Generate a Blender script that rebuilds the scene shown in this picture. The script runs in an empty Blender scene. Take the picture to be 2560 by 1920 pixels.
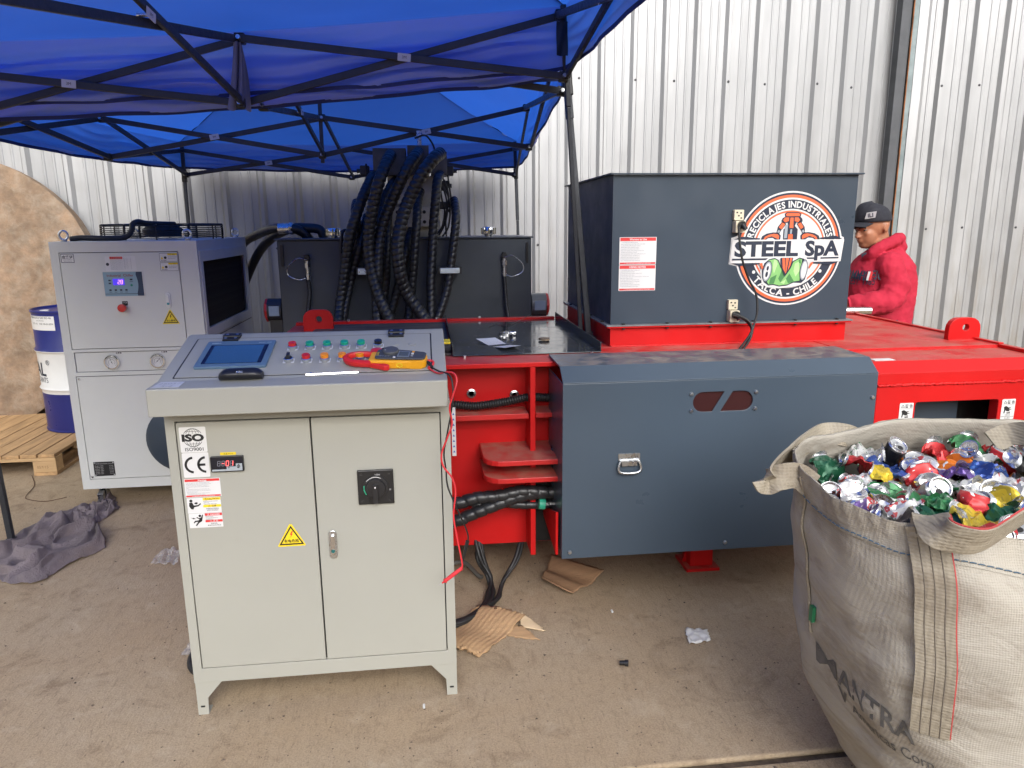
import bpy, bmesh, math, random
from mathutils import Vector as V, Matrix, noise
from mathutils.geometry import tessellate_polygon

S = bpy.context.scene
COL = S.collection
rnd = random.Random(11)
R = math.radians

# ------------------------------------------------------------------ camera
FPX, CXP, CYP = 1815.0, 1280.0, 960.0          # focal length in photo pixels, photo centre
EYE = V((0, 0, 1.6))
yaw, pitch, roll = R(6.6), R(12.4), R(-0.5)
_f = V((math.sin(yaw) * math.cos(pitch), math.cos(yaw) * math.cos(pitch), -math.sin(pitch)))
_r0 = V((math.cos(yaw), -math.sin(yaw), 0))
_u0 = _r0.cross(_f)
_r = _r0 * math.cos(roll) + _u0 * math.sin(roll)
_u = -_r0 * math.sin(roll) + _u0 * math.cos(roll)
cam = bpy.data.cameras.new('camera')
cam.sensor_width = 36.0
cam.lens = 36.0 * FPX / 2560.0
cam.clip_start = 0.05
cam.clip_end = 500
co = bpy.data.objects.new('camera', cam)
COL.objects.link(co)
co.matrix_world = Matrix(((_r.x, _u.x, -_f.x, EYE.x), (_r.y, _u.y, -_f.y, EYE.y), (_r.z, _u.z, -_f.z, EYE.z), (0, 0, 0, 1)))
S.camera = co

# ------------------------------------------------------------------ sky, sun, exposure
SUN_ELEV, SUN_AZ = 34.0, 172.0                  # azimuth clockwise from +Y (the wall), so the light comes from the right and behind the camera
w = bpy.data.worlds.new('World')
S.world = w
w.use_nodes = True
nt = w.node_tree
bg = nt.nodes['Background']
sky = nt.nodes.new('ShaderNodeTexSky')
sky.sky_type = 'NISHITA'
sky.sun_disc = False
sky.sun_elevation = R(SUN_ELEV)
sky.sun_rotation = R(SUN_AZ)
sky.dust_density = 4.0
sky.air_density = 1.2
hs = nt.nodes.new('ShaderNodeHueSaturation')
hs.inputs['Saturation'].default_value = 0.16    # thin high cloud: a pale sky
nt.links.new(sky.outputs[0], hs.inputs['Color'])
nt.links.new(hs.outputs[0], bg.inputs['Color'])
bg.inputs['Strength'].default_value = 0.15
sl = bpy.data.lights.new('sun', 'SUN')
sl.energy = 0.5
sl.angle = R(35)
sl.color = (1.0, 0.96, 0.9)
so = bpy.data.objects.new('sun', sl)
COL.objects.link(so)
az, el = R(SUN_AZ), R(SUN_ELEV)
sdir = V((math.sin(az) * math.cos(el), math.cos(az) * math.cos(el), math.sin(el)))
so.rotation_euler = sdir.to_track_quat('Z', 'Y').to_euler()
so.location = sdir * 20
S.view_settings.view_transform = 'Standard'
S.view_settings.look = 'None'
S.view_settings.exposure = 0.90
S.view_settings.gamma = 1.0
S.view_settings.use_curve_mapping = False
S.cycles.max_bounces = 8
S.cycles.transparent_max_bounces = 8
S.cycles.caustics_reflective = False
S.cycles.caustics_refractive = False

# ------------------------------------------------------------------ helpers
def ray(x, y):
    return _r * ((x - CXP) / FPX) - _u * ((y - CYP) / FPX) + _f
def at(x, y, Y):
    d = ray(x, y); return EYE + d * (Y / d.y)
def atz(x, y, z):
    d = ray(x, y); return EYE + d * ((z - EYE.z) / d.z)
def atx(x, y, X):
    d = ray(x, y); return EYE + d * (X / d.x)

class Fr:
    """a local frame: origin, two axes, normal"""
    def __init__(s, o, ex=(1, 0, 0), ey=(0, 0, 1)):
        s.o = V(o); s.ex = V(ex).normalized(); s.ey = V(ey); s.ey = (s.ey - s.ex * s.ey.dot(s.ex)).normalized(); s.ez = s.ex.cross(s.ey)
    def __call__(s, u, v, w=0.0):
        return s.o + s.ex * u + s.ey * v + s.ez * w
    def shift(s, u, v, w=0.0, rot=0.0):
        c, q = math.cos(rot), math.sin(rot)
        return Fr(s(u, v, w), s.ex * c + s.ey * q, s.ey * c - s.ex * q)
WORLD = Fr((0, 0, 0), (1, 0, 0), (0, 1, 0))

def rrect(x0, x1, y0, y1, r, n=4):
    p = []
    for cx, cy, a in ((x1 - r, y1 - r, 0), (x0 + r, y1 - r, 90), (x0 + r, y0 + r, 180), (x1 - r, y0 + r, 270)):
        for i in range(n + 1):
            t = R(a + 90 * i / n); p.append((cx + r * math.cos(t), cy + r * math.sin(t)))
    return p
def circ(cx, cy, r, n=24, a0=0, a1=360, ry=None):
    ry = r if ry is None else ry
    m = n if a1 - a0 >= 360 else n + 1
    return [(cx + r * math.cos(R(a0 + (a1 - a0) * i / n)), cy + ry * math.sin(R(a0 + (a1 - a0) * i / n))) for i in range(m)]
def crv(pts, n=8):
    """Catmull-Rom through the points"""
    P = [V(p) for p in pts]; out = []
    for i in range(len(P) - 1):
        a = P[i - 1] if i else P[0] * 2 - P[1]
        b, c = P[i], P[i + 1]
        d = P[i + 2] if i + 2 < len(P) else c * 2 - b
        for k in range(n):
            t = k / n
            out.append(0.5 * ((2 * b) + (c - a) * t + (2 * a - 5 * b + 4 * c - d) * t * t + (3 * b - a - 3 * c + d) * t ** 3))
    out.append(P[-1]); return out
def resample(pts, step):
    out = [pts[0].copy()]; acc = 0.0
    for i in range(len(pts) - 1):
        a, b = pts[i], pts[i + 1]; L = (b - a).length; t = step - acc
        while t <= L:
            out.append(a.lerp(b, t / L)); t += step
        acc = (acc + L) % step
    if (out[-1] - pts[-1]).length > step * .3: out.append(pts[-1].copy())
    return out

_tc = {}
def tmesh(s, bold=0.0):
    k = (s, bold)
    if k not in _tc:
        cu = bpy.data.curves.new('t', 'FONT'); cu.body = s; cu.size = 1.0; cu.resolution_u = 3; cu.offset = bold; cu.fill_mode = 'FRONT'
        ob = bpy.data.objects.new('t', cu); COL.objects.link(ob)
        bpy.context.view_layer.update()
        me = bpy.data.meshes.new_from_object(ob.evaluated_get(bpy.context.evaluated_depsgraph_get()))
        vs = [(v.co.x, v.co.y) for v in me.vertices]; fs = [tuple(p.vertices) for p in me.polygons]
        bpy.data.objects.remove(ob); bpy.data.curves.remove(cu); bpy.data.meshes.remove(me)
        _tc[k] = (vs, fs)
    return _tc[k]

class MB:
    def __init__(s): s.v = []; s.f = []; s.mi = []; s.cur = 0
    def add(s, vs, fs):
        n = len(s.v); s.v += [V(p) for p in vs]; s.f += [tuple(i + n for i in f) for f in fs]; s.mi += [s.cur] * len(fs); return s
    def box(s, x0, x1, y0, y1, z0, z1, fr=WORLD):
        c = [fr(x, y, z) for z in (z0, z1) for y in (y0, y1) for x in (x0, x1)]
        return s.add(c, [(0, 2, 3, 1), (4, 5, 7, 6), (0, 1, 5, 4), (2, 6, 7, 3), (0, 4, 6, 2), (1, 3, 7, 5)])
    def prism(s, loops, fr, w0, w1, caps=(True, True)):
        """extrude a polygon (first loop) with holes (other loops) from w0 to w1 along the frame normal"""
        if loops and not isinstance(loops[0][0], (tuple, list)): loops = [loops]
        def area(p): return sum(p[i - 1][0] * p[i][1] - p[i][0] * p[i - 1][1] for i in range(len(p)))
        L = []
        for i, l in enumerate(loops):
            l = list(l)
            if (area(l) < 0) == (i == 0): l.reverse()
            L.append(l)
        flat = [p for l in L for p in l]; n = len(flat)
        vs = [fr(x, y, w0) for x, y in flat] + [fr(x, y, w1) for x, y in flat]; fs = []
        if len(L) == 1 and len(flat) <= 4 or len(L) == 1 and s._convex(L[0]): tris = [tuple(range(n))]
        else: 
            tris = []
            for t in tessellate_polygon([[V((x, y, 0)) for x, y in l] for l in L]):
                a, b, c = (flat[i] for i in t)
                tris.append(tuple(t) if (b[0] - a[0]) * (c[1] - a[1]) - (b[1] - a[1]) * (c[0] - a[0]) > 0 else tuple(reversed(t)))
        if caps[1]: fs += [tuple(i + n for i in t) for t in tris]
        if caps[0]: fs += [tuple(reversed(t)) for t in tris]
        b = 0
        for l in L:
            m = len(l)
            fs += [(b + i, b + (i + 1) % m, b + (i + 1) % m + n, b + i + n) for i in range(m)]
            b += m
        return s.add(vs, fs)
    @staticmethod
    def _convex(p):
        n = len(p)
        for i in range(n):
            a, b, c = p[i - 2], p[i - 1], p[i]
            if (b[0] - a[0]) * (c[1] - b[1]) - (b[1] - a[1]) * (c[0] - b[0]) < -1e-9: return False
        return True
    def flat(s, loops, fr, w): 
        """flat print: one face, no thickness (ink on a label)"""
        if loops and not isinstance(loops[0][0], (tuple, list)): loops = [loops]
        flat = [p for l in loops for p in l]; tris = []
        for t in tessellate_polygon([[V((x, y, 0)) for x, y in l] for l in loops]):
            a, b, c = (flat[i] for i in t)
            tris.append(tuple(t) if (b[0] - a[0]) * (c[1] - a[1]) - (b[1] - a[1]) * (c[0] - a[0]) > 0 else tuple(reversed(t)))
        return s.add([fr(x, y, w) for x, y in flat], tris)
    def rect(s, x0, x1, y0, y1, fr, w): return s.add([fr(x0, y0, w), fr(x1, y0, w), fr(x1, y1, w), fr(x0, y1, w)], [(0, 1, 2, 3)])
    def text(s, st, fr, u, v, size, w, bold=0.0, align='C', sx=1.0, width=None):
        vs, fs = tmesh(st, bold)
        if not vs: return s
        x0 = min(p[0] for p in vs); x1 = max(p[0] for p in vs)
        if width: sx = width / ((x1 - x0) * size)
        off = {'L': -x0, 'C': -(x0 + x1) / 2, 'R': -x1}[align]
        return s.add([fr(u + (p[0] + off) * size * sx, v + p[1] * size, w) for p in vs], fs)
    def arctext(s, st, fr, cu, cv, rad, size, w, bold, mid, span, up=True):
        """text along an arc: mid angle in degrees, total span in degrees"""
        ws = []
        for ch in st:
            if ch == ' ': ws.append((None, .32)); continue
            vs, fs = tmesh(ch, bold); x0 = min(p[0] for p in vs); x1 = max(p[0] for p in vs); ws.append(((vs, fs, x0), x1 - x0 + .10))
        tot = sum(q[1] for q in ws); acc = 0
        for g, wd in ws:
            c = (acc + wd / 2) / tot - .5; acc += wd
            if not g: continue
            a = R(mid - span * c) if up else R(mid + span * c)
            vs, fs, x0 = g; cw = wd - .10; k = R(span) * rad / (tot * size)
            pts = []
            for p in vs:
                lx = (p[0] - x0 - cw / 2) * size * k; ly = p[1] * size
                if up: rr = rad + ly; q = a - lx / rad
                else: rr = rad - ly; q = a + lx / rad
                pts.append(fr(cu + rr * math.cos(q), cv + rr * math.sin(q), w))
            s.add(pts, fs)
        return s
    def cyl(s, p0, p1, r0, r1=None, n=16, caps=True):
        p0, p1 = V(p0), V(p1); r1 = r0 if r1 is None else r1; d = (p1 - p0).normalized()
        a = d.orthogonal().normalized(); b = d.cross(a); vs = []
        for p, r in ((p0, r0), (p1, r1)):
            vs += [p + a * (r * math.cos(2 * math.pi * i / n)) + b * (r * math.sin(2 * math.pi * i / n)) for i in range(n)]
        fs = [(i, (i + 1) % n, (i + 1) % n + n, i + n) for i in range(n)]
        if caps: fs += [tuple(range(n - 1, -1, -1)), tuple(range(n, 2 * n))]
        return s.add(vs, fs)
    def lathe(s, prof, fr=WORLD, n=24, u=0, v=0, w=0, cap=True):
        vs = []; k = len(prof)
        for r, h in prof:
            for i in range(n):
                t = 2 * math.pi * i / n; vs.append(fr(u + r * math.cos(t), v + r * math.sin(t), w + h))
        fs = [(j * n + i, j * n + (i + 1) % n, (j + 1) * n + (i + 1) % n, (j + 1) * n + i) for j in range(k - 1) for i in range(n)]
        if prof[0][0] > 1e-4: fs.append(tuple(range(n - 1, -1, -1)))
        if prof[-1][0] > 1e-4 and cap: fs.append(tuple((k - 1) * n + i for i in range(n)))
        return s.add(vs, fs)
    def tube(s, pts, r, n=10, caps=True, flat=None, up=None):
        """r: number or function(i, angle, length along); flat=(a,b) half sizes for a strap or bar"""
        pts = [V(p) for p in pts]; vs = []; L = 0.0; prev = None; m = len(pts)
        for i, p in enumerate(pts):
            t = (pts[min(i + 1, m - 1)] - pts[max(i - 1, 0)]).normalized()
            if prev is None:
                a = V(up) if up else t.orthogonal()
            else: a = prev
            a = (a - t * a.dot(t)).normalized(); prev = a; b = t.cross(a)
            if i: L += (p - pts[i - 1]).length
            if flat:
                fa, fb = flat
                vs += [p + a * x * fa + b * y * fb for x, y in ((-1, -1), (1, -1), (1, 1), (-1, 1))]
            else:
                for k in range(n):
                    th = 2 * math.pi * k / n; rr = r(i, th, L) if callable(r) else r
                    vs.append(p + a * (rr * math.cos(th)) + b * (rr * math.sin(th)))
        if flat: n = 4
        fs = [(j * n + i, j * n + (i + 1) % n, (j + 1) * n + (i + 1) % n, (j + 1) * n + i) for j in range(m - 1) for i in range(n)]
        if caps: fs += [tuple(range(n - 1, -1, -1)), tuple((m - 1) * n + i for i in range(n))]
        return s.add(vs, fs)
    def bar(s, p0, p1, wa, wb, up=(0, 0, 1)):
        return s.tube([p0, p1], 0, flat=(wa / 2, wb / 2), up=up)
    def grid(s, fn, nu, nv, wrap=False):
        vs = [fn(i / nu, j / nv) for j in range(nv + 1) for i in range(nu if wrap else nu + 1)]
        st = nu if wrap else nu + 1
        fs = [(j * st + i, j * st + (i + 1) % st, (j + 1) * st + (i + 1) % st, (j + 1) * st + i) for j in range(nv) for i in range(nu)]
        return s.add(vs, fs)
    def ball(s, c, r, n=12, sc=(1, 1, 1)):
        c = V(c); m = n // 2
        return s.grid(lambda u, v: c + V((r * sc[0] * math.cos(2 * math.pi * u) * math.sin(math.pi * min(max(v, .001), .999)), r * sc[1] * math.sin(2 * math.pi * u) * math.sin(math.pi * min(max(v, .001), .999)), -r * sc[2] * math.cos(math.pi * v))), n, m, True)

def obj(name, mb, m, parent=None, org=None, smooth=None, bev=0, solid=0, sub=0, label=None, seg=2):
    """link a mesh builder as one mesh object; coordinates given in the world are made relative to org"""
    if org is None: org = V(parent['_o']) if parent is not None and '_o' in parent else V((0, 0, 0))
    me = bpy.data.meshes.new(name)
    me.from_pydata([tuple(p - V(org)) for p in mb.v], [], mb.f)
    for q in (m if isinstance(m, (list, tuple)) else [m]): me.materials.append(q)
    if isinstance(m, (list, tuple)): me.polygons.foreach_set('material_index', mb.mi)
    if smooth is not None:
        me.polygons.foreach_set('use_smooth', [True] * len(me.polygons))
        me.set_sharp_from_angle(angle=R(smooth))
    me.update()
    o = bpy.data.objects.new(name, me); COL.objects.link(o)
    if parent is not None: o.parent = parent; o['_o'] = tuple(org)
    else: o.location = org; o['_o'] = tuple(org)
    if solid:
        q = o.modifiers.new('thickness', 'SOLIDIFY'); q.thickness = solid; q.offset = 0
    if bev:
        q = o.modifiers.new('bevel', 'BEVEL'); q.width = bev; q.segments = seg; q.limit_method = 'ANGLE'; q.angle_limit = R(40)
    if sub:
        q = o.modifiers.new('subd', 'SUBSURF'); q.levels = sub; q.render_levels = sub
    if label: o['label'] = label
    return o
def tag(o, label, cat, group=None):
    o['label'] = label; o['category'] = cat
    if group: o['group'] = group
    return o
def thing(name, label, cat, loc=(0, 0, 0), group=None):
    o = bpy.data.objects.new(name, None); COL.objects.link(o); o.location = loc; o['_o'] = tuple(loc); o.empty_display_size = .05
    return tag(o, label, cat, group)
def struct(o): o['kind'] = 'structure'; return o

# ------------------------------------------------------------------ materials
def mat(name, col, rough=.5, metal=0., var=.12, vs=5., bump=0., bs=80., dust=0., dcol=(.30, .23, .17), dsc=9., spec=.5, coat=0., stretch=(1, 1, 1), rvar=.1, up=True, trans=0., dirt=0., dirtcol=(.10, .075, .05), dirts=3., wear=0.):
    m = bpy.data.materials.new(name); m.use_nodes = True; nt = m.node_tree; N = nt.nodes; L = nt.links
    b = N['Principled BSDF']; tc = N.new('ShaderNodeTexCoord'); mp = N.new('ShaderNodeMapping'); mp.inputs['Scale'].default_value = stretch
    L.new(tc.outputs['Object'], mp.inputs['Vector'])
    def nz(scale, det=5., rg=.6, dist=0.):
        q = N.new('ShaderNodeTexNoise'); q.inputs['Scale'].default_value = scale; q.inputs['Detail'].default_value = det; q.inputs['Roughness'].default_value = rg; q.inputs['Distortion'].default_value = dist
        L.new(mp.outputs[0], q.inputs['Vector']); return q.outputs['Fac']
    def ramp(src, a, c, v0=0., v1=1.):
        q = N.new('ShaderNodeMapRange'); q.inputs['From Min'].default_value = a; q.inputs['From Max'].default_value = c; q.inputs['To Min'].default_value = v0; q.inputs['To Max'].default_value = v1; q.clamp = True
        L.new(src, q.inputs['Value']); return q.outputs[0]
    def mix(f, a, c):
        q = N.new('ShaderNodeMix'); q.data_type = 'RGBA'
        for sock, val in ((q.inputs['Factor'], f), (q.inputs['A'], a), (q.inputs['B'], c)):
            pass
        for idx, val in ((0, f), (6, a), (7, c)):
            if hasattr(val, 'links') or hasattr(val, 'is_linked'): L.new(val, q.inputs[idx])
            else: q.inputs[idx].default_value = val if idx == 0 else (*val, 1)
        return q.outputs[2]
    lo = tuple(max(0, c * (1 - var)) for c in col); hi = tuple(min(1, c * (1 + var)) for c in col)
    c = mix(ramp(nz(vs), .3, .7), lo, hi)
    rg = ramp(nz(vs * 2.7), .3, .7, max(0, rough - rvar), min(1, rough + rvar))
    if dirt:
        c = mix(ramp(nz(dirts, 8, .7, .6), .62 - dirt * .35, .75, 0, min(1, dirt * 1.3)), c, dirtcol)
    if dust:
        f = ramp(nz(dsc, 8, .68, .4), .62 - dust * .4, .72, 0, min(.92, dust * 1.4))
        if up:
            g = N.new('ShaderNodeNewGeometry'); sp = N.new('ShaderNodeSeparateXYZ'); L.new(g.outputs['Normal'], sp.inputs[0])
            um = ramp(sp.outputs['Z'], .93, .99); q = N.new('ShaderNodeMath'); q.operation = 'MULTIPLY'; L.new(f, q.inputs[0]); L.new(um, q.inputs[1]); f = q.outputs[0]
        c = mix(f, c, dcol)
        q = N.new('ShaderNodeMix'); q.data_type = 'FLOAT'; L.new(f, q.inputs[0]); L.new(rg, q.inputs[2]); q.inputs[3].default_value = .9; rg = q.outputs[0]
    L.new(c, b.inputs['Base Color']); L.new(rg, b.inputs['Roughness'])
    b.inputs['Metallic'].default_value = metal; b.inputs['Specular IOR Level'].default_value = spec
    if coat: b.inputs['Coat Weight'].default_value = coat; b.inputs['Coat Roughness'].default_value = .12
    if bump:
        q = N.new('ShaderNodeBump'); q.inputs['Strength'].default_value = bump; q.inputs['Distance'].default_value = .01; L.new(nz(bs, 6, .6), q.inputs['Height']); L.new(q.outputs[0], b.inputs['Normal'])
    return m
def emis(name, col, st, base=(0, 0, 0)):
    m = bpy.data.materials.new(name); m.use_nodes = True; b = m.node_tree.nodes['Principled BSDF']
    b.inputs['Base Color'].default_value = (*base, 1); b.inputs['Roughness'].default_value = .15
    b.inputs['Emission Color'].default_value = (*col, 1); b.inputs['Emission Strength'].default_value = st
    return m

RED = mat('red paint', (.50, .008, .009), .40, var=.10, vs=3, bump=.05, bs=25, dust=.60, dcol=(.46, .19, .15), dsc=9, spec=.28)
REDV = mat('red paint dusty plate', (.46, .010, .010), .45, var=.15, vs=4, dust=.75, dcol=(.40, .20, .14), dsc=12)
GREY = mat('dark grey paint', (.044, .060, .082), .36, var=.07, vs=2.2, bump=.03, bs=6, dust=.22, dcol=(.33, .27, .2), dsc=14, dirt=.06, dirtcol=(.12, .12, .12), dirts=2, spec=.3)
GREYD = mat('dark grey paint with dust', (.056, .078, .106), .30, var=.06, vs=2, bump=.02, bs=5, dust=.58, dcol=(.34, .27, .21), dsc=14, spec=.4, rvar=.03)
TANK = mat('tank grey paint', (.045, .055, .067), .40, var=.14, vs=3, bump=.05, bs=10, dust=.3, dirt=.15, dirtcol=(.12, .12, .11))
BEIGE = mat('cabinet paint', (.345, .342, .302), .5, var=.025, vs=2.5, bump=.04, bs=250, dirt=.07, dirtcol=(.24, .22, .185), dirts=3, dust=.1, dcol=(.40, .37, .32), spec=.3)
CHILL = mat('chiller paint', (.60, .615, .595), .5, var=.03, vs=3, bump=.04, bs=250, dirt=.05, dirtcol=(.3, .28, .24), dirts=3)
BLACK = mat('black plastic', (.012, .012, .013), .4, var=.2, vs=20)
RUBBER = mat('black hose guard', (.016, .017, .020), .38, var=.25, vs=12, dust=.25, dcol=(.12, .11, .1), dsc=20)
CABLE = mat('black cable', (.013, .013, .014), .5, var=.2, vs=20, dust=.2, dcol=(.1, .09, .08))
DARK = mat('dark inside', (.012, .012, .013), .8)
ZINC = mat('zinc plated steel', (.62, .64, .66), .30, 1.0, var=.15, vs=15, bump=.05)
CHROME = mat('chrome', (.75, .76, .78), .13, 1.0, var=.05, vs=15)
STEEL = mat('machined steel', (.52, .50, .43), .42, .35, var=.2, vs=10, dirt=.2, dirtcol=(.1, .09, .07))
INOX = mat('stainless pipe', (.68, .67, .65), .22, 1.0, var=.05, vs=12)
WHITE = mat('white label', (.66, .66, .66), .45, var=.03)
INK = mat('black ink', (.012, .012, .014), .5, var=.1)
NAVY = mat('navy ink', (.014, .022, .045), .45, var=.1)
ORANGE = mat('orange ink', (.72, .13, .045), .45, var=.06)
LRED = mat('label red', (.62, .035, .035), .45, var=.05)
LYEL = mat('label yellow', (.80, .60, .02), .45, var=.05)
GTXT = mat('grey print', (.22, .23, .26), .5, var=.1)
SKIN = mat('skin', (.36, .155, .085), .5, var=.14, vs=14, bump=.06, bs=90)
# ------------------------------------------------------------------ ground: brushed concrete slabs with a joint
def concrete():
    m = bpy.data.materials.new('brushed dusty concrete'); m.use_nodes = True; nt = m.node_tree; N = nt.nodes; L = nt.links; b = N['Principled BSDF']
    tc = N.new('ShaderNodeTexCoord')
    def nz(scale, det, rg, st=(1, 1, 1), rot=0., dist=0.):
        mp = N.new('ShaderNodeMapping'); mp.inputs['Scale'].default_value = st; mp.inputs['Rotation'].default_value = (0, 0, rot); L.new(tc.outputs['Object'], mp.inputs['Vector'])
        q = N.new('ShaderNodeTexNoise'); q.inputs['Scale'].default_value = scale; q.inputs['Detail'].default_value = det; q.inputs['Roughness'].default_value = rg; q.inputs['Distortion'].default_value = dist
        L.new(mp.outputs[0], q.inputs['Vector']); return q.outputs['Fac']
    def mr(src, a, c, v0=0., v1=1.):
        q = N.new('ShaderNodeMapRange'); q.inputs['From Min'].default_value = a; q.inputs['From Max'].default_value = c; q.inputs['To Min'].default_value = v0; q.inputs['To Max'].default_value = v1; L.new(src, q.inputs['Value']); return q.outputs[0]
    def mix(f, a, c):
        q = N.new('ShaderNodeMix'); q.data_type = 'RGBA'; L.new(f, q.inputs[0])
        for i, v in ((6, a), (7, c)):
            if isinstance(v, tuple): q.inputs[i].default_value = (*v, 1)
            else: L.new(v, q.inputs[i])
        return q.outputs[2]
    streak = nz(5.0, 9, .75, (16, 2.6, 1), R(24), 1.1)
    fine = nz(160, 6, .7)
    blot = nz(1.1, 7, .62, dist=.5)
    stain = nz(3.4, 9, .66, dist=1.2)
    sand = nz(.55, 5, .55)
    c = mix(mr(sand, .35, .65), (.40, .295, .19), (.47, .36, .24))
    c = mix(mr(blot, .42, .68, 0, .75), c, (.44, .355, .255))
    c = mix(mr(stain, .54, .70, 0, .70), c, (.19, .13, .08))
    c = mix(mr(streak, .52, .68, 0, .45), c, (.17, .12, .08))
    c = mix(mr(fine, .42, .72, 0, .62), c, (.15, .11, .075))
    mid = nz(22, 8, .75, dist=.8)
    c = mix(mr(mid, .52, .72, 0, .55), c, (.20, .145, .095))
    pale = nz(7, 8, .7, dist=.6)
    c = mix(mr(pale, .55, .75, 0, .5), c, (.52, .43, .32))
    speck = nz(46, 3, .6)
    c = mix(mr(speck, .70, .74, 0, .8), c, (.05, .038, .03))
    L.new(c, b.inputs['Base Color']); b.inputs['Roughness'].default_value = .88; b.inputs['Specular IOR Level'].default_value = .25
    a = N.new('ShaderNodeMath'); a.operation = 'ADD'; L.new(mr(streak, .3, .7, 0, .8), a.inputs[0]); L.new(mr(fine, .3, .7, 0, .7), a.inputs[1])
    bp = N.new('ShaderNodeBump'); bp.inputs['Strength'].default_value = .55; bp.inputs['Distance'].default_value = .006; L.new(a.outputs[0], bp.inputs['Height']); L.new(bp.outputs[0], b.inputs['Normal'])
    return m
CONC = concrete()
SOIL = mat('joint filled with dirt', (.12, .09, .065), .95, var=.4, vs=30, bump=.6, bs=90)
gm = MB(); gm.grid(lambda u, v: V((-90 + 180 * u, -90 + 180 * v, -.022)), 8, 8)
ground = struct(obj('ground', gm, SOIL))
for (x0, x1, y0, y1) in ((-88, 88, 1.832, 88), (-88, 88, -88, 1.800)):
    mb = MB(); mb.prism([(x0, y0), (x1, y0), (x1, y1), (x0, y1)], Fr((0, 0, 0), (1, 0, 0), (0, 1, 0)), -.021, 0)
    obj('concrete_slab', mb, CONC, ground, bev=.009, seg=3)
# loose grit on the slab
mb = MB(); r2 = random.Random(5)
for i in range(1500):
    x, y = r2.uniform(-2.6, 1.4), r2.uniform(1.85, 4.6) if r2.random() < .6 else r2.uniform(1.7, 3.3); s = r2.choice((.0014, .002, .002, .0028, .004)) * r2.uniform(.7, 1.4); a = r2.uniform(0, 6.3)
    q = [V((x + s * r2.uniform(.7, 1.8) * math.cos(a + k * 2.1), y + s * r2.uniform(.7, 1.5) * math.sin(a + k * 2.1), .0005)) for k in range(3)]
    mb.add(q + [V((x, y, s * .9))], [(0, 1, 3), (1, 2, 3), (2, 0, 3), (2, 1, 0)])
GRIT = mat('grit', (.11, .08, .06), .9, var=.7, vs=9)
o = obj('loose_grit', mb, GRIT); tag(o, 'scattered dark grit and crumbs on the concrete slab', 'grit'); o['kind'] = 'stuff'

# unseen hill ring, added round the yard to block low sky light
mb = MB(); mb.grid(lambda u, v: V(((46 + 26 * v) * math.cos(2 * math.pi * u), (46 + 26 * v) * math.sin(2 * math.pi * u), -.5 + (15.5 + 3.5 * noise.noise(V((4 * math.cos(2 * math.pi * u), 4 * math.sin(2 * math.pi * u), 2)))) * math.sin(math.pi / 2 * min(1, v * 1.3)))), 96, 10, True)
struct(obj('horizon_blocker', mb, mat('dark horizon blocker', (.075, .075, .045), .95, var=.4, vs=.2), smooth=60))

# ------------------------------------------------------------------ corrugated metal wall
def galv():
    m = bpy.data.materials.new('aluminium zinc sheet'); m.use_nodes = True; nt = m.node_tree; N = nt.nodes; L = nt.links; b = N['Principled BSDF']
    tc = N.new('ShaderNodeTexCoord')
    def nz(scale, det=4, rg=.55, st=(1, 1, 1)):
        mp = N.new('ShaderNodeMapping'); mp.inputs['Scale'].default_value = st; L.new(tc.outputs['Object'], mp.inputs['Vector'])
        q = N.new('ShaderNodeTexNoise'); q.inputs['Scale'].default_value = scale; q.inputs['Detail'].default_value = det; q.inputs['Roughness'].default_value = rg; L.new(mp.outputs[0], q.inputs['Vector']); return q.outputs['Fac']
    def mr(src, a, c, v0=0., v1=1.):
        q = N.new('ShaderNodeMapRange'); q.inputs['From Min'].default_value = a; q.inputs['From Max'].default_value = c; q.inputs['To Min'].default_value = v0; q.inputs['To Max'].default_value = v1; L.new(src, q.inputs['Value']); return q.outputs[0]
    def mix(f, a, c):
        q = N.new('ShaderNodeMix'); q.data_type = 'RGBA'; L.new(f, q.inputs[0])
        for i, v in ((6, a), (7, c)):
            if isinstance(v, tuple): q.inputs[i].default_value = (*v, 1)
            else: L.new(v, q.inputs[i])
        return q.outputs[2]
    c = mix(mr(nz(1.3, 6, .6, (4, 1, .35)), .3, .7), (.34, .345, .355), (.45, .455, .465))
    dirt = nz(2.0, 8, .7, (5, 1, .8))
    sp = N.new('ShaderNodeSeparateXYZ'); L.new(tc.outputs['Object'], sp.inputs[0])
    low = mr(sp.outputs['Z'], 2.4, .5)      # splashed dirt near the ground
    q = N.new('ShaderNodeMath'); q.operation = 'MULTIPLY'; L.new(mr(dirt, .48, .75, 0, .8), q.inputs[0]); L.new(low, q.inputs[1])
    c = mix(q.outputs[0], c, (.30, .265, .21))
    L.new(c, b.inputs['Base Color'])
    L.new(mr(nz(6, 5, .6), .3, .7, .34, .50), b.inputs['Roughness'])
    b.inputs['Metallic'].default_value = .45
    bp = N.new('ShaderNodeBump'); bp.inputs['Strength'].default_value = .35; bp.inputs['Distance'].default_value = .03; L.new(nz(1.6, 3, .5, (1.6, 1, .5)), bp.inputs['Height'])
    bp2 = N.new('ShaderNodeBump'); bp2.inputs['Strength'].default_value = .08; bp2.inputs['Distance'].default_value = .004; L.new(nz(55, 3, .6), bp2.inputs['Height']); L.new(bp.outputs[0], bp2.inputs['Normal']); L.new(bp2.outputs[0], b.inputs['Normal'])
    return m
GALV = galv()
SCREW = mat('dark screw washer', (.06, .06, .065), .5, .5)
PER = .30
def prof(x):
    pts = [(0, 0), (.052, 0), (.058, .005), (.070, .005), (.076, 0), (.128, 0), (.134, .005), (.146, .005), (.152, 0), (.200, 0), (.222, .040), (.250, .040), (.272, 0)]
    return [(x + a, d) for a, d in pts]
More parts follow.
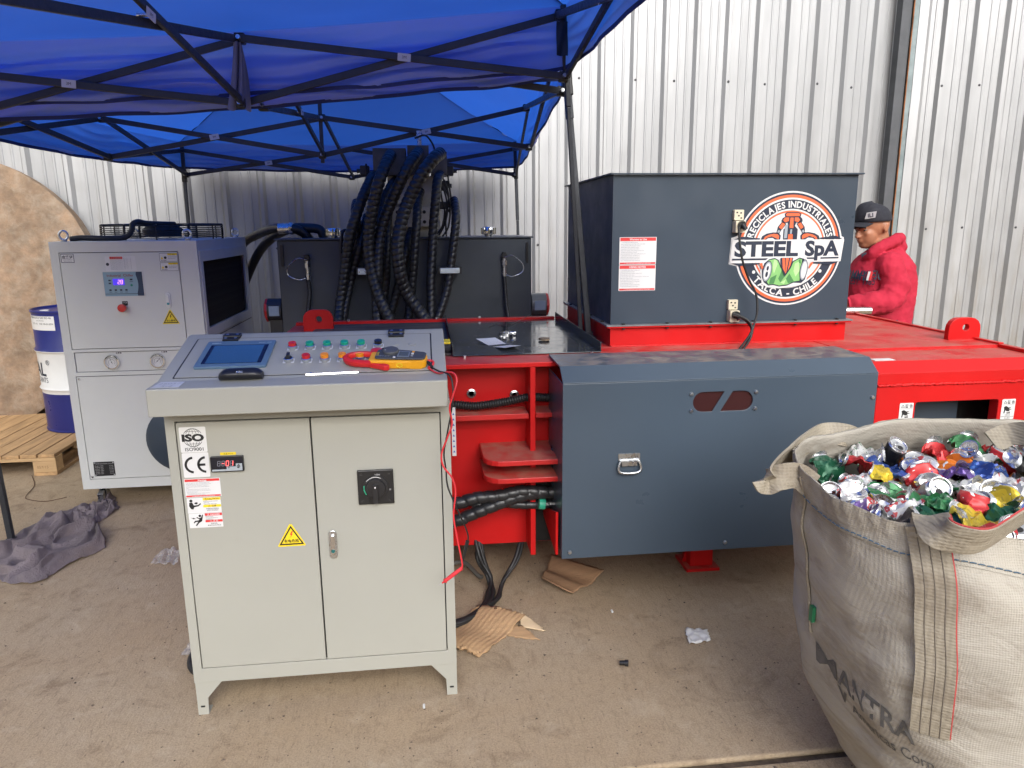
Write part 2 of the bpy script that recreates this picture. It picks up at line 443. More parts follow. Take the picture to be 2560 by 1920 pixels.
def wall_sheet(x0, z1, seed):
    rr = random.Random(seed); mb = MB(); pts = []
    for k in range(3): pts += prof(x0 + k * PER)
    pts += [(x0 + 3 * PER, 0), (x0 + 3 * PER + .02, .001)]
    nz_ = 12; n = len(pts); vs = []
    for j in range(nz_ + 1):
        z = z1 * j / nz_
        for (x, d) in pts:
            wob = .006 * noise.noise(V((x * 1.7, z * .9, seed))) + .003 * noise.noise(V((x * 6, z * 2.5, seed + 9)))
            vs.append(V((x + .004 * noise.noise(V((x * 3, z * .7, 4.4))), -d + wob, z)))
    fs = [(j * n + i, j * n + i + 1, (j + 1) * n + i + 1, (j + 1) * n + i) for j in range(nz_) for i in range(n - 1)]
    mb.add(vs, fs); return mb
def make_wall(label, o, ang, n, z1, rows, x_start=0.0):
    t = thing('corrugated_metal_wall', label, 'wall', o); t.rotation_euler = (0, 0, ang)
    sm = None
    for k in range(n):
        sh = obj('metal_sheet', wall_sheet(x_start + k * 3 * PER, z1, k * 3 + int(z1 * 7)), GALV, t, org=(0, 0, 0), smooth=28)
        for zr in rows:
            for q, dx in ((0, .244), (2, .03)):
                if sm is None:
                    s = MB(); s.lathe([(.0001, .006), (.006, .005), (.007, .003), (.011, .002), (.012, 0)], Fr((0, 0, 0), (1, 0, 0), (0, 0, 1)), 10); so_ = obj('screw', s, SCREW, sh, org=(0, 0, 0), smooth=40); sm = so_.data
                else:
                    so_ = bpy.data.objects.new('screw', sm); COL.objects.link(so_); so_.parent = sh
                so_.location = (x_start + k * 3 * PER + q * PER + dx, -.042 if q == 0 else -.002, zr + .012 * math.sin(k * 7 + q))
    return t
AW = math.atan(.064)
make_wall('long corrugated silver metal wall behind the blue canopy and the hopper', (-6.4, 6.75 - 6.9 * .064, 0), AW, 13, 4.7, (2.86, 1.42))
make_wall('right hand corrugated metal wall section past the rusty steel post', (4.72, 6.93, 0), R(-6), 5, 4.7, (2.86, 1.52))
pt = thing('steel_corner_post', 'rusty edged galvanised steel post between the two corrugated walls', 'post', (4.60, 6.93, 0))
mb = MB(); mb.box(4.592, 4.601, 6.862, 6.874, 0, 4.7)
RUST = mat('rusty edge', (.26, .10, .035), .8, .2, var=.5, vs=9, dirt=.4)
obj('rusty_edge', mb, RUST, pt)
mb = MB(); mb.box(4.602, 4.70, 6.875, 6.98, 0, 4.7); obj('channel', mb, mat('dull galvanised', (.22, .265, .275), .55, .4, var=.25, vs=6), pt, bev=.004)
mb = MB(); mb.box(4.49, 4.588, 6.88, 6.97, 0, 4.7); obj('gap_shade_box', mb, mat('dark gap shade', (.085, .09, .10), .6, .2, var=.2, vs=4), pt, bev=.004)  # dark box added to stand for the shaded rib beside the post
mb = MB(); mb.prism([(4.66, 6.87), (4.74, 6.855), (4.775, 6.868), (4.74, 6.862), (4.66, 6.874)], Fr((0, 0, 0), (1, 0, 0), (0, 1, 0)), 2.62, 4.7)
mb.prism([(4.655, 6.866), (4.735, 6.851), (4.77, 6.864), (4.735, 6.857), (4.655, 6.870)], Fr((0, 0, 0), (1, 0, 0), (0, 1, 0)), 0, 2.66); obj('flashing', mb, GALV, pt)

# ------------------------------------------------------------------ red and grey press
FRONT = lambda Y: Fr((0, Y, 0), (1, 0, 0), (0, 0, 1))        # frame on a face that looks at the camera: u = x, v = z, w towards camera
SIDE = Fr((0, 0, 0), (0, 1, 0), (0, 0, 1))                   # u = y, v = z, w = x
press = thing('baling_press', 'long red scrap baling press with dark grey hopper and front cover', 'press', (.9, 3.5, 0))
mb = MB()
mb.box(-.75, .575, 3.03, 3.06, .195, 1.03)                    # web seen left of the cover
mb.box(-.75, 2.50, 4.10, 4.2, .195, 1.03)
mb.box(-.75, -.72, 3.06, 4.10, .195, 1.03)
mb.box(-.72, 2.50, 3.06, 4.10, .195, .24)
mb.box(.58, 1.80, 3.04, 3.06, .197, 1.028)
obj('body', mb, RED, press, bev=.003)
mb = MB(); mb.box(-.75, 1.80, 2.88, 4.25, 1.03, 1.05); mb.box(1.80, 2.556, 2.955, 4.25, 1.03, 1.052)
obj('deck', mb, RED, press, bev=.003)
mb = MB(); mb.box(.409, .431, 2.885, 3.03, .20, 1.03); obj('rib_plate', mb, RED, press, bev=.002)
mb = MB(); mb.box(-.7, .405, 2.905, 3.03, .806, .829); mb.box(.436, .60, 2.905, 3.03, .808, .830); obj('shelf_plate', mb, REDV, press, bev=.002)
for x in (.175, .36, .545):
    mb = MB(); mb.lathe([(.014, 0), (.020, 0), (.020, .008), (.012, .010), (.010, .002)], FRONT(3.03), 14, x, .895 - (x > .3) * .012, cap=False); obj('grommet', mb, ZINC, press, smooth=40)
for z in (.672, .598):
    pl = [(.205, 3.03), (.205, 2.86)] + [(.205 + .075 * (1 - math.cos(t)), 2.835 - .075 * math.sin(t)) for t in (R(15), R(35), R(55), R(75), R(90))] + [(.62, 2.76), (.62, 3.03)]
    mb = MB(); mb.prism(pl, Fr((0, 0, 0), (1, 0, 0), (0, 1, 0)), z - .022, z)
    obj('clevis_plate', mb, REDV, press, bev=.003)
mb = MB(); mb.cyl((.545, 2.89, .5), (.545, 2.89, .676), .048, n=24); obj('clevis_pin', mb, GREY, press, smooth=40)
mb = MB(); mb.cyl((.525, 2.905, .6725), (.525, 2.905, .684), .026, n=20); obj('pin_cap', mb, BLACK, press, smooth=40)
mb = MB(); mb.prism([(.435, .20), (.57, .20), (.57, .56), (.435, .56)], FRONT(3.028), 0, .004); obj('recess_shade_plate', mb, DARK, press)  # flat dark plate on the web, standing for the shade beside the cover
mb = MB(); mb.prism([(2.70, .285), (3.03, .33), (3.03, .36), (2.70, .47)], SIDE, .485, .495); obj('gusset', mb, RED, press)
# conduit on the shelf
mb = MB(); cp = resample(crv([at(1085, 1012, 2.955), at(1140, 1012, 2.955), at(1190, 1015, 2.955), at(1260, 1005, 2.955), at(1320, 993, 2.96), at(1370, 994, 2.975), at(1440, 996, 2.98)], 10), .0035)
mb.tube(cp, lambda i, th, L: .0165 + (.002 if i % 3 else -.0015), 12); obj('corrugated_conduit', mb, CABLE, press, smooth=60)
# hoses low in the recess
def guard(mb, pts, r, pitch=.034, n=14, step=.006):
    p = resample(crv(pts, 10), step)
    def rr(i, th, L):
        ph = ((L / pitch) - th / (2 * math.pi)) % 1.0
        return r * ((.96 + .04 * math.sin(math.pi * ph / .88)) if ph < .86 else .85) * (1 + .025 * math.sin(L * 23 + th))
    return mb.tube(p, rr, n)
for q in ([(1075, 1255), (1140, 1258), (1190, 1245), (1250, 1240), (1310, 1228), (1400, 1232), (1470, 1230)], [(1075, 1310), (1140, 1302), (1180, 1285), (1240, 1262), (1300, 1240), (1360, 1232), (1460, 1236)], [(1180, 1262), (1250, 1258), (1320, 1262), (1400, 1258), (1460, 1258)]):
    mb = MB(); k = len(q) == 5; guard(mb, [at(x, y, 2.86 + .03 * k + .002 * i) for i, (x, y) in enumerate(q)], .019 if k else .027, .045)
    obj('hydraulic_hose', mb, RUBBER, press, smooth=50)
mb = MB(); p0, p1 = at(1347, 1259, 2.862), at(1362, 1260, 2.862); mb.cyl(p0, p1, .0235, n=16); obj('hose_clip', mb, mat('green clip', (.03, .35, .22), .4), press, smooth=40)
mb = MB(); mb.text('SL ENERGY', Fr(at(1385, 1262, 2.83), (1, 0, .0), (0, 0, 1)), 0, 0, .014, 0); obj('hose_print', mb, WHITE, press)
# front cover: bent sheet with window slot
PR = [(2.985, 1.062), (2.73, 1.058), (2.66, 1.008), (2.66, .283)]
mb = MB(); th = .006
for i in range(2):
    (y0, z0), (y1, z1) = PR[i], PR[i + 1]
mb.prism([(2.985, 1.062), (2.73, 1.060), (2.66, 1.008), (2.66, 1.003), (2.666, 1.003), (2.733, 1.053), (2.985, 1.055)], SIDE, .503, 1.787)
slotL = circ(1.061, .913, .040, 12, 90, 270); slotL = slotL + [(1.100, .873), (1.148, .953)]
slotR = circ(1.226, .913, .040, 12, -90, 90); slotR = slotR + [(1.182, .953), (1.134, .873)]
mb.prism([[(.503, .283), (1.787, .283), (1.787, 1.003), (.503, 1.003)], slotL, slotR], FRONT(2.66), -.005, 0)
mb.box(.5031, .509, 2.6653, 2.985, .284, 1.0025); mb.box(1.781, 1.7869, 2.6653, 2.95, .284, 1.0025)
cover = obj('front_cover', mb, GREYD, press, bev=.0015)
mb = MB(); mb.prism(rrect(1.01, 1.28, .862, .965, .01), FRONT(2.672), 0, .004)
pane = bpy.data.materials.new('smoked pane'); pane.use_nodes = True
pb = pane.node_tree.nodes['Principled BSDF']; pb.inputs['Base Color'].default_value = (.10, .035, .035, 1); pb.inputs['Roughness'].default_value = .12; pb.inputs['Transmission Weight'].default_value = .55
obj('window_pane', mb, pane, cover)
for (u, v) in ((1.012, .947), (1.014, .880), (1.276, .947), (1.276, .880), (.535, .312), (1.184, .315), (1.770, .907), (1.770, .40)):
    mb = MB(); mb.lathe([(.0085, 0), (.0085, .004), (.006, .0075), (.0001, .008)], FRONT(2.66), 12, u, v, .0005); obj('bolt', mb, ZINC, cover, smooth=50)
mb = MB(); mb.prism(rrect(.726, .813, .682, .716, .003), FRONT(2.66), .0005, .004); mb.cyl((.735, 2.651, .688), (.804, 2.651, .688), .006, n=10)
mb.box(.738, .80, 2.6475, 2.652, .668, .684)
hd = obj('handle_plate', mb, ZINC, cover, smooth=35)
loop = [(.732, .688), (.726, .672), (.724, .655), (.735, .643), (.77, .639), (.803, .643), (.814, .655), (.812, .672), (.806, .688)]
mb = MB(); mb.tube(crv([(x, 2.648 - .006 * math.sin(i / 8 * math.pi), z) for i, (x, z) in enumerate(loop)], 5), .0052, 8); obj('pull_loop', mb, ZINC, press, smooth=50)
# right hand red end with discharge opening
mb = MB()
mb.prism([(2.958, 1.040), (2.722, 1.040), (2.668, 1.001), (2.668, .95), (2.69, .95), (2.72, 1.02), (2.958, 1.03)], SIDE, 1.79, 2.60)
mb.prism([[(1.79, .30), (2.60, .30), (2.60, .949), (1.79, .949)], rrect(1.965, 2.335, .42, .877, .012, 3)], FRONT(2.664), -.05, 0)
mb.box(2.55, 2.60, 2.7145, 3.2, .30, 1.0); mb.box(1.79, 1.83, 2.7145, 3.0, .30, 1.0)
obj('discharge_frame', mb, RED, press, bev=.003)
mb = MB(); mb.box(1.84, 2.262, 2.80, 2.82, .32, .99); obj('discharge_door', mb, GREY, press)
mb = MB(); mb.box(2.263, 2.55, 2.88, 2.9, .32, .99); obj('dark_chute', mb, DARK, press)
rr = random.Random(3); mb = MB()
mb.tube([(1.79 + .006 * i, 2.6625 + .001 * rr.random(), .9515 + .0025 * rr.uniform(-1, 1)) for i in range(134)], lambda i, th, L: .0045 + .002 * rr.random(), 6)
mb.tube([(1.83 + .006 * i, 2.9535 + .001 * rr.random(), 1.0405 + .001 * rr.uniform(-1, 1)) for i in range(120)], lambda i, th, L: .0045 + .0018 * rr.random(), 6)
mb.tube([(.826 + .006 * i, 3.1965, 1.0515 + .001 * rr.random()) for i in range(188)], lambda i, th, L: .004 + .002 * rr.random(), 6)
mb.tube([(2.42 + .006 * i, 3.108, 1.0515) for i in range(30)], lambda i, th, L: .004 + .002 * rr.random(), 6)
obj('weld_bead', mb, RED, press, smooth=80)
mb = MB(); mb.box(2.545, 2.575, 2.72, 2.954, 1.0405, 1.056); mb.box(2.55, 2.575, 2.954, 4.25, 1.0525, 1.062); obj('edge_lip', mb, RED, press, bev=.002)
# lifting lugs
def lug(x0, x1, Y, z0, h):
    r = (x1 - x0) * .32; cx = (x0 + x1) / 2
    o_ = [(x0, z0), (x1, z0)] + [(x1 - r + r * math.cos(t), z0 + h - r + r * math.sin(t)) for t in (R(0), R(20), R(45), R(70), R(90))] + [(x0 + r + r * math.cos(t), z0 + h - r + r * math.sin(t)) for t in (R(90), R(110), R(135), R(160), R(180))]
    mb = MB(); mb.prism([o_, circ(cx + .005, z0 + h * .56, .0165, 20)], FRONT(Y), -.03, 0); obj('lifting_lug', mb, RED, press, bev=.003)
lug(2.424, 2.585, 3.115, 1.05, .105); lug(-.66, -.504, 3.95, 1.05, .115)
mb = MB(); mb.box(1.818, 1.905, 2.735, 2.775, 1.0403, 1.042); obj('paper_label', mb, WHITE, press)
# hopper
hb = MB(); X0, X1, Y0, Y1 = .822, 1.956, 3.2, 4.22
hb.box(X0, X1, Y0, Y0 + .01, 1.05, 1.137); hb.box(X0, X1, Y1 - .01, Y1, 1.05, 1.137); hb.box(X0, X0 + .01, Y0 + .0101, Y1 - .0101, 1.05, 1.137); hb.box(X1 - .01, X1, Y0 + .0101, Y1 - .0101, 1.05, 1.137)
obj('hopper_base', hb, RED, press)
hb = MB()
def ringplate(mb, x0, x1, y0, y1, wd, z0, z1):
    mb.prism([rrect(x0 - wd, x1 + wd, y0 - wd, y1 + wd, .006, 2), [(x0, y0), (x1, y0), (x1, y1), (x0, y1)]], Fr((0, 0, 0), (1, 0, 0), (0, 1, 0)), z0, z1)
hb.box(X0, X1, Y0, Y0 + .006, 1.152, 1.806); hb.box(X0, X1, Y1 - .006, Y1, 1.152, 1.806); hb.box(X0, X0 + .006, Y0 + .0061, Y1 - .0061, 1.152, 1.806); hb.box(X1 - .006, X1, Y0 + .0061, Y1 - .0061, 1.152, 1.806)
hopper = obj('hopper', hb, GREY, press)
hb = MB(); ringplate(hb, X0 + .002, X1 - .002, Y0 + .002, Y1 - .002, .022, 1.8065, 1.813); obj('top_flange', hb, GREY, hopper)
hb = MB(); ringplate(hb, X0 + .002, X1 - .002, Y0 + .002, Y1 - .002, .026, 1.1455, 1.1515); obj('bottom_flange', hb, mat('worn grey flange', (.20, .21, .22), .4, .3, var=.3, vs=20), hopper)
hb = MB(); ringplate(hb, X0 + .002, X1 - .002, Y0 + .002, Y1 - .002, .022, 1.138, 1.145); obj('base_flange', hb, RED, press)
for i in range(6):
    x = .88 + i * .205
    mb = MB(); mb.lathe([(.008, 0), (.008, .006), (.0001, .007)], Fr((x, 3.188, 1.152), (1, 0, 0), (0, 1, 0)), 6); mb.lathe([(.0075, -.016), (.0075, -.008), (.004, -.0079)], Fr((x, 3.188, 1.146), (1, 0, 0), (0, 1, 0)), 6); obj('flange_bolt', mb, BLACK, hopper)
for i in range(4):
    y = 3.3 + i * .25
    mb = MB(); mb.lathe([(.009, 0), (.009, .006), (.0001, .007)], Fr((.808, y, 1.152), (1, 0, 0), (0, 1, 0)), 6); obj('flange_bolt', mb, BLACK, hopper)
# tray and dirty sheet on the deck
mb = MB(); mb.box(.10, .745, 3.05, 4.18, 1.0535, 1.0565); mb.box(.7405, .745, 3.05, 4.18, 1.0566, 1.098); mb.box(.10, .1045, 3.05, 4.18, 1.0566, 1.094)
obj('deck_tray', mb, mat('glossy dark tray', (.038, .044, .050), .13, var=.2, vs=5, bump=.03, bs=6, dust=.17, dcol=(.22, .2, .17), dsc=22), press, bev=.001)
mb = MB(); mb.box(-.60, .094, 3.08, 4.12, 1.0535, 1.062); obj('dirty_sheet', mb, mat('dirty dark board', (.045, .038, .032), .6, var=.5, vs=5, bump=.2, bs=20, dust=.4, dsc=11, stretch=(.5, 4, 1)), press)
mb = MB(); mb.box(-.74, .74, 4.19, 4.235, 1.0505, 1.068); obj('rear_rail', mb, RED, press, bev=.002)
for (x, y) in ((.15, 3.025), (.70, 3.03), (.62, 2.93), (.3, 4.212), (-.45, 4.212), (.05, 4.212)):
    mb = MB(); mb.lathe([(.0075, 0), (.0075, .010), (.0001, .011)], Fr((x, y, 1.0505 if y < 4 else 1.0685), (1, 0, 0), (0, 1, 0)), 6); obj('stud', mb, ZINC, press)
# feet
for (x, y) in ((1.245, 3.03), (-.55, 3.08), (2.35, 3.0), (1.245, 4.08), (-.55, 4.08), (2.35, 4.08)):
    mb = MB(); mb.box(x - .055, x + .055, y + .015, y + .12, .016, .30); mb.box(x - .08, x + .08, y - .015, y + .15, 0, .015)
    mb.prism([(x - .075, .016), (x - .0555, .016), (x - .0555, .09)], Fr((0, y + .07, 0), (1, 0, 0), (0, 0, 1)), -.005, .005); mb.prism([(x + .075, .016), (x + .0555, .09), (x + .0555, .016)], Fr((0, y + .07, 0), (1, 0, 0), (0, 0, 1)), -.005, .005)
    obj('foot', mb, RED, press, bev=.002)
# limit sensors with cables on the hopper
CREAM = mat('cream sensor', (.62, .56, .42), .45)
for (x, z) in ((1.393, 1.655), (1.389, 1.255)):
    f = FRONT(3.2)
    mb = MB(); mb.prism(rrect(x - .022, x + .022, z - .045, z, .004), f, .0005, .022); a = obj('sensor_bracket', mb, CREAM, press, bev=.001)
    mb = MB(); mb.prism(rrect(x - .02, x + .026, z - .10, z - .048, .004), f, .0005, .04); obj('sensor_housing', mb, CREAM, press, bev=.0015)
    mb = MB(); mb.cyl(f(x + .004, z - .066, .04), f(x + .004, z - .066, .058), .017, n=14); mb.cyl(f(x + .004, z - .066, .058), f(x + .012, z - .085, .07), .011, n=10); obj('plug', mb, BLACK, a, smooth=40)
    for q in ((-.01, -.012), (.008, -.014), (-.002, -.026), (.01, -.036)):
        mb = MB(); mb.rect(x + q[0] - .004, x + q[0] + .004, z + q[1] - .003, z + q[1] + .003, f, .0226); obj('slot', mb, INK, a)
for q in ([(1847, 566, 3.13), (1849, 600, 3.12), (1856, 650, 3.11), (1873, 700, 3.12), (1890, 735, 3.12), (1893, 780, 3.11), (1884, 815, 3.10), (1874, 850, 3.08), (1848, 885, 3.03)],
          [(1831, 783, 3.13), (1850, 790, 3.12), (1872, 803, 3.11), (1880, 820, 3.10), (1874, 838, 3.09), (1858, 860, 3.06), (1840, 885, 3.03)],
          [(1831, 787, 3.13), (1856, 796, 3.12), (1876, 815, 3.12), (1878, 835, 3.10), (1866, 860, 3.07), (1846, 888, 3.03)]):
    mb = MB(); mb.tube(crv([at(*p) for p in q], 7), .0052, 8); obj('sensor_cable', mb, CABLE, press, smooth=60)
# ------------------------------------------------------------------ control cabinet with sloped console
cab = thing('control_cabinet', 'pale beige electrical control cabinet with sloped button console on short legs', 'control cabinet', (-.377, 2.43, 0))
CX0, CX1 = -.81, .06
mb = MB()
mb.prism([[(CX0, .12), (CX1, .12), (CX1, 1.058), (CX0, 1.058)], [(-.781, .172), (.030, .172), (.030, 1.019), (-.781, 1.019)]], FRONT(2.25), -.03, 0)
mb.box(CX0, CX0 + .003, 2.2801, 2.60, .12, 1.058); mb.box(CX1 - .003, CX1, 2.2801, 2.60, .12, 1.058); mb.box(CX0 + .0031, CX1 - .0031, 2.597, 2.60, .12, 1.058); mb.box(CX0 + .0031, CX1 - .0031, 2.2801, 2.5969, .121, .124)
obj('frame', mb, BEIGE, cab, bev=.002)
mb = MB(); mb.box(-.78, .03, 2.265, 2.27, .173, 1.018); obj('door_gap', mb, DARK, cab)
dl = MB(); dl.prism(rrect(-.7775, -.3785, .1755, 1.0150, .003, 2), FRONT(2.25), -.014, .001); dl = obj('door', dl, BEIGE, cab, bev=.0015)
dr = MB(); dr.prism(rrect(-.3735, .0265, .1755, 1.0150, .003, 2), FRONT(2.25), -.014, .001); dr = obj('door', dr, BEIGE, cab, bev=.0015)
for s, x in ((1, CX0 + .002), (-1, CX1 - .002)):
    for y, q in ((2.254, 1), (2.596, -1)):
        mb = MB()
        xa = x + s * .035 if s > 0 else x
        mb.prism([(x, .0), (x + s * .034, .0), (x + s * .036, .062), (x + s * .085, .1195), (x, .1195)], Fr((0, y, 0), (1, 0, 0), (0, 0, 1)), -.0015, .0015)
        mb.prism([(y + q * .002, .0), (y + q * .045, .0), (y + q * .05, .07), (y + q * .11, .1195), (y + q * .002, .1195)], SIDE, x - .0015 if s < 0 else x, x + .0015 if s < 0 else x + .003)
        mb.box(min(x, x + s * .034), max(x, x + s * .034), min(y, y + q * .045), max(y, y + q * .045), .0003, .003)
        lg = obj('leg', mb, BEIGE, cab)
        mb = MB(); mb.prism(rrect(x + s * .017 - .007, x + s * .017 + .007, .028, .034, .002), FRONT(y - .0015), .0004, .0012); obj('leg_hole', mb, INK, lg)
# console: front lip, ledge, slope
TOP = [(2.15, 1.060), (2.15, 1.143), (2.250, 1.146), (2.58, 1.236), (2.61, 1.236), (2.61, 1.060)]
mb = MB(); mb.prism(TOP, SIDE, -.817, .053)
cons = obj('console', mb, BEIGE, cab, bev=.004, seg=3)
SX = V((1, 0, 0)); SY = V((0, 2.58 - 2.25, 1.236 - 1.146)).normalized()
SL = Fr((0, 2.25, 1.146), SX, SY)                            # console slope: u = x, v along slope
def sv(Y): return (Y - 2.25) / SY.y
mb = MB(); mb.prism([rrect(-.778, .010, sv(2.265), sv(2.550), .004, 2), rrect(-.7735, .0055, sv(2.2685), sv(2.5465), .003, 2)], SL, .0002, .0008); obj('panel_gap', mb, INK, cons)
mb = MB(); mb.prism(rrect(-.7733, .0053, sv(2.2687), sv(2.5463), .003, 2), SL, .0002, .002); obj('button_panel', mb, BEIGE, cons, bev=.0008)
for x in (-.665, -.111):
    h = MB(); h.prism(rrect(x - .026, x + .026, sv(2.520), sv(2.545), .003), SL, .002, .009); h.prism(rrect(x - .028, x + .028, sv(2.5465), sv(2.572), .003), SL, .002, .010); h.cyl(SL(x - .028, sv(2.546), .009), SL(x + .028, sv(2.546), .009), .006, n=10)
    h = obj('hinge', h, BLACK, cab, bev=.001)
    for dx in (-.016, .016):
        for yy in (2.532, 2.560):
            mb = MB(); mb.lathe([(.005, 0), (.005, .001), (.0001, .0025)], SL, 10, x + dx, sv(yy), .0102); obj('hinge_screw', mb, ZINC, h, smooth=50)
# touch screen
HM = [(-.735, 2.506), (-.515, 2.506), (-.515, 2.316), (-.735, 2.316)]
v0, v1 = sv(2.316), sv(2.506); hx0, hx1 = -.730, -.510
mb = MB(); mb.prism(rrect(hx0, hx1, v0, v1, .006), SL, .002, .011)
hmi = obj('touch_screen', mb, mat('blue grey bezel', (.10, .17, .25), .4, var=.05), cab, bev=.002)
mb = MB(); mb.prism(rrect(hx0 + .018, hx1 - .018, v0 + .022, v1 - .035, .002), SL, .0112, .0116); obj('screen_border', mb, mat('dark navy border', (.006, .010, .03), .2), hmi)
mb = MB(); mb.prism(rrect(hx0 + .030, hx1 - .031, v0 + .024, v1 - .040, .001), SL, .0118, .0121); obj('display', mb, emis('lit screen', (.03, .10, .26), .25, (.01, .03, .09)), hmi)
mb = MB(); mb.text('SIEMENS', SL, hx0 + .016, v1 - .022, .008, .0113, .02, 'L'); mb.text('SMART LINE', SL, hx1 - .012, v1 - .022, .0078, .0113, .01, 'R'); obj('screen_print', mb, mat('pale print', (.55, .68, .72), .5), hmi)
# push buttons
BCOL = {'red': (.55, .02, .02), 'green': (.01, .32, .20), 'orange': (.80, .26, .01), 'black': (.012, .012, .013)}
BM = {k: mat(k + ' button cap', c, .3, var=.05, coat=.3) for k, c in BCOL.items()}
def button(x, Y, col, h=.024, kn=False):
    t = MB(); t.lathe([(.0152, 0), (.0152, .0125), (.0138, .0137), (.0135, .011)], SL, 24, x, sv(Y), .002); b = obj('button', t, CHROME, cab, smooth=35)
    t = MB()
    if kn:
        t.lathe([(.0112, .008), (.0112, .015), (.0001, .0155)], SL, 20, x, sv(Y), .002)
        t.prism(rrect(x - .005, x + .005, sv(Y) - .0115, sv(Y) + .0115, .002), SL.shift(0, 0), .016, .029)
    else: t.lathe([(.0130, .009), (.0130, h - .001), (.0118, h), (.0108, h - .0008), (.0001, h - .0006)], SL, 24, x, sv(Y), .002)
    obj('cap', t, BM[col], b, smooth=35)
    t = MB(); t.prism(rrect(x - .0175, x + .0175, sv(Y) - .013, sv(Y) + .0185, .003), SL, .0021, .0029); obj('legend_plate', t, WHITE, b)
for x, c in ((-.448, 'red'), (-.392, 'green'), (-.336, 'green'), (-.279, 'green'), (-.224, 'green'), (-.168, 'black')): button(x, 2.450, c)
button(-.447, 2.358, 'black', kn=True)
for x, c in ((-.391, 'red'), (-.333, 'orange'), (-.277, 'orange'), (-.222, 'orange')): button(x, 2.354, c, .025)
t = MB(); t.lathe([(.012, 0), (.012, .012), (.019, .016), (.021, .022), (.019, .028), (.0001, .031)], SL, 26, -.168, sv(2.365), .002); obj('emergency_stop', t, BM['red'], cab, smooth=40)
for x in (-.113, -.056):
    t = MB(); t.lathe([(.0125, 0), (.0125, .0012), (.011, .0018), (.0001, .0019)], SL, 24, x, sv(2.462), .002); obj('blanking_plug', t, BEIGE, cab, smooth=40)
# paper label on the ledge
LED = Fr((0, 2.15, 1.1436), (1, 0, 0), (0, 1, .03))
mb = MB(); mb.prism([(-.806, .016), (-.728, .014), (-.731, .082), (-.800, .088)], LED, .0002, .0010); o = obj('paper_label', mb, mat('greyish paper', (.55, .55, .55), .6), cab)
mb = MB(); mb.text('26057', LED, -.766, .052, .026, .0013, 0); mb.text('5-2', LED, -.766, .022, .026, .0013, 0); obj('pencil_writing', mb, mat('faint pencil', (.33, .33, .35), .6), o)
# door stickers ------------------------------------------------------
FD = FRONT(2.249); w1 = .0006
def sticker(x0, x1, z0, z1, r=.004, base=None, parent=None, fr=None, name='sticker', w=w1):
    mb = MB(); mb.prism(rrect(x0, x1, z0, z1, r, 3), fr or FD, .0001, w); return obj(name, mb, base or WHITE, parent or cab)
st = sticker(-.770, -.691, .9195, 1.001, name='iso_sticker')
mb = MB(); c = (-.7305, .966)
mb.text('ISO', FD, c[0], c[1] - .0095, .030, .0012, .055, width=.066); mb.text('ISO9001', FD, c[0] + .001, .9245, .0155, .0012, .008, width=.054)
def arcline(mb, fr, cx, cy, rx, ry, a0, a1, wd, w, n=14):
    o1 = [(cx + (rx + wd / 2) * math.cos(R(a0 + (a1 - a0) * i / n)), cy + (ry + wd / 2) * math.sin(R(a0 + (a1 - a0) * i / n))) for i in range(n + 1)]
    o2 = [(cx + (rx - wd / 2) * math.cos(R(a0 + (a1 - a0) * i / n)), cy + (ry - wd / 2) * math.sin(R(a0 + (a1 - a0) * i / n))) for i in range(n + 1)]
    for i in range(n): mb.add([fr(*o1[i], w), fr(*o2[i], w), fr(*o2[i + 1], w), fr(*o1[i + 1], w)], [(0, 3, 2, 1), ] if False else [(0, 1, 2, 3)])
def line(mb, fr, a, b, wd, w):
    d = (V((b[0] - a[0], b[1] - a[1], 0))).normalized() * wd / 2; nx, ny = -d.y, d.x
    mb.add([fr(a[0] + nx, a[1] + ny, w), fr(b[0] + nx, b[1] + ny, w), fr(b[0] - nx, b[1] - ny, w), fr(a[0] - nx, a[1] - ny, w)], [(0, 3, 2, 1)])
for s in (1, -1):
    a0, a1 = (28, 152) if s > 0 else (208, 332)
    arcline(mb, FD, c[0], c[1] + .001, .029, .029, a0, a1, .0014, .0012)
    arcline(mb, FD, c[0], c[1] + .001, .012, .029, a0 - (4 if s > 0 else 0), a1 + (4 if s > 0 else 0), .0011, .0012)
    arcline(mb, FD, c[0], c[1] + .001, .022, .029, a0, a1, .0011, .0012)
    line(mb, FD, (c[0] - .021, c[1] + .001 + s * .020), (c[0] + .021, c[1] + .001 + s * .020), .0011, .0012)
    line(mb, FD, (c[0], c[1] + s * .014), (c[0], c[1] + s * .030), .0011, .0012)
obj('iso_print', mb, INK, st)
st = sticker(-.769, -.690, .8385, .9185, name='ce_sticker')
mb = MB(); zc = .879
arcline(mb, FD, -.7365, zc, .0235, .0235, 95, 265, .0075, .0012, 20); arcline(mb, FD, -.699, zc, .0235, .0235, 95, 265, .0075, .0012, 20); line(mb, FD, (-.7225, zc), (-.7015, zc), .0075, .0012)
obj('ce_print', mb, INK, st)
st = sticker(-.771, -.663, .773, .834, .001, name='warning_sticker')
for z0, z1 in ((.8245, .8325), (.7745, .7795)): mb = MB(); mb.rect(-.769, -.665, z0, z1, FD, .0010); obj('red_bar', mb, LRED, st)
mb = MB(); mb.text('Warnings', FD, -.717, .8262, .0068, .0014, .03); mb.text('⚠ PLEASE READ AND KEEP THIS SAFE', FD, -.717, .7755, .004, .0014); obj('white_print', mb, WHITE, st)
mb = MB(); lines = ['1. Do not open the door while the power is on', 'before starting the machine independently, do not', 'modify or reconnect any electric component', 'and any other machine with voltage equipment', 'apart.', '2. Check that all covers are closed before use', '3. Do not touch the wires or any electrical parts', 'without authorization', '4. Keep the key of the power cabinet with the', '5. Do not spray water on the cabinet']
for i, s in enumerate(lines): mb.text(s, FD, -.766, .8195 - i * .0043, .0040, .0012, 0, 'L', sx=.92)
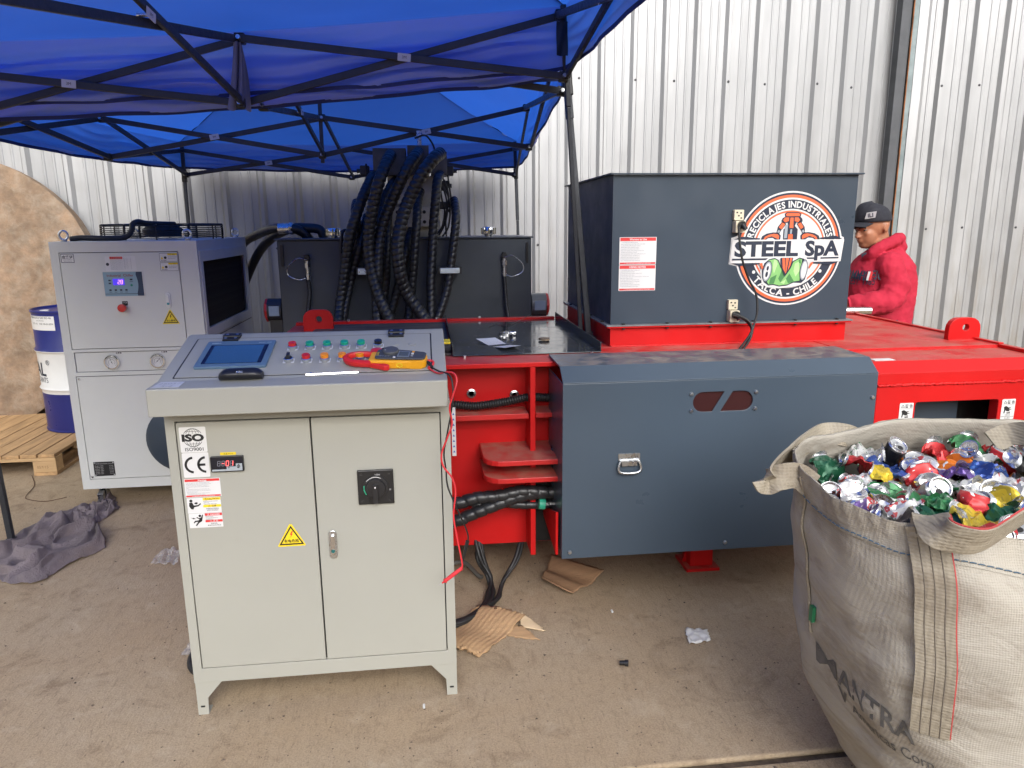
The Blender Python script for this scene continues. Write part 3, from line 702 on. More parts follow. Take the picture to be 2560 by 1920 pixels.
obj('small_print', mb, GTXT, st)
st = sticker(-.769, -.667, .7195, .7705, .001, name='caution_sticker')
for z0, z1 in ((.7615, .7700), (.7385, .7465)): mb = MB(); mb.rect(-.721, -.6675, z0, z1, FD, .0010); obj('yellow_bar', mb, LYEL, st)
mb = MB(); mb.text('⚠CAUTION', FD, -.694, .7630, .0075, .0014, .02); mb.text('⚠ 注意', FD, -.694, .7397, .0072, .0014, .01)
for i, s in enumerate(('Read the instruction manual', 'before use.', 'Follow all the safety rules')): mb.text(s, FD, -.719, .757 - i * .0045, .0038, .0014, 0, 'L')
for i, s in enumerate(('使用前请仔细阅读', '说明书 安全操作')): mb.text(s, FD, -.694, .7315 - i * .0055, .0048, .0014)
# reader pictogram
mb.flat(circ(-.7565, .7615, .0048, 14), FD, .0012)
mb.flat([(-.762, .756), (-.753, .756), (-.749, .746), (-.737, .747), (-.729, .753), (-.727, .750), (-.736, .7425), (-.748, .7405), (-.752, .7325), (-.758, .7345), (-.7635, .744)], FD, .0012)
mb.flat([(-.748, .752), (-.741, .7495), (-.735, .754), (-.742, .757)], FD, .00122)
obj('caution_print', mb, INK, st)
st = sticker(-.768, -.6665, .6705, .7185, .001, name='danger_sticker')
for z0, z1 in ((.7095, .7180), (.6880, .6955)): mb = MB(); mb.rect(-.719, -.667, z0, z1, FD, .0010); obj('red_bar', mb, LRED, st)
mb = MB(); mb.text('⚠ DANGER', FD, -.693, .7112, .0072, .0014, .02); mb.text('⚠ 危 险', FD, -.693, .6892, .0068, .0014, .01); obj('white_print', mb, WHITE, st)
mb = MB()
for i, s in enumerate(('Electric shock.', 'Turn power off before', 'maintenance')): mb.text(s, FD, -.717, .7055 - i * .0045, .0040, .0014, 0, 'L')
for i, s in enumerate(('触电危险', '维修时请关闭电源')): mb.text(s, FD, -.693, .6815 - i * .006, .0050, .0014)
mb.flat(circ(-.7345, .7105, .0042, 14), FD, .0012)
mb.flat([(-.7435, .7075), (-.737, .7035), (-.7305, .7055), (-.7275, .7145), (-.7245, .7140), (-.7275, .7005), (-.729, .6925), (-.738, .6875), (-.7465, .6770), (-.7500, .6790), (-.7405, .6915), (-.7485, .6905), (-.7535, .6860), (-.7555, .6885), (-.7500, .6950), (-.7390, .6960), (-.7365, .6995), (-.7455, .7045)], FD, .0012)
mb.flat([(-.764, .7065), (-.756, .7035), (-.755, .7055), (-.746, .7010), (-.752, .7015), (-.753, .6995)], FD, .0012)
obj('danger_print', mb, INK, st)
# triangle sticker
def tri_sticker(cx, zb, wd, ht, fr, parent, txt, sub, name='hazard_triangle'):
    mb = MB(); mb.prism([(cx - wd / 2 - .004, zb - .005), (cx + wd / 2 + .004, zb - .005), (cx + wd / 2 + .004, zb - .001), (cx + .004, zb + ht + .004), (cx - .004, zb + ht + .004), (cx - wd / 2 - .004, zb - .001)], fr, .0001, .0006); s = obj(name, mb, LYEL, parent)
    mb = MB(); ht2 = ht * .72; wd2 = wd * .78
    mb.flat([[(cx - wd / 2, zb), (cx + wd / 2, zb), (cx, zb + ht)], [(cx - wd * .40, zb + ht * .07), (cx, zb + ht * .87), (cx + wd * .40, zb + ht * .07)]], fr, .0010)
    mb.text(txt, fr, cx, zb + ht * .13, ht * .19, .0010, .02, width=wd * .60)
    obj('triangle_print', mb, INK, s)
    mb = MB(); k = ht
    mb.flat([(cx + .04 * k, zb + .72 * k), (cx - .07 * k, zb + .52 * k), (cx - .005 * k, zb + .53 * k), (cx - .05 * k, zb + .36 * k), (cx + .08 * k, zb + .57 * k), (cx + .02 * k, zb + .57 * k), (cx + .10 * k, zb + .70 * k)], fr, .0011)
    obj('bolt_print', mb, sub, s)
tri_sticker(-.460, .5955, .078, .066, FD, cab, '有电危险', LRED)
# digital readout
mb = MB(); mb.prism(rrect(-.684, -.585, .855, .905, .003), FD, .0002, .011); dsp = obj('digital_readout', mb, BLACK, cab, bev=.0015)
mb = MB(); mb.prism(rrect(-.6825, -.5865, .8575, .9035, .002), FD, .0112, .0116); obj('face', mb, mat('readout face', (.010, .012, .02), .15), dsp)
mb = MB(); mb.rect(-.680, -.589, .8585, .8640, FD, .0118); mb.rect(-.636, -.589, .8642, .8725, FD, .0118); mb.rect(-.608, -.589, .8727, .8815, FD, .0118); obj('grey_keys', mb, mat('readout grey', (.35, .39, .42), .4), dsp)
mb = MB()
for p in ([(-.631, .8665), (-.631, .8715), (-.626, .869)], [(-.604, .8665), (-.596, .8715), (-.604, .8715)], [(-.606, .8715), (-.594, .8715), (-.600, .8660)], [(-.606, .8740), (-.594, .8740), (-.600, .8795)]): mb.flat(p, FD, .0121)
obj('arrows', mb, INK, dsp)
SEG = {'8': 'abcdefg', '-': 'g', '0': 'abcdef', '1': 'bc', 'r': 'ab'}
def seg7(mb, fr, x, z, wd, ht, segs, w, t=.0014):
    P = {'a': ((0, 1), (1, 1)), 'b': ((1, 1), (1, .5)), 'c': ((1, .5), (1, 0)), 'd': ((0, 0), (1, 0)), 'e': ((0, .5), (0, 0)), 'f': ((0, 1), (0, .5)), 'g': ((0, .5), (1, .5))}
    for q in segs:
        (ax, ay), (bx, by) = P[q]; line(mb, fr, (x + ax * wd + ay * .002, z + ay * ht), (x + bx * wd + by * .002, z + by * ht), t, w)
mb = MB()
for i, q in enumerate(('abcdefg', 'abcdef', '', 'abdefg')): seg7(mb, FD, -.663 + i * .0128, .8755, .0075, .0155, q, .0118)
obj('dim_segments', mb, mat('dim digits', (.22, .22, .25), .4), dsp)
mb = MB()
for i, q in enumerate(('', 'g', 'abcdef', 'bc')): seg7(mb, FD, -.663 + i * .0128, .8755, .0075, .0155, q, .0121)
obj('lit_segments', mb, emis('red digits', (1, .12, .12), 2.2), dsp)
st = sticker(-.655, -.607, .9065, .9155, .002, LYEL, name='yellow_sticker'); mb = MB(); mb.text('油温 MC-3', FD, -.631, .9090, .006, .0011); obj('small_print', mb, INK, st)
# lock handle
mb = MB(); mb.prism(rrect(-.342, -.317, .541, .638, .0124, 8), FD, .0002, .006); lk = obj('lock_handle', mb, ZINC, cab, bev=.002)
mb = MB(); mb.prism(rrect(-.337, -.322, .555, .624, .0074, 8), FD, .0065, .013); obj('lever', mb, CHROME, lk, bev=.003)
mb = MB(); mb.lathe([(.0062, 0), (.0062, .001), (.0001, .0014)], FD, 18, -.3295, .570, .0131); obj('lock_disc', mb, mat('teal disc', (.02, .12, .12), .3), lk)
# rotary main switch
mb = MB(); mb.prism(rrect(-.2405, -.1265, .7225, .8385, .003), FD, .0002, .010); sw = obj('rotary_switch', mb, BLACK, cab, bev=.003)
mb = MB(); mb.lathe([(.040, 0), (.040, .004), (.032, .005), (.030, .014), (.0001, .015)], FD, 36, -.1835, .7795, .010); mb.prism(rrect(-.1915, -.1755, .734, .795, .004), FD, .024, .036); obj('knob', mb, mat('black knob', (.018, .018, .02), .35), sw, smooth=40)
mb = MB(); arcline(mb, FD, -.1835, .7795, .0365, .0365, 165, 215, .004, .0146); obj('green_mark', mb, mat('green mark', (.02, .3, .17), .4), sw)
mb = MB(); arcline(mb, FD, -.1835, .7795, .0365, .0365, 62, 140, .0018, .0146); mb.text('I-ON', FD, -.1765, .822, .0075, .0146); mb.text('O', FD, -.1385, .7700, .0075, .0146); mb.flat(circ(-.1835, .7885, .0025, 10), FD, .0366); obj('switch_print', mb, WHITE, sw)
for (u, v) in ((-.228, .826), (-.139, .826), (-.139, .735), (-.228, .735)):
    mb = MB(); mb.lathe([(.0045, 0), (.0045, .0008), (.002, .0004), (.0001, .0003)], FD, 12, u, v, .0101); obj('switch_screw', mb, mat('black screw', (.03, .03, .03), .3) if u == -.228 and v > .8 else bpy.data.materials['black screw'], sw)
# narrow sticker strip on the press web beside the cabinet
mb = MB(); mb.prism([(.083, .66), (.100, .66), (.100, .868), (.083, .868)], FRONT(2.90), .0, .001); o = obj('warning_strip', mb, WHITE, press)
mb = MB()
for i in range(8): mb.flat([(.086, .675 + i * .023), (.096, .675 + i * .023), (.091, .685 + i * .023)], FRONT(2.90), .0016)
obj('strip_print', mb, mat('blue ink', (.05, .12, .4), .5), o)

# ------------------------------------------------------------------ things lying on the console
# clamp meter
mfr = SL.shift(-.128, sv(2.318), .0022, R(-8)); mt = thing('clamp_meter', 'yellow and grey clamp meter with red jaw lying on the console', 'multimeter', tuple(mfr(0, 0, 0)))
MY = mat('meter yellow', (.80, .36, .01), .42, var=.05); MG = mat('meter grey', (.055, .058, .062), .5, var=.1); MR = mat('meter red', (.62, .022, .02), .4, var=.06)
yb = [(-.052, .036), (-.045, .044), (.0, .042), (.06, .036), (.110, .030), (.122, .020), (.122, -.020), (.110, -.030), (.06, -.036), (0, -.038), (-.052, -.040), (-.060, -.030), (-.060, .026)]
mb = MB(); mb.prism(yb, mfr, 0, .028); obj('case', mb, MY, mt, bev=.006, seg=3)
gp = [(-.034, .036), (.0, .040), (.03, .038), (.11, .027), (.119, .018), (.119, -.016), (.11, -.025), (.02, -.030), (-.034, -.030), (-.040, -.022), (-.040, .028)]
mb = MB(); mb.prism(gp, mfr, .0282, .035); obj('front_panel', mb, MG, mt, bev=.003)
mb = MB(); mb.lathe([(.026, 0), (.026, .004), (.024, .007), (.0001, .008)], mfr, 28, .004, .020, .0352); obj('dial', mb, mat('dial grey', (.075, .078, .085), .5), mt, smooth=40)
mb = MB(); mb.rect(-.014, -.009, .010, .013, mfr, .0437); mb.text('OFF V~ A~ Ω', mfr, -.012, -.018, .006, .0358); mb.text('Hz', mfr, .022, -.020, .006, .0358); obj('dial_print', mb, WHITE, mt)
mb = MB(); mb.text('FLUKE', mfr.shift(-.030, -.002, 0, R(90)), 0, 0, .009, .0358, .02); obj('brand_print', mb, LYEL, mt)
mb = MB(); mb.prism(rrect(.030, .068, -.019, .024, .002), mfr, .0352, .0362); lc = obj('lcd_frame', mb, mat('lcd frame', (.16, .18, .2), .4), mt)
mb = MB(); mb.prism(rrect(.034, .064, -.013, .018, .001), mfr, .0364, .0367); obj('lcd', mb, mat('lcd grey', (.085, .10, .10), .2), lc)
for (u, v, mm) in ((.077, .020, MY), (.076, .006, WHITE), (.076, -.010, GTXT), (.022, -.024, WHITE)):
    mb = MB(); mb.prism(rrect(u - .004, u + .004, v - .0035, v + .0035, .002), mfr, .0352, .0375); obj('key', mb, mm, mt)
jaw = [V((-.058 + .004, .030, 0)), V((-.075, .034, 0)), V((-.105, .031, 0)), V((-.128, .018, 0)), V((-.136, .0, 0)), V((-.130, -.018, 0)), V((-.108, -.032, 0)), V((-.078, -.036, 0)), V((-.050, -.036, 0))]
mb = MB(); mb.tube(crv([mfr(p.x, p.y, .016) for p in jaw], 6), lambda i, th, L: .0105 * (1 + .10 * math.cos(4 * th)), 12); obj('jaw', mb, MR, mt, smooth=60)
mb = MB(); mb.prism([(-.055, -.041), (.0, -.041), (.012, -.048), (.010, -.056), (-.006, -.060), (-.020, -.054), (-.040, -.047)], mfr, .004, .022); obj('trigger', mb, MR, mt, bev=.004, seg=3)
mb = MB(); mb.tube(circ(.030, .0145, .0085, 18) and [mfr(.040 + .009 * math.cos(2 * math.pi * i / 16), -.0375, .0145 + .006 * math.sin(2 * math.pi * i / 16)) for i in range(17)], .0016, 6, caps=False); obj('ring_mark', mb, LYEL, mt)
TL_R = mat('red test lead', (.60, .03, .04), .4, var=.05)
for nm, m_, pts in (('red_lead', TL_R, [(.124, .006, .014), (.140, .004, .012), (.142, -.012, .008), (.13, -.028, .004)]), ('black_lead', CABLE, [(.124, -.006, .014), (.134, -.016, .010), (.14, -.024, .006)])):
    mb = MB(); mb.tube(crv([mfr(*p) for p in pts], 5), .0055 if nm == 'black_lead' else .004, 8); obj('lead_plug', mb, m_, mt, smooth=50)
bp = [tuple(mfr(.136, -.024, .006)), at(1098, 928, 2.235), at(1113, 932, 2.17), at(1128, 945, 2.145), at(1133, 985, 2.13), at(1128, 1030, 2.13), at(1117, 1090, 2.14), at(1110, 1135, 2.145), at(1115, 1175, 2.15), at(1119, 1215, 2.15), at(1135, 1255, 2.15), at(1168, 1330, 2.18), at(1168, 1360, 2.2), at(1160, 1395, 2.2)]
mb = MB(); mb.tube(crv(bp, 9), .0026, 7); obj('black_lead', mb, CABLE, mt, smooth=60)
mb = MB(); mb.tube([at(1169, 1352, 2.2), at(1157, 1402, 2.2)], lambda i, th, L: .0065 - .003 * (i > 0), 8); obj('black_probe', mb, BLACK, mt, smooth=40)
rp = [tuple(mfr(.13, -.030, .003)), at(1095, 933, 2.225), at(1118, 930, 2.165), at(1136, 935, 2.14), at(1142, 955, 2.125), at(1132, 990, 2.12), at(1124, 1020, 2.125), at(1130, 1060, 2.13), at(1118, 1095, 2.135), at(1104, 1135, 2.14), at(1108, 1165, 2.14), at(1130, 1195, 2.14), at(1139, 1230, 2.14), at(1134, 1290, 2.14), at(1144, 1350, 2.14), at(1155, 1405, 2.14), at(1155, 1420, 2.14)]
mb = MB(); mb.tube(crv(rp, 9), .0029, 7); obj('red_lead', mb, TL_R, mt, smooth=60)
a, b = at(1155, 1420, 2.14), at(1105, 1458, 2.14)
mb = MB(); mb.tube(crv([a, a.lerp(b, .45), a.lerp(b, .8), a.lerp(b, .84), a.lerp(b, .88), b], 3), lambda i, th, L: (.0062, .0062, .0066, .0066, .0066, .0062, .006, .0056, .0052, .009, .009, .005, .004, .0035, .003, .002)[min(i, 15)], 9); obj('red_probe', mb, TL_R, mt, smooth=40)
mb = MB(); mb.cyl(b, b + (b - a).normalized() * .012, .001, n=6); obj('probe_tip', mb, CHROME, mt)
# loop of leads lying behind the meter
mb = MB(); mb.tube(crv([mfr(-.042, .045, .008), mfr(-.040, .060, .020), mfr(-.02, .076, .020), mfr(.01, .070, .012), mfr(.05, .048, .008), mfr(.075, .040, .006)], 7), .0024, 7); obj('black_lead', mb, CABLE, mt, smooth=60)
mb = MB(); mb.tube(crv([mfr(.002, .044, .008), mfr(-.012, .062, .012), mfr(.0, .082, .014), mfr(.02, .066, .010), mfr(.058, .050, .006)], 7), .0024, 7); obj('red_lead', mb, TL_R, mt, smooth=60)
# black case
p = LED(-.565, .088, 0); mb = MB()
def casefn(u, v):
    th = 2 * math.pi * u; k = 1 - .35 * abs(2 * v - 1) ** 6; prof_ = (.030 + .004 * (v - .5)) * k
    return V((-.630 + .125 * v, p.y + .0 + .026 * math.cos(th) * k + .004 * v, p.z + .0185 * k + .0175 * math.sin(th) * k * (1.0 if math.sin(th) > 0 else .97)))
mb.grid(casefn, 20, 12, True); mb.add([casefn(i / 20, 0) for i in range(20)], [tuple(range(20))]); mb.add([casefn(i / 20, 1) for i in range(20)], [tuple(range(19, -1, -1))])
cs = obj('glasses_case', mb, mat('black leatherette', (.012, .012, .015), .35, var=.2, bump=.1, bs=160), smooth=50, org=p); tag(cs, 'small black glasses case lying on the console ledge', 'case')
mb = MB(); mb.text('BOSS', Fr((-.565, p.y - .026, p.z + .026), (1, .03, 0), (0, .45, .9)), 0, 0, .008, .003); obj('logo_print', mb, ZINC, cs)
# hex key
mb = MB(); q0, q1 = LED(-.372, .108, .005), LED(-.222, .119, .005); mb.tube(crv([q0 + V((.006, .016, 0)), q0, q0 + V((.004, -.002, 0)), q1], 4), .0042, 6)
tag(obj('hex_key', mb, CHROME, org=q0, smooth=30), 'long chrome hex key lying on the console ledge', 'tool')
# ------------------------------------------------------------------ hydraulic power unit behind the press
hpu = thing('hydraulic_power_unit', 'dark grey oil tank with valve tower and thick black hoses behind the press', 'hydraulic unit', (-.12, 4.9, 0))
TX0, TX1, TY = -.895, .665, 4.62
mb = MB(); mb.box(TX0, TX1, TY, 5.25, .62, 1.515); obj('tank', mb, TANK, hpu, bev=.004)
mb = MB(); mb.box(TX0 - .012, TX1 + .012, TY - .012, 5.262, 1.516, 1.526); obj('tank_lid', mb, TANK, hpu, bev=.002)
for x in (TX0 + .04, TX1 - .07, -.2):
    mb = MB(); mb.box(x, x + .05, TY + .05, TY + .55, 0, .619); obj('tank_leg', mb, TANK, hpu)
for x in (TX0 + .028, TX1 - .028):
    mb = MB(); mb.prism([rrect(x - .008, x + .008, 1.36, 1.49, .006)], FRONT(TY), .001, .012); obj('side_lug', mb, BLACK, hpu)
for x in (-.565, .403):
    t = MB(); t.lathe([(.030, 0), (.030, .012), (.040, .013), (.042, .03), (.042, .052), (.036, .060), (.0001, .061)], Fr((x, TY + .10, 1.526), (1, 0, 0), (0, 1, 0)), 24); f_ = obj('filler_cap', t, CHROME, hpu, smooth=40)
    for k in range(8):
        a = k * math.pi / 4; t = MB(); t.cyl((x + .0425 * math.cos(a), TY + .10 + .0425 * math.sin(a), 1.542), (x + .0425 * math.cos(a), TY + .10 + .0425 * math.sin(a), 1.58), .006, n=6); obj('cap_grip', t, CHROME, f_, smooth=50)
# motors at both ends
BLK2 = mat('motor black', (.02, .022, .026), .45, var=.1); MGR = mat('motor grey', (.12, .13, .14), .4, var=.1)
for s, xa, xb, m_ in ((-1, -.90, -.985, BLK2), (1, .67, .765, MGR)):
    z = 1.09; t = MB(); t.cyl((xa, TY + .06, z), (xb, TY + .06, z), .072, n=28); mo = obj('pump_motor', t, m_, hpu, smooth=40)
    t = MB(); t.lathe([(.074, 0), (.074, .012), (.05, .022), (.02, .026), (.0001, .026)], Fr((xb, TY + .06, z), (0, s, 0), (0, 0, 1)), 10); obj('motor_end_cover', t, mat('motor red', (.5, .02, .02), .4) if s < 0 else bpy.data.materials['motor red'], mo)
    t = MB(); t.box(min(xa, xb) + .015, max(xa, xb) - .01, TY - .016, TY - .008, z - .03, z + .03); obj('motor_plate', t, mat('pale motor plate', (.25, .33, .42), .4) if s < 0 else bpy.data.materials['pale motor plate'], mo)
    t = MB(); t.box(min(xa, xb) + .01, max(xa, xb), TY + .02, TY + .1, .70, z - .06); obj('motor_bracket', t, BLK2, mo)
# valve tower
VT = [(-.30, -.10, 4.68, 4.86, 1.90, 2.06), (-.09, .04, 4.66, 4.86, 1.90, 2.075), (.05, .15, 4.68, 4.86, 1.90, 2.04)]
for x0, x1, y0, y1, z0, z1 in VT:
    t = MB(); t.box(x0, x1, y0, y1, z0, z1); obj('valve_block', t, mat('grimy valve steel', (.10, .10, .095), .4, .7, var=.3, vs=8, dirt=.3) if x0 == -.30 else bpy.data.materials['grimy valve steel'], hpu, bev=.003)
t = MB(); t.box(-.22, .10, 4.74, 4.92, 1.527, 1.90); obj('valve_block', t, STEEL, hpu, bev=.003)
t = MB(); t.box(-.165, -.03, 4.70, 4.739, 1.73, 1.80); obj('valve_block', t, STEEL, hpu, bev=.003)
t = MB(); t.box(-.20, .07, 4.68, 4.739, 1.59, 1.71); vb = obj('valve_block', t, STEEL, hpu, bev=.003)
for x in (-.165, -.115, .0, .045):
    for z in (1.62, 1.68):
        t = MB(); t.lathe([(.011, 0), (.011, .002), (.008, .0022), (.007, -.004), (.0001, -.004)], FRONT(4.68), 12, x, z, .0005); obj('block_bolt', t, BLACK, vb, smooth=40)
for (x, z, w_, h_) in ((-.355, 1.93, .055, .06), (.165, 1.93, .05, .06), (-.29, 1.72, .06, .05), (.12, 1.72, .06, .045), (-.27, 1.62, .06, .05), (.13, 1.84, .05, .06)):
    t = MB(); t.box(x - w_ / 2, x + w_ / 2, 4.70, 4.78, z - h_ / 2, z + h_ / 2); so_ = obj('solenoid', t, BLACK, hpu, bev=.006)
    t = MB(); s = -1 if x < 0 else 1; t.cyl((x + s * (w_ / 2 + .0005), 4.74, z), (x + s * (w_ / 2 + .022), 4.74, z), .013, n=10); obj('solenoid_nut', t, BLACK, so_, smooth=40)
t = MB(); t.cyl((-.015, 4.76, 2.0755), (-.015, 4.76, 2.14), .014, n=12); t.cyl((-.015, 4.76, 2.14), (-.015, 4.76, 2.17), .018, n=12); obj('pressure_port', t, ZINC, hpu, smooth=40)
C5 = lambda u, v, Y: at(860 + .2893 * u, 340 + .2893 * v, Y)
HOSE = [  # path in the plane of the photo, radius, near depth
    ([(250, 345), (235, 375), (165, 520), (105, 690), (40, 900), (10, 1150), (-30, 1430), (-50, 1640)], .0285, 4.50),
    ([(105, 575), (95, 640), (110, 760), (95, 940), (60, 1150), (20, 1350), (-10, 1640)], .024, 4.56),
    ([(400, 165), (375, 220), (310, 370), (255, 600), (213, 850), (222, 1080), (262, 1260), (330, 1450), (430, 1660)], .032, 4.42),
    ([(640, 140), (605, 190), (520, 330), (415, 560), (335, 760), (295, 1000), (288, 1150), (285, 1350), (290, 1640)], .031, 4.46),
    ([(830, 150), (775, 200), (665, 340), (555, 570), (490, 760), (465, 960), (482, 1180), (545, 1360), (640, 1500), (760, 1660)], .034, 4.38),
    ([(830, 335), (808, 380), (790, 560), (768, 850), (757, 1100), (750, 1350), (755, 1640)], .026, 4.52),
    ([(950, 555), (962, 610), (967, 720), (945, 950), (918, 1150), (885, 1350), (800, 1600)], .0245, 4.50),
    ([(660, 480), (640, 560), (627, 750), (610, 1000), (592, 1250), (575, 1420), (550, 1640)], .025, 4.53),
    ([(390, 680), (378, 760), (370, 1000), (365, 1250), (345, 1420), (330, 1640)], .022, 4.58),
    ([(195, 700), (175, 790), (138, 950), (80, 1150), (35, 1350), (-20, 1640)], .0245, 4.54),
    ([(590, 800), (560, 890), (520, 1080), (455, 1350), (405, 1520), (370, 1640)], .023, 4.57),
    ([(440, 380), (400, 430), (340, 560), (320, 640), (300, 760)], .022, 4.60),
]
for i, (pp, r, Y) in enumerate(HOSE):
    n = len(pp); pts = []
    for k, (u, v) in enumerate(pp):
        yy = Y + .16 * max(0, 1 - k / 1.6) + (.02 * math.sin(k * 1.3 + i)) - .10 * max(0, (k - n + 3) / 2) ** 2
        pts.append(C5(u, v, max(4.33, yy)))
    mb = MB(); guard(mb, pts, r * 1.12, .034, 16, .005); obj('hydraulic_hose', mb, RUBBER, hpu, smooth=55)
for (u0, u1, v0, v1) in ((830, 1000, 1140, 1190), (120, 195, 1145, 1200)):
    a, b = C5(u0, v1, 4.44), C5(u1, v0, 4.44)
    t = MB(); t.prism(rrect(a.x, b.x, a.z, b.z, .003), FRONT(4.46), 0, .012); cl = obj('hose_clamp', t, mat('pale zinc', (.60, .68, .72), .35, .6) if u0 == 830 else bpy.data.materials['pale zinc'], hpu, bev=.002)
    for x in (a.x + .008, b.x - .008):
        t = MB(); t.lathe([(.006, 0), (.006, .004), (.0001, .005)], FRONT(4.448), 6, x, (a.z + b.z) / 2, .0005); obj('clamp_bolt', t, ZINC, cl)
    t = MB(); t.box(a.x - .012, b.x + .012, 4.462, 4.56, a.z - .004, b.z + .004); obj('clamp_body', t, BLACK, cl)
# gauge hoses with wire loops left and right
for s, x, z in ((-1, -.718, 1.40), (1, .489, 1.40)):
    t = MB(); t.cyl((x, TY - .03, z), (x, TY - .03, z - .12), .011, n=12); t.cyl((x, TY - .03, z - .02), (x, TY - .03, z - .05), .016, n=6); t.cyl((x, TY - .03, z - .09), (x, TY - .03, z - .105), .015, n=12); f_ = obj('gauge_fitting', t, ZINC, hpu, smooth=40)
    t = MB(); t.cyl((x, TY - .0, z + .01), (x, TY - .045, z + .01), .017, n=12); t.cyl((x, TY - .03, z + .03), (x, TY - .03, z - .005), .014, n=10); obj('test_port', t, BLACK, f_, smooth=40)
    dx = .05 * s; mb = MB(); guard(mb, [V((x, TY - .03, z - .12)), V((x + .004, TY - .035, z - .2)), V((x + .2 * dx, TY - .05, z - .3)), V((x + .5 * dx, TY - .09, z - .42)), V((x + .9 * dx, TY - .14, z - .52))], .013, .02, 10, .004); obj('gauge_hose', mb, RUBBER, hpu, smooth=55)
    t = MB(); t.tube(crv([V((x + (.0 if s < 0 else .0), TY - .045, z - .0)), V((x + s * .05, TY - .06, z + .01)), V((x + s * .11, TY - .06, z - .04)), V((x + s * .11, TY - .06, z - .09)), V((x + s * .05, TY - .06, z - .118)), V((x + s * .012, TY - .05, z - .11))], 7), .0028, 6); obj('wire_loop', t, ZINC, hpu, smooth=60)
# thin cables right of the valve tower
for pp in ([(610, 20), (700, -5), (760, 60), (790, 140)], [(820, 300), (880, 420), (905, 540), (880, 700), (885, 870)], [(880, 240), (905, 400), (925, 560), (905, 660)], [(830, 440), (850, 560), (870, 650), (850, 780), (800, 850)], [(845, 420), (880, 520), (895, 640), (870, 760), (820, 860)], [(190, 240), (195, 350), (190, 420), (215, 560)], [(860, 440), (900, 520), (918, 640), (900, 790), (850, 870)]):
    mb = MB(); mb.tube(crv([C5(u, v, 4.70) for u, v in pp], 8), .006, 7); obj('thin_cable', mb, CABLE, hpu, smooth=60)
mb = MB(); mb.tube(crv([C5(45, 815, 4.60), C5(-5, 820, 4.58), C5(-20, 870, 4.57), C5(-25, 1000, 4.57), C5(-5, 1100, 4.56), C5(20, 1200, 4.55)], 7), .010, 8); obj('thick_cable', mb, CABLE, hpu, smooth=60)
# big pipes from chiller to tank
for pp in ([(585, 640, 5.55), (612, 605, 5.5), (640, 588, 5.4), (680, 572, 5.15), (724, 570, 4.93), (755, 580, 4.93), (775, 600, 4.95)], [(590, 770, 5.55), (615, 700, 5.5), (645, 635, 5.4), (680, 595, 5.2), (725, 572, 5.02), (765, 570, 4.95), (800, 575, 4.95), (812, 600, 4.95)]):
    mb = MB(); mb.tube(crv([at(*p) for p in pp], 8), .031, 14); obj('return_pipe', mb, RUBBER, hpu, smooth=60)
a, b = at(697, 572, 4.93), at(735, 571, 4.92); mb = MB(); mb.cyl(a, b, .034, n=16); mb.cyl(a.lerp(b, .72), a.lerp(b, .95), .040, n=6); obj('pipe_coupling', mb, ZINC, hpu, smooth=40)

# ------------------------------------------------------------------ chiller
ch = thing('industrial_chiller', 'tall light grey industrial chiller on castors with display panel and two gauges', 'chiller', (-1.65, 4.8, 0))
KX0, KX1, KY0, KY1, KZ0, KZ1 = -2.033, -1.262, 4.28, 5.42, .107, 1.528
FC = FRONT(KY0)
mb = MB(); mb.prism([[(KX0, KZ0), (KX1, KZ0), (KX1, KZ1), (KX0, KZ1)], [(-1.988, .165), (-1.363, .165), (-1.363, .780), (-1.988, .780)], [(-1.988, .934), (-1.363, .934), (-1.363, 1.470), (-1.988, 1.470)], [(-1.981, .802), (-1.363, .802), (-1.363, .917), (-1.981, .917)]], FC, -.02, 0)
mb.box(KX0, KX0 + .003, KY0 + .0201, KY1, KZ0, KZ1); mb.box(KX0 + .0031, KX1 - .0031, KY1 - .003, KY1, KZ0, KZ1); mb.box(KX0 + .0031, KX1 - .0031, KY0 + .0201, KY1 - .0031, KZ1 - .003, KZ1); mb.box(KX0 + .0031, KX1 - .0031, KY0 + .0201, KY1 - .0031, KZ0, KZ0 + .003)
obj('frame', mb, CHILL, ch, bev=.003)
FS = Fr((KX1, 0, 0), (0, 1, 0), (0, 0, 1))               # right hand side: u = y, v = z, w = +x
mb = MB(); mb.prism([[(KY0 + .021, KZ0), (KY1, KZ0), (KY1, KZ1), (KY0 + .021, KZ1)], [(4.345, 1.03), (5.30, 1.03), (5.30, 1.41), (4.345, 1.41)]], FS, -.003, 0); obj('side_panel', mb, CHILL, ch)
mb = MB(); mb.prism([rrect(4.30, 5.345, .975, 1.47, .004), rrect(4.345, 5.30, 1.03, 1.41, .003)], FS, .0005, .008); obj('vent_frame', mb, CHILL, ch, bev=.001)
mb = MB(); mb.box(4.345, 5.30, 1.03, 1.41, -.03, -.025, FS)
FIN = mat('condenser fins', (.014, .014, .014), .7, var=.5, vs=60); obj('condenser', mb, FIN, ch)
for k in range(46):
    y = 4.352 + k * .0205; mb = MB() if k == 0 else mb
    if k == 0: mb.box(y, y + .002, 1.03, 1.41, -.024, -.008, FS); fin0 = obj('condenser_fin', mb, FIN, ch)
    else:
        c_ = fin0.copy(); COL.objects.link(c_); c_.location.y += k * .0205
for z in (.96, .60, .35):
    mb = MB(); mb.box(4.30, 5.40, z, z + .004, .0003, .0012, FS); obj('seam', mb, INK, ch)
mb = MB(); mb.box(KX0 + .02, KX1 - .11, KY0 + .011, KY0 + .014, .15, 1.48); obj('gap_backing', mb, DARK, ch)
mb = MB(); mb.prism(rrect(-1.9845, -1.3665, .9375, 1.4665, .003, 2), FC, -.008, .0012); cdoor = obj('door', mb, CHILL, ch, bev=.0015)
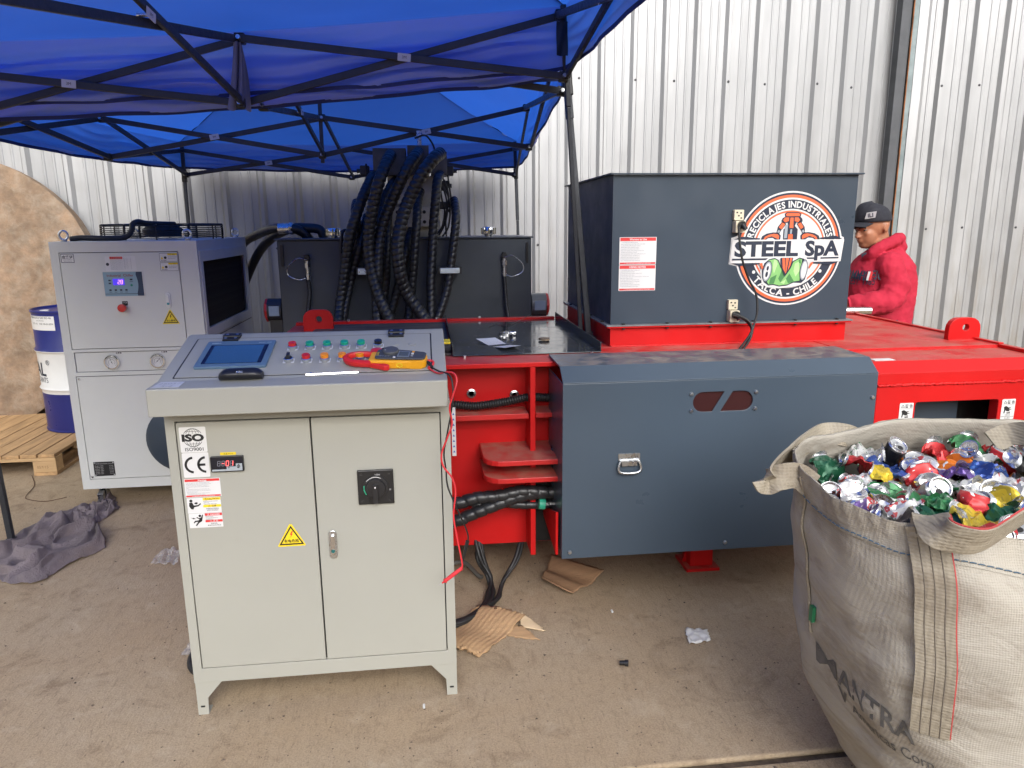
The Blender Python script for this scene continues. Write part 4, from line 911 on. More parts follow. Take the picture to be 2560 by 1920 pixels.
mb = MB(); mb.prism(rrect(-1.9775, -1.3665, .8055, .9135, .003, 2), FC, -.010, -.004); obj('gauge_panel', mb, CHILL, ch)
mb = MB(); mb.prism(rrect(-1.9845, -1.3665, .1685, .7765, .003, 2), FC, -.008, .0012); cl_ = obj('access_panel', mb, CHILL, ch, bev=.0015)
for (u, v) in ((-1.972, .764), (-1.972, .182)):
    t = MB(); t.lathe([(.0075, 0), (.006, .003), (.0001, .0035)], FC, 12, u, v, .0014); obj('panel_screw', t, ZINC, cl_, smooth=40)
# dark disc that shows beside the cabinet (fan housing on the access panel)
t = MB(); t.lathe([(.20, 0), (.20, .03), (.17, .055), (.0001, .07)], FC, 40, -1.44, .40, .0015); obj('pump_cover', t, GREY, ch, smooth=40)
# eye bolts
for (x, y) in ((KX0 + .06, KY0 + .05), (KX1 - .06, KY0 + .05), (KX1 - .05, KY1 - .06), (KX0 + .06, KY1 - .06)):
    t = MB(); t.tube([V((x + .020 * math.cos(2 * math.pi * i / 20), y + .006 * math.cos(2 * math.pi * i / 20), KZ1 + .034 + .024 * math.sin(2 * math.pi * i / 20))) for i in range(21)], .0065, 8, caps=False); t.cyl((x, y, KZ1 + .0005), (x, y, KZ1 + .010), .015, n=14); obj('eye_bolt', t, ZINC, ch, smooth=60)
# fan guard: wire cage on top
gx, gy, gz = -1.625, 4.86, KZ1
for k in range(7):
    t = MB(); rr = .30; zz = gz + .012 + k * .0115
    t.tube([V((gx + (.345 if True else rr) * math.cos(2 * math.pi * i / 44), gy + .33 * math.sin(2 * math.pi * i / 44), zz)) for i in range(45)], .0028, 5, caps=False); obj('guard_ring', t, BLACK, ch, smooth=60)
for k in range(4):
    t = MB(); rr = .28 - .06 * k
    t.tube([V((gx + rr * math.cos(2 * math.pi * i / 36), gy + rr * math.sin(2 * math.pi * i / 36), gz + .084)) for i in range(37)], .0028, 5, caps=False); obj('guard_ring', t, BLACK, ch, smooth=60)
for k in range(12):
    a = 2 * math.pi * k / 12 + .2; c_, s_ = math.cos(a), math.sin(a)
    t = MB(); t.tube(crv([V((gx + .345 * c_, gy + .33 * s_, gz + .0005)), V((gx + .345 * c_, gy + .33 * s_, gz + .074)), V((gx + .32 * c_, gy + .31 * s_, gz + .088)), V((gx + .06 * c_, gy + .06 * s_, gz + .088))], 5), .0045 if k % 2 else .0075, 6); obj('guard_spoke', t, BLACK, ch, smooth=60)
t = MB(); t.lathe([(.11, .02), (.115, .06), (.09, .085), (.0001, .088)], Fr((gx, gy, gz), (1, 0, 0), (0, 1, 0)), 24); obj('fan_motor', t, BLACK, ch, smooth=40)
t = MB(); t.tube(crv([V((-1.98, 4.42, gz + .012)), V((-1.92, 4.43, gz + .018)), V((-1.80, 4.44, gz + .014)), V((-1.70, 4.46, gz + .02)), V((-1.665, 4.47, gz + .06)), V((-1.66, 4.48, gz + .09)), V((-1.635, 4.50, gz + .105)), V((-1.60, 4.56, gz + .095)), V((-1.5, 4.7, gz + .09))], 7), .016, 10); obj('fan_cable', t, BLACK, ch, smooth=60)
# castors
for (x, y) in ((KX0 + .09, KY0 + .06), (KX1 - .09, KY0 + .06), (KX0 + .09, KY1 - .09), (KX1 - .09, KY1 - .09)):
    t = MB(); t.cyl((x - .013, y, .0435), (x + .013, y, .0435), .043, n=26); wh = obj('castor', t, mat('castor rubber', (.02, .02, .02), .6) if 'castor rubber' not in bpy.data.materials else bpy.data.materials['castor rubber'], ch, smooth=40)
    t = MB(); t.lathe([(.028, 0), (.028, .002), (.012, .003), (.0001, .003)], Fr((x - .013, y, .0435), (0, -1, 0), (0, 0, 1)), 20); t.lathe([(.028, 0), (.028, .002), (.012, .003), (.0001, .003)], Fr((x + .013, y, .0435), (0, 1, 0), (0, 0, 1)), 20); obj('hub', t, mat('castor hub', (.25, .25, .25), .5) if 'castor hub' not in bpy.data.materials else bpy.data.materials['castor hub'], wh, smooth=40)
    t = MB()
    for s in (-1, 1): t.prism([(y - .035, .1065), (y + .04, .1065), (y + .018, .035), (y - .005, .03)], Fr((x, 0, 0), (0, 1, 0), (0, 0, 1)), s * .018 - .0015, s * .018 + .0015)
    t.box(x - .03, x + .03, y - .04, y + .04, .1025, .1068); t.prism([(y - .065, .075), (y - .06, .03), (y - .045, .028), (y - .036, .09)], Fr((x, 0, 0), (0, 1, 0), (0, 0, 1)), -.016, .016); obj('fork', t, ZINC, wh, bev=.001)
# labels on the chiller
def lab(x0, x1, z0, z1, base=WHITE, nm='label', r=.002): 
    mb = MB(); mb.prism(rrect(x0, x1, z0, z1, r, 2), FC, .0014, .0020); return obj(nm, mb, base, ch)
l = lab(-1.979, -1.909, 1.414, 1.464); mb = MB(); mb.flat([rrect(-1.978, -1.910, 1.415, 1.463, .002), rrect(-1.975, -1.913, 1.418, 1.460, .002)], FC, .0023); mb.text('合格证', FC, -1.944, 1.439, .019, .0024, .03); mb.text('QUALITY CERTIFICATE', FC, -1.944, 1.431, .0048, .0024); mb.text('2024110256797', FC, -1.944, 1.422, .0065, .0024); obj('label_print', mb, NAVY, l)
l = lab(-1.752, -1.592, 1.366, 1.447)
mb = MB(); mb.rect(-1.727, -1.660, 1.431, 1.445, FC, .0023); obj('red_bar', mb, LRED, l)
mb = MB(); mb.text('⚠ WARNING', FC, -1.693, 1.434, .009, .0026, .02)
for i in range(9): mb.text('operating instructions of the unit  %d' % (i * 7 + 3), FC, -1.726, 1.424 - i * .0062, .0052, .0025, 0, 'L', sx=.85)
for i in range(10): mb.text('E%02d  error  ---  %02d' % (i + 1, 9 - i), FC, -1.655, 1.434 - i * .0064, .0055, .0025, 0, 'L', sx=1.0)
obj('label_print', mb, GTXT, l)
mb = MB(); mb.flat(circ(-1.741, 1.404, .0085, 16), FC, .0024); obj('round_pictogram', mb, NAVY, l)
for z0, z1 in ((1.415, 1.460), (1.364, 1.409)):
    l = lab(-1.464, -1.370, z0, z1)
    mb = MB(); mb.rect(-1.421, -1.371, z1 - .011, z1 - .001, FC, .0023); mb.flat([(-1.459, z0 + .013), (-1.444, z0 + .013), (-1.4515, z0 + .028)], FC, .0023); obj('yellow_print', mb, LYEL, l)
    mb = MB(); mb.flat(circ(-1.434, z0 + .021, .0075, 14), FC, .0024); mb.text('⚠ 注意', FC, -1.396, z1 - .0095, .008, .0026); mb.text('Do not open panel', FC, -1.419, z0 + .024, .0058, .0026, 0, 'L'); mb.text('during operation.', FC, -1.419, z0 + .016, .0058, .0026, 0, 'L'); mb.text('请勿触摸', FC, -1.443, z0 + .004, .0075, .0026)
    mb.flat([rrect(-1.4645, -1.3695, z0 - .0005, z1 + .0005, .001, 1), rrect(-1.463, -1.371, z0 + .001, z1 - .001, .001, 1)], FC, .0026); obj('label_print', mb, INK, l)
# display
mb = MB(); mb.prism([rrect(-1.777, -1.561, 1.224, 1.367, .003), rrect(-1.772, -1.566, 1.229, 1.362, .002)], FC, .0013, .004); obj('display_bezel', mb, CHILL, ch)
mb = MB(); mb.prism(rrect(-1.772, -1.566, 1.229, 1.362, .002), FC, .0013, .0022); dp = obj('display_panel', mb, mat('pale blue panel', (.23, .36, .44), .35, var=.05), ch)
arc = [(-1.566, 1.2295), (-1.566, 1.3615), (-1.598, 1.3615)] + [(-1.606 + .014 * math.sin(math.pi * t / 8), 1.3615 - .132 * t / 8) for t in range(1, 8)] + [(-1.600, 1.2295)]
mb = MB(); mb.flat(arc, FC, .0025); obj('dark_blue_field', mb, mat('dark blue field', (.012, .035, .085), .35), dp)
mb = MB(); mb.rect(-1.725, -1.663, 1.289, 1.325, FC, .0026); obj('lcd', mb, emis('violet lcd', (.05, .03, .55), .75, (.02, .01, .2)), dp)
mb = MB(); seg7(mb, FC, -1.699, 1.296, .010, .021, 'abged', .0030, .0022); seg7(mb, FC, -1.684, 1.296, .010, .021, 'abcdefg', .0030, .0022); obj('lit_digits', mb, emis('pink digits', (.9, .35, .6), 1.1), dp)
mb = MB(); mb.text('Industrial  Chiller', FC, -1.682, 1.336, .019, .0028, .012, width=.140); obj('panel_title', mb, mat('dark red print', (.25, .05, .05), .5), dp)
mb = MB()
for k in range(4): x = -1.742 + k * .028; mb.rect(x - .006, x + .006, 1.258, 1.267, FC, .0028); mb.rect(x - .007, x + .007, 1.250, 1.252, FC, .0028)
for z in (1.316, 1.300): mb.rect(-1.747, -1.735, z - .004, z + .004, FC, .0028)
mb.rect(-1.634, -1.620, 1.315, 1.324, FC, .0028); mb.rect(-1.636, -1.618, 1.307, 1.309, FC, .0028); mb.rect(-1.7705, -1.5675, 1.240, 1.2425, FC, .0028); obj('panel_icons', mb, NAVY, dp)
mb = MB(); mb.flat(circ(-1.628, 1.288, .0065, 14), FC, .0028); obj('green_icon', mb, mat('green icon', (.01, .22, .14), .4), dp)
mb = MB(); mb.prism(rrect(-1.690, -1.660, 1.176, 1.200, .002), FC, .0014, .0024); o = obj('stop_label', mb, BLACK, ch)
mb = MB(); mb.text('STOP', FC, -1.674, 1.188, .010, .0028); obj('stop_print', mb, WHITE, o)
t = MB(); t.lathe([(.014, 0), (.014, .020), (.021, .024), (.023, .032), (.021, .040), (.0001, .043)], FC, 24, -1.682, 1.165, .0015); obj('stop_button', t, BM['red'], ch, smooth=40)
mb = MB(); mb.prism(rrect(-1.455, -1.427, 1.157, 1.246, .0138, 8), FC, .0014, .008); lk = obj('lock_handle', mb, mat('white handle', (.62, .63, .62), .35), ch, bev=.002)
mb = MB(); mb.prism(rrect(-1.449, -1.433, 1.175, 1.236, .0078, 8), FC, .0085, .015); obj('lever', mb, mat('white lever', (.68, .69, .68), .3), lk, bev=.003)
t = MB(); t.lathe([(.0068, 0), (.0068, .0012), (.0001, .0014)], FC, 16, -1.441, 1.182, .0152); obj('lock_disc', t, mat('teal lock', (.03, .25, .30), .3), lk)
tri_sticker(-1.440, 1.072, .082, .070, FRONT(KY0 - .0013), ch, '当心触电', INK)
for x, s in ((-1.784, 1.9), (-1.537, .8)):
    t = MB(); t.lathe([(.044, 0), (.044, .006), (.040, .013), (.034, .014), (.033, .006)], FC, 36, x, .857, -.0035, cap=False); gz_ = obj('pressure_gauge', t, CHROME, ch, smooth=40)
    t = MB(); t.lathe([(.0335, 0), (.0001, .0002)], FC, 32, x, .857, .004); obj('dial_face', t, WHITE, gz_)
    t = MB()
    for k in range(28):
        a = R(225 - 270 * k / 27); line(t, FC, (x + .024 * math.cos(a), .857 + .024 * math.sin(a)), (x + .030 * math.cos(a), .857 + .030 * math.sin(a)), .0012, .0050)
    arcline(t, FC, x, .857, .017, .017, -45, 225, .0012, .0050, 24); line(t, FC, (x - .010 * math.cos(s), .857 - .010 * math.sin(s)), (x + .024 * math.cos(s), .857 + .024 * math.sin(s)), .002, .0054); t.flat(circ(x, .857, .003, 10), FC, .0056); obj('dial_marks', t, NAVY, gz_)
    mb = MB(); mb.rect(x + .020, x + .060, .901, .915, FC, -.0033); o = obj('gauge_label', mb, WHITE, ch); mb = MB(); mb.text('水压表' if x < -1.7 else '低压表', FC, x + .040, .904, .011, -.0029, .03); obj('label_print', mb, INK, o)
mb = MB(); mb.prism(rrect(-1.958, -1.843, .186, .272, .003), FC, .0014, .0026); pl = obj('name_plate', mb, BLACK, ch)
mb = MB(); mb.text('冷水机 INDUSTRIAL CHILLER', FC, -1.898, .258, .008, .0030)
for i in range(6): mb.text('Model %s  220V' % 'ABCDEF'[i], FC, -1.950, .245 - i * .0095, .0075, .0030, 0, 'L'); mb.text('%d.%d kW' % (i + 2, i), FC, -1.872, .245 - i * .0095, .0075, .0030, 0, 'L')
obj('plate_print', mb, mat('plate print', (.5, .5, .5), .4), pl)
for (u, v) in ((-1.952, .266), (-1.849, .266), (-1.952, .192), (-1.849, .192)):
    t = MB(); t.lathe([(.004, 0), (.003, .0015), (.0001, .002)], FC, 8, u, v, .0027); obj('rivet', t, ZINC, pl, smooth=40)

# ------------------------------------------------------------------ pallet, drum, concrete disc
WOOD = mat('pallet pine', (.44, .275, .135), .75, var=.28, vs=3.5, bump=.25, bs=25, stretch=(6, .8, 6), dirt=.25, dirtcol=(.13, .085, .05), dirts=2.5)
WOOD2 = mat('pallet pine pale', (.50, .33, .17), .75, var=.2, vs=3, bump=.2, bs=25, stretch=(.8, 6, 6), dirt=.15, dirtcol=(.16, .10, .06))
pal = thing('wooden_pallet', 'weathered pine pallet on the concrete under the blue and white drum', 'pallet', (-3.0, 5.5, 0))
PX0, PX1, PY0, PY1 = -3.68, -2.475, 4.90, 6.06
n = 11; wd = (PX1 - PX0) / n; rr = random.Random(8)
for i in range(n):
    x = PX0 + i * wd; t = MB(); t.box(x + .002, x + wd - .003 - .004 * rr.random(), PY0 + .006 * rr.random(), PY1, .122 + .001 * rr.random(), .144 + .002 * rr.random()); obj('plank', t, WOOD, pal, bev=.002)
for y in (PY0, (PY0 + PY1) / 2 - .05, PY1 - .1):
    t = MB(); t.box(PX0, PX1, y, y + .1, .100, .1215); obj('stringer', t, WOOD2, pal, bev=.002)
    for x in (PX0, (PX0 + PX1) / 2 - .07, PX1 - .145):
        t = MB(); t.box(x, x + .145, y + .002, y + .098, .0225, .0995); b_ = obj('block', t, WOOD2, pal, bev=.003)
        if y == PY0 and x == PX1 - .145: t = MB(); t.text('057/15', Fr((0, PY0 + .002, 0), (1, 0, 0), (0, 0, 1)), x + .06, .05, .026, .001); obj('stamp', t, mat('brown stamp', (.22, .12, .06), .7), b_)
for x in (PX0, (PX0 + PX1) / 2 - .06, PX1 - .145):
    t = MB(); t.box(x, x + .145, PY0, PY1, .0, .022); obj('bottom_board', t, WOOD, pal, bev=.002)
dr = thing('oil_drum', 'blue and white steel oil drum standing on the pallet', 'drum', (-2.575, 5.70, .1465))
DB = mat('drum blue', (.012, .018, .145), .35, var=.1, vs=4, dirt=.08, dirtcol=(.1, .1, .14)); DW = mat('drum white', (.66, .67, .67), .4, var=.04, dirt=.08, dirtcol=(.4, .38, .34))
dz = .1465; DF = Fr((-2.575, 5.70, dz), (1, 0, 0), (0, 1, 0)); r_ = .288
t = MB(); t.lathe([(r_, 0), (r_ + .006, .003), (r_ + .006, .012), (r_, .016), (r_, .285)], DF, 56); obj('lower_shell', t, DB, dr, smooth=40)
t = MB(); t.lathe([(r_, .285), (r_, .30), (r_ + .012, .318), (r_, .336), (r_, .575), (r_ + .004, .585), (r_ + .012, .594), (r_ + .012, .598)], DF, 56); obj('white_band', t, DW, dr, smooth=40)
t = MB(); t.lathe([(r_ + .012, .598), (r_ + .010, .604), (r_, .618), (r_, .865), (r_ + .007, .872), (r_ + .007, .885), (r_, .888), (r_ - .006, .872), (.0001, .868)], DF, 56); obj('upper_shell', t, DB, dr, smooth=40)
t = MB(); t.lathe([(.03, 0), (.03, .012), (.0001, .013)], DF, 16, -.16, -.13, .869); obj('bung', t, DW, dr, smooth=40)
def on_drum(mb, st, s0, h, size, bold=0, sx=1):                    # print wrapped on the shell; s0 = angle of the right hand end
    vs, fs = tmesh(st, bold); x1 = max(p[0] for p in vs)
    mb.add([DF((r_ + .0016) * math.cos(s0 + (p[0] - x1) * size * sx / r_), (r_ + .0016) * math.sin(s0 + (p[0] - x1) * size * sx / r_), h + p[1] * size) for p in vs], fs)
t = MB(); on_drum(t, 'TOTAL', R(-122), .418, .135, .02, 1.0); on_drum(t, 'LUBRICANTS', R(-120), .368, .055, 0, .85); on_drum(t, '®', R(-113), .50, .05); obj('drum_print', t, NAVY, dr)
t = MB(); a0, a1 = R(-162), R(-96)
t.grid(lambda u, v: DF((r_ + .0012) * math.cos(a0 + (a1 - a0) * u), (r_ + .0012) * math.sin(a0 + (a1 - a0) * u), .75 + .10 * v), 16, 1); lb = obj('drum_label', t, WHITE, dr)
t = MB(); on_drum(t, 'UNIL HIDRAULICO SAE ISO 46', R(-100), .832, .020, .01); on_drum(t, 'LOTE: 433    FAB: 08-05-2024', R(-98), .79, .017); on_drum(t, 'aceite lubricante', R(-112), .815, .012); obj('label_print', t, INK, lb)
# big disc leaning on the wall
dc = at(-118, 738, 6.20); DR = (at(205, 738, 6.20) - dc).length; DR = (dc.z - .005) / math.cos(R(9)) ; print('disc', dc, DR)
SAND = mat('sandy concrete', (.255, .172, .112), .9, var=.35, vs=7, bump=1.0, bs=30, dirt=.62, dirtcol=(.13, .095, .068), dirts=5.5, dust=.42, dcol=(.36, .31, .245), dsc=8, up=False)
tl = R(9); FDk = Fr(dc, (1, 0, 0), (0, math.sin(tl), math.cos(tl)))
t = MB(); rr = random.Random(2); N_ = 90
edge = [1 + .006 * noise.noise(V((3 * math.cos(2 * math.pi * i / N_), 3 * math.sin(2 * math.pi * i / N_), 1))) + .003 * rr.uniform(-1, 1) for i in range(N_)]
def dpt(i, f_, w_): a = 2 * math.pi * i / N_; return FDk(DR * edge[i % N_] * f_ * math.cos(a), DR * edge[i % N_] * f_ * math.sin(a), w_)
rings = [(1.0, -.14), (1.0, -.012), (.985, 0)] + [(f_, .006 * math.sin(f_ * 9)) for f_ in (.9, .75, .6, .45, .3, .15)]
vs = [dpt(i, f_, w_ + (.008 * noise.noise(V((f_ * 6 * math.cos(2 * math.pi * i / N_), f_ * 6 * math.sin(2 * math.pi * i / N_), 5))) if f_ < .98 else 0)) for f_, w_ in rings for i in range(N_)]
fs = [(j * N_ + i, j * N_ + (i + 1) % N_, (j + 1) * N_ + (i + 1) % N_, (j + 1) * N_ + i) for j in range(len(rings) - 1) for i in range(N_)] + [tuple(range(N_ - 1, -1, -1)), tuple((len(rings) - 1) * N_ + i for i in range(N_))]
t.add(vs, fs); o = obj('concrete_disc', t, SAND, org=(dc.x, dc.y, 0), smooth=40); tag(o, 'huge round sandy concrete disc leaning against the metal wall', 'concrete disc')
# ------------------------------------------------------------------ two blue pop-up canopies
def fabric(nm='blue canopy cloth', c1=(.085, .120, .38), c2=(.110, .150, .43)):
    m = bpy.data.materials.new(nm); m.use_nodes = True; nt = m.node_tree; N = nt.nodes; L = nt.links
    out = N['Material Output']; b = N['Principled BSDF']
    tc = N.new('ShaderNodeTexCoord'); nz = N.new('ShaderNodeTexNoise'); nz.inputs['Scale'].default_value = 3; nz.inputs['Detail'].default_value = 5; L.new(tc.outputs['Object'], nz.inputs['Vector'])
    mx = N.new('ShaderNodeMix'); mx.data_type = 'RGBA'; L.new(nz.outputs['Fac'], mx.inputs[0]); mx.inputs[6].default_value = (*c1, 1); mx.inputs[7].default_value = (*c2, 1)
    L.new(mx.outputs[2], b.inputs['Base Color']); b.inputs['Roughness'].default_value = .42; b.inputs['Sheen Weight'].default_value = .35; b.inputs['Specular IOR Level'].default_value = 1.0
    tr = N.new('ShaderNodeBsdfTranslucent'); tr.inputs['Color'].default_value = (.025, .17, .88, 1)
    ms = N.new('ShaderNodeMixShader'); ms.inputs[0].default_value = .44; L.new(b.outputs[0], ms.inputs[1]); L.new(tr.outputs[0], ms.inputs[2]); L.new(ms.outputs[0], out.inputs['Surface'])
    wv = N.new('ShaderNodeTexNoise'); wv.inputs['Scale'].default_value = 700; L.new(tc.outputs['Object'], wv.inputs['Vector'])
    bp = N.new('ShaderNodeBump'); bp.inputs['Strength'].default_value = .12; bp.inputs['Distance'].default_value = .001; L.new(wv.outputs['Fac'], bp.inputs['Height']); L.new(bp.outputs[0], b.inputs['Normal']); L.new(bp.outputs[0], tr.inputs['Normal'])
    return m
CLOTH = fabric()
VAL = fabric('brightened valance cloth', (.26, .38, .86), (.32, .44, .90))  # canopy cloth made paler, standing in for light on the valance
TUBE = mat('dark grey canopy tube', (.040, .043, .050), .42, .3, var=.15, vs=20, bump=.15, bs=400)
PLATE = mat('white joint label', (.55, .56, .58), .5, var=.1)
def lp(a, b, t): return V(a).lerp(V(b), t)
def canopy(label, C_, peak, hem, trusses, legs, posts, nz_seed, labels, strips, seam_mat):
    """C_: four eave corners in order; hem: drop of the valance at each corner"""
    t = thing('pop_up_canopy', label, 'canopy', (C_[0][0], C_[0][1], 0))
    C_ = [V(c) for c in C_]; P = V(peak); n = 28
    roof = MB()
    for k in range(4):
        a, b = C_[k], C_[(k + 1) % 4]
        def fn(u, v, a=a, b=b):
            e = a.lerp(b, u); p = e.lerp(P, v); s = math.sin(math.pi * v) * (1 - v * .5)
            sag = -.055 * s - .05 * math.sin(math.pi * u) * (1 - v) ** 2 * .6
            wr = (.010 * math.sin(v * 60 + 3 * noise.noise(V((u * 4, v * 3, nz_seed))) * 3) * max(0, 1 - v * 3.2) * min(1, v * 12) + min(1, v * 8) * .012 * noise.noise(V((p.x * 2.2, p.y * 2.2, nz_seed + 3))))
            return p + V((0, 0, sag + wr))
        roof.grid(fn, n, 24)
    ro = obj('roof_cloth', roof, CLOTH, t, smooth=50)
    for k in range(4):
        a, b = C_[k], C_[(k + 1) % 4]; ha, hb = hem[k], hem[(k + 1) % 4]
        d = (b - a).normalized(); nrm = V((-d.y, d.x, 0))
        def fv(u, v, a=a, b=b, ha=ha, hb=hb, nrm=nrm, k=k):
            e = a.lerp(b, u) + V((0, 0, -.05 * math.sin(math.pi * u) * .6)); h = ha + (hb - ha) * u
            q = noise.noise(V((u * 6, v * 2, nz_seed + k))); bulge = .022 * math.sin(math.pi * v) + .010 * math.sin(v * 26 + 5 * q + u * 7) * min(1, v * 3) + .016 * noise.noise(V((u * 9, v * 1.5, nz_seed + 7 + k)))
            return e + nrm * (bulge + .012) * min(1, v * 4) * min(1, 14 * min(u, 1 - u)) + V((0, 0, -h * v - .008 * noise.noise(V((u * 12, 0, nz_seed))) * v))
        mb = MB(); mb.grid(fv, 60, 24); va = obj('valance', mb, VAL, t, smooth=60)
        mb = MB(); mb.tube([fv(i / 44, 1.0) for i in range(45)], 0, flat=(.008, .0018), up=(0, 0, 1)); obj('hem', mb, seam_mat, va)
        mb = MB(); mb.tube([a.lerp(P, i / 16) + V((0, 0, .004 - .055 * math.sin(math.pi * i / 16) * (1 - i / 32))) for i in range(17)], .004, 5); obj('roof_seam', mb, seam_mat, ro)
    for (A, B, lab_) in trusses:
        (au, al), (bu, bl) = A, B
        for p, q, off in ((au, bl, .012), (al, bu, -.012)):
            p, q = V(p), V(q); d = (q - p).normalized(); sd = d.cross(V((0, 0, 1))).normalized() * off
            mb = MB(); mb.bar(p + sd, q + sd, .030, .016, up=(0, 0, 1)); obj('scissor_bar', mb, TUBE, t, bev=.003)
        if lab_:
            # crossing
            au_, bl_, al_, bu_ = V(au), V(bl), V(al), V(bu); m1 = (au_ + bl_ + al_ + bu_) / 4
            dz = (bl_ - au_); d = (bu_ - al_).normalized()
            nn = d.cross(V((0, 0, 1))).normalized(); nn = nn if nn.y < 0 else -nn
            f = Fr(m1 + nn * .022, d if d.x > 0 else -d, V((0, 0, 1)))
            mb = MB(); mb.prism(rrect(-.028, .028, -.016, .016, .002), f, 0, .0015); lb_ = obj('joint_label', mb, PLATE, t)
            mb = MB(); mb.text('3M', f, 0, -.005, .016, .002); obj('label_print', mb, INK, lb_)
            mb = MB(); mb.cyl(m1 - nn * .024, m1 + nn * .021, .006, n=10); obj('pivot_bolt', mb, ZINC, t, smooth=40)
    for (p, s) in strips:
        mb = MB(); p = V(p)
        mb.cyl(p - V((0, .02, 0)), p + V((0, -.021 - .02, 0)), .009, n=10); obj('pin', mb, ZINC, t, smooth=40)
        mb = MB(); mb.box(p.x - .022, p.x + .022, p.y - .018, p.y + .018, p.z - .022, p.z + .022); obj('joint_bracket', mb, BLACK, t, bev=.006)
    for (p, q, w_) in legs:
        p, q = V(p), V(q); m_ = p.lerp(q, .72)
        mb = MB(); mb.bar(m_, q, w_, w_, up=(1, 0, 0)); lg = obj('leg', mb, TUBE, t, bev=.004)
        mb = MB(); mb.bar(p, m_ - (q - p).normalized() * .0005, w_ * .82, w_ * .82, up=(1, 0, 0)); obj('inner_leg', mb, TUBE, lg, bev=.003)
        mb = MB(); mb.box(p.x - .04, p.x + .04, p.y - .04, p.y + .04, p.z, p.z + .004); mb.box(p.x - w_ * .5, p.x + w_ * .5, p.y - w_ * .5, p.y + w_ * .5, p.z + .0045, p.z + .03); obj('foot_plate', mb, TUBE, lg)
        mb = MB(); d = (q - p).normalized(); mb.bar(q - d * .30, q - d * .20, w_ * 1.35, w_ * 1.35, up=(1, 0, 0)); obj('slider', mb, BLACK, lg, bev=.006)
    for (p, q, w_) in posts:
        mb = MB(); mb.bar(p, q, w_, w_, up=(1, 0, 0)); obj('centre_post', mb, TUBE, t, bev=.003)
    return t
SEAM = mat('canopy seam', (.012, .022, .12), .6)
# near canopy: its far edge truss stands on the press deck
N_A = ((.619, 3.40, 2.492), (.635, 3.40, 2.240)); N_M = ((-.744, 3.40, 2.371), (-.762, 3.40, 2.115)); N_B = ((-2.12, 3.40, 2.25), (-2.12, 3.40, 1.99))
N_C = ((-.98, 1.90, 2.46), (-1.0, 1.90, 2.12)); N_R = ((.66, 1.90, 2.48), (.66, 1.90, 2.21)); N_R0 = ((.70, .45, 2.50), (.70, .45, 2.24)); N_L = ((-2.2, 1.9, 2.36), (-2.2, 1.9, 2.1))
N_L0 = ((-2.25, .45, 2.4), (-2.25, .45, 2.14)); N_M0 = ((-.85, .45, 2.46), (-.85, .45, 2.2))
near = canopy('nearer blue pop-up canopy over the control cabinet, cut off by the top of the photo',
    [(.645, 3.42, 2.535), (.70, .60, 2.55), (-2.28, .60, 2.45), (-2.16, 3.42, 2.33)], (-.84, 2.0, 3.05), [.255, .26, .26, .235],
    [(N_A, N_M, True), (N_M, N_B, True), (N_M, N_C, True), (N_A, N_R, True), (N_B, N_L, False), (N_C, N_R, False), (N_C, N_L, False)],
    [((.760, 3.545, 1.05), (.632, 3.40, 2.535), .024), ((-2.30, 3.62, 0), (-2.14, 3.40, 2.33), .026), ((.73, .60, 0), (.70, .62, 2.54), .03), ((-2.34, .60, 0), (-2.28, .62, 2.44), .03)],
    [((-.99, 1.9, 2.06), (-.84, 1.98, 3.03), .022)], 2.0, True,
    [(N_M[0], 1), (N_M[1], 1), (N_A[0], 1), (N_A[1], 1), (N_C[1], 1)], SEAM)
F_A = ((.645, 3.555, 2.46), (.655, 3.555, 2.205)); F_M = ((-.68, 3.555, 2.37), (-.70, 3.555, 2.128)); F_B = ((-2.10, 3.555, 2.22), (-2.10, 3.555, 1.97))
F_E = ((.675, 4.90, 2.331), (.690, 4.90, 2.09)); F_C = ((-.615, 4.90, 2.26), (-.627, 4.90, 2.037)); F_L = ((-1.92, 4.90, 2.246), (-1.913, 4.90, 2.023))
F_R2 = ((.758, 6.25, 2.21), (.760, 6.25, 2.005)); F_F = ((-.573, 6.25, 2.20), (-.575, 6.25, 1.986)); F_L2 = ((-1.865, 6.25, 2.19), (-1.872, 6.25, 2.006))
far = canopy('farther blue pop-up canopy sheltering the hydraulic tank in front of the metal wall',
    [(.672, 3.535, 2.485), (-2.13, 3.535, 2.27), (-1.905, 6.30, 2.262), (.790, 6.30, 2.275)][::-1] and [(.79, 6.30, 2.275), (.672, 3.535, 2.49), (-2.13, 3.535, 2.27), (-1.905, 6.30, 2.262)], (-.62, 4.90, 2.95), [.205, .235, .225, .20],
    [(F_A, F_M, False), (F_M, F_B, False), (F_L, F_C, True), (F_C, F_E, True), (F_L2, F_F, True), (F_F, F_R2, False), (F_M, F_C, True), (F_C, F_F, False), (F_A, F_E, False), (F_E, F_R2, False), (F_B, F_L, False), (F_L, F_L2, False)],
    [((.790, 3.50, 1.05), (.655, 3.545, 2.48), .034), ((-2.19, 3.80, 0), (-2.11, 3.55, 2.27), .034), ((.835, 6.25, 0), (.765, 6.27, 2.27), .026), ((-1.91, 6.25, 0), (-1.885, 6.27, 2.25), .026)],
    [((-.627, 4.9, 1.99), (-.62, 4.9, 2.94), .022)], 9.0, True,
    [(F_M[1], 1), (F_A[1], 1), (F_C[0], 1), (F_C[1], 1), (F_L[0], 1), (F_L[1], 1), (F_E[0], 1), (F_E[1], 1), (F_F[1], 1), (F_R2[1], 1), (F_L2[1], 1)], SEAM)
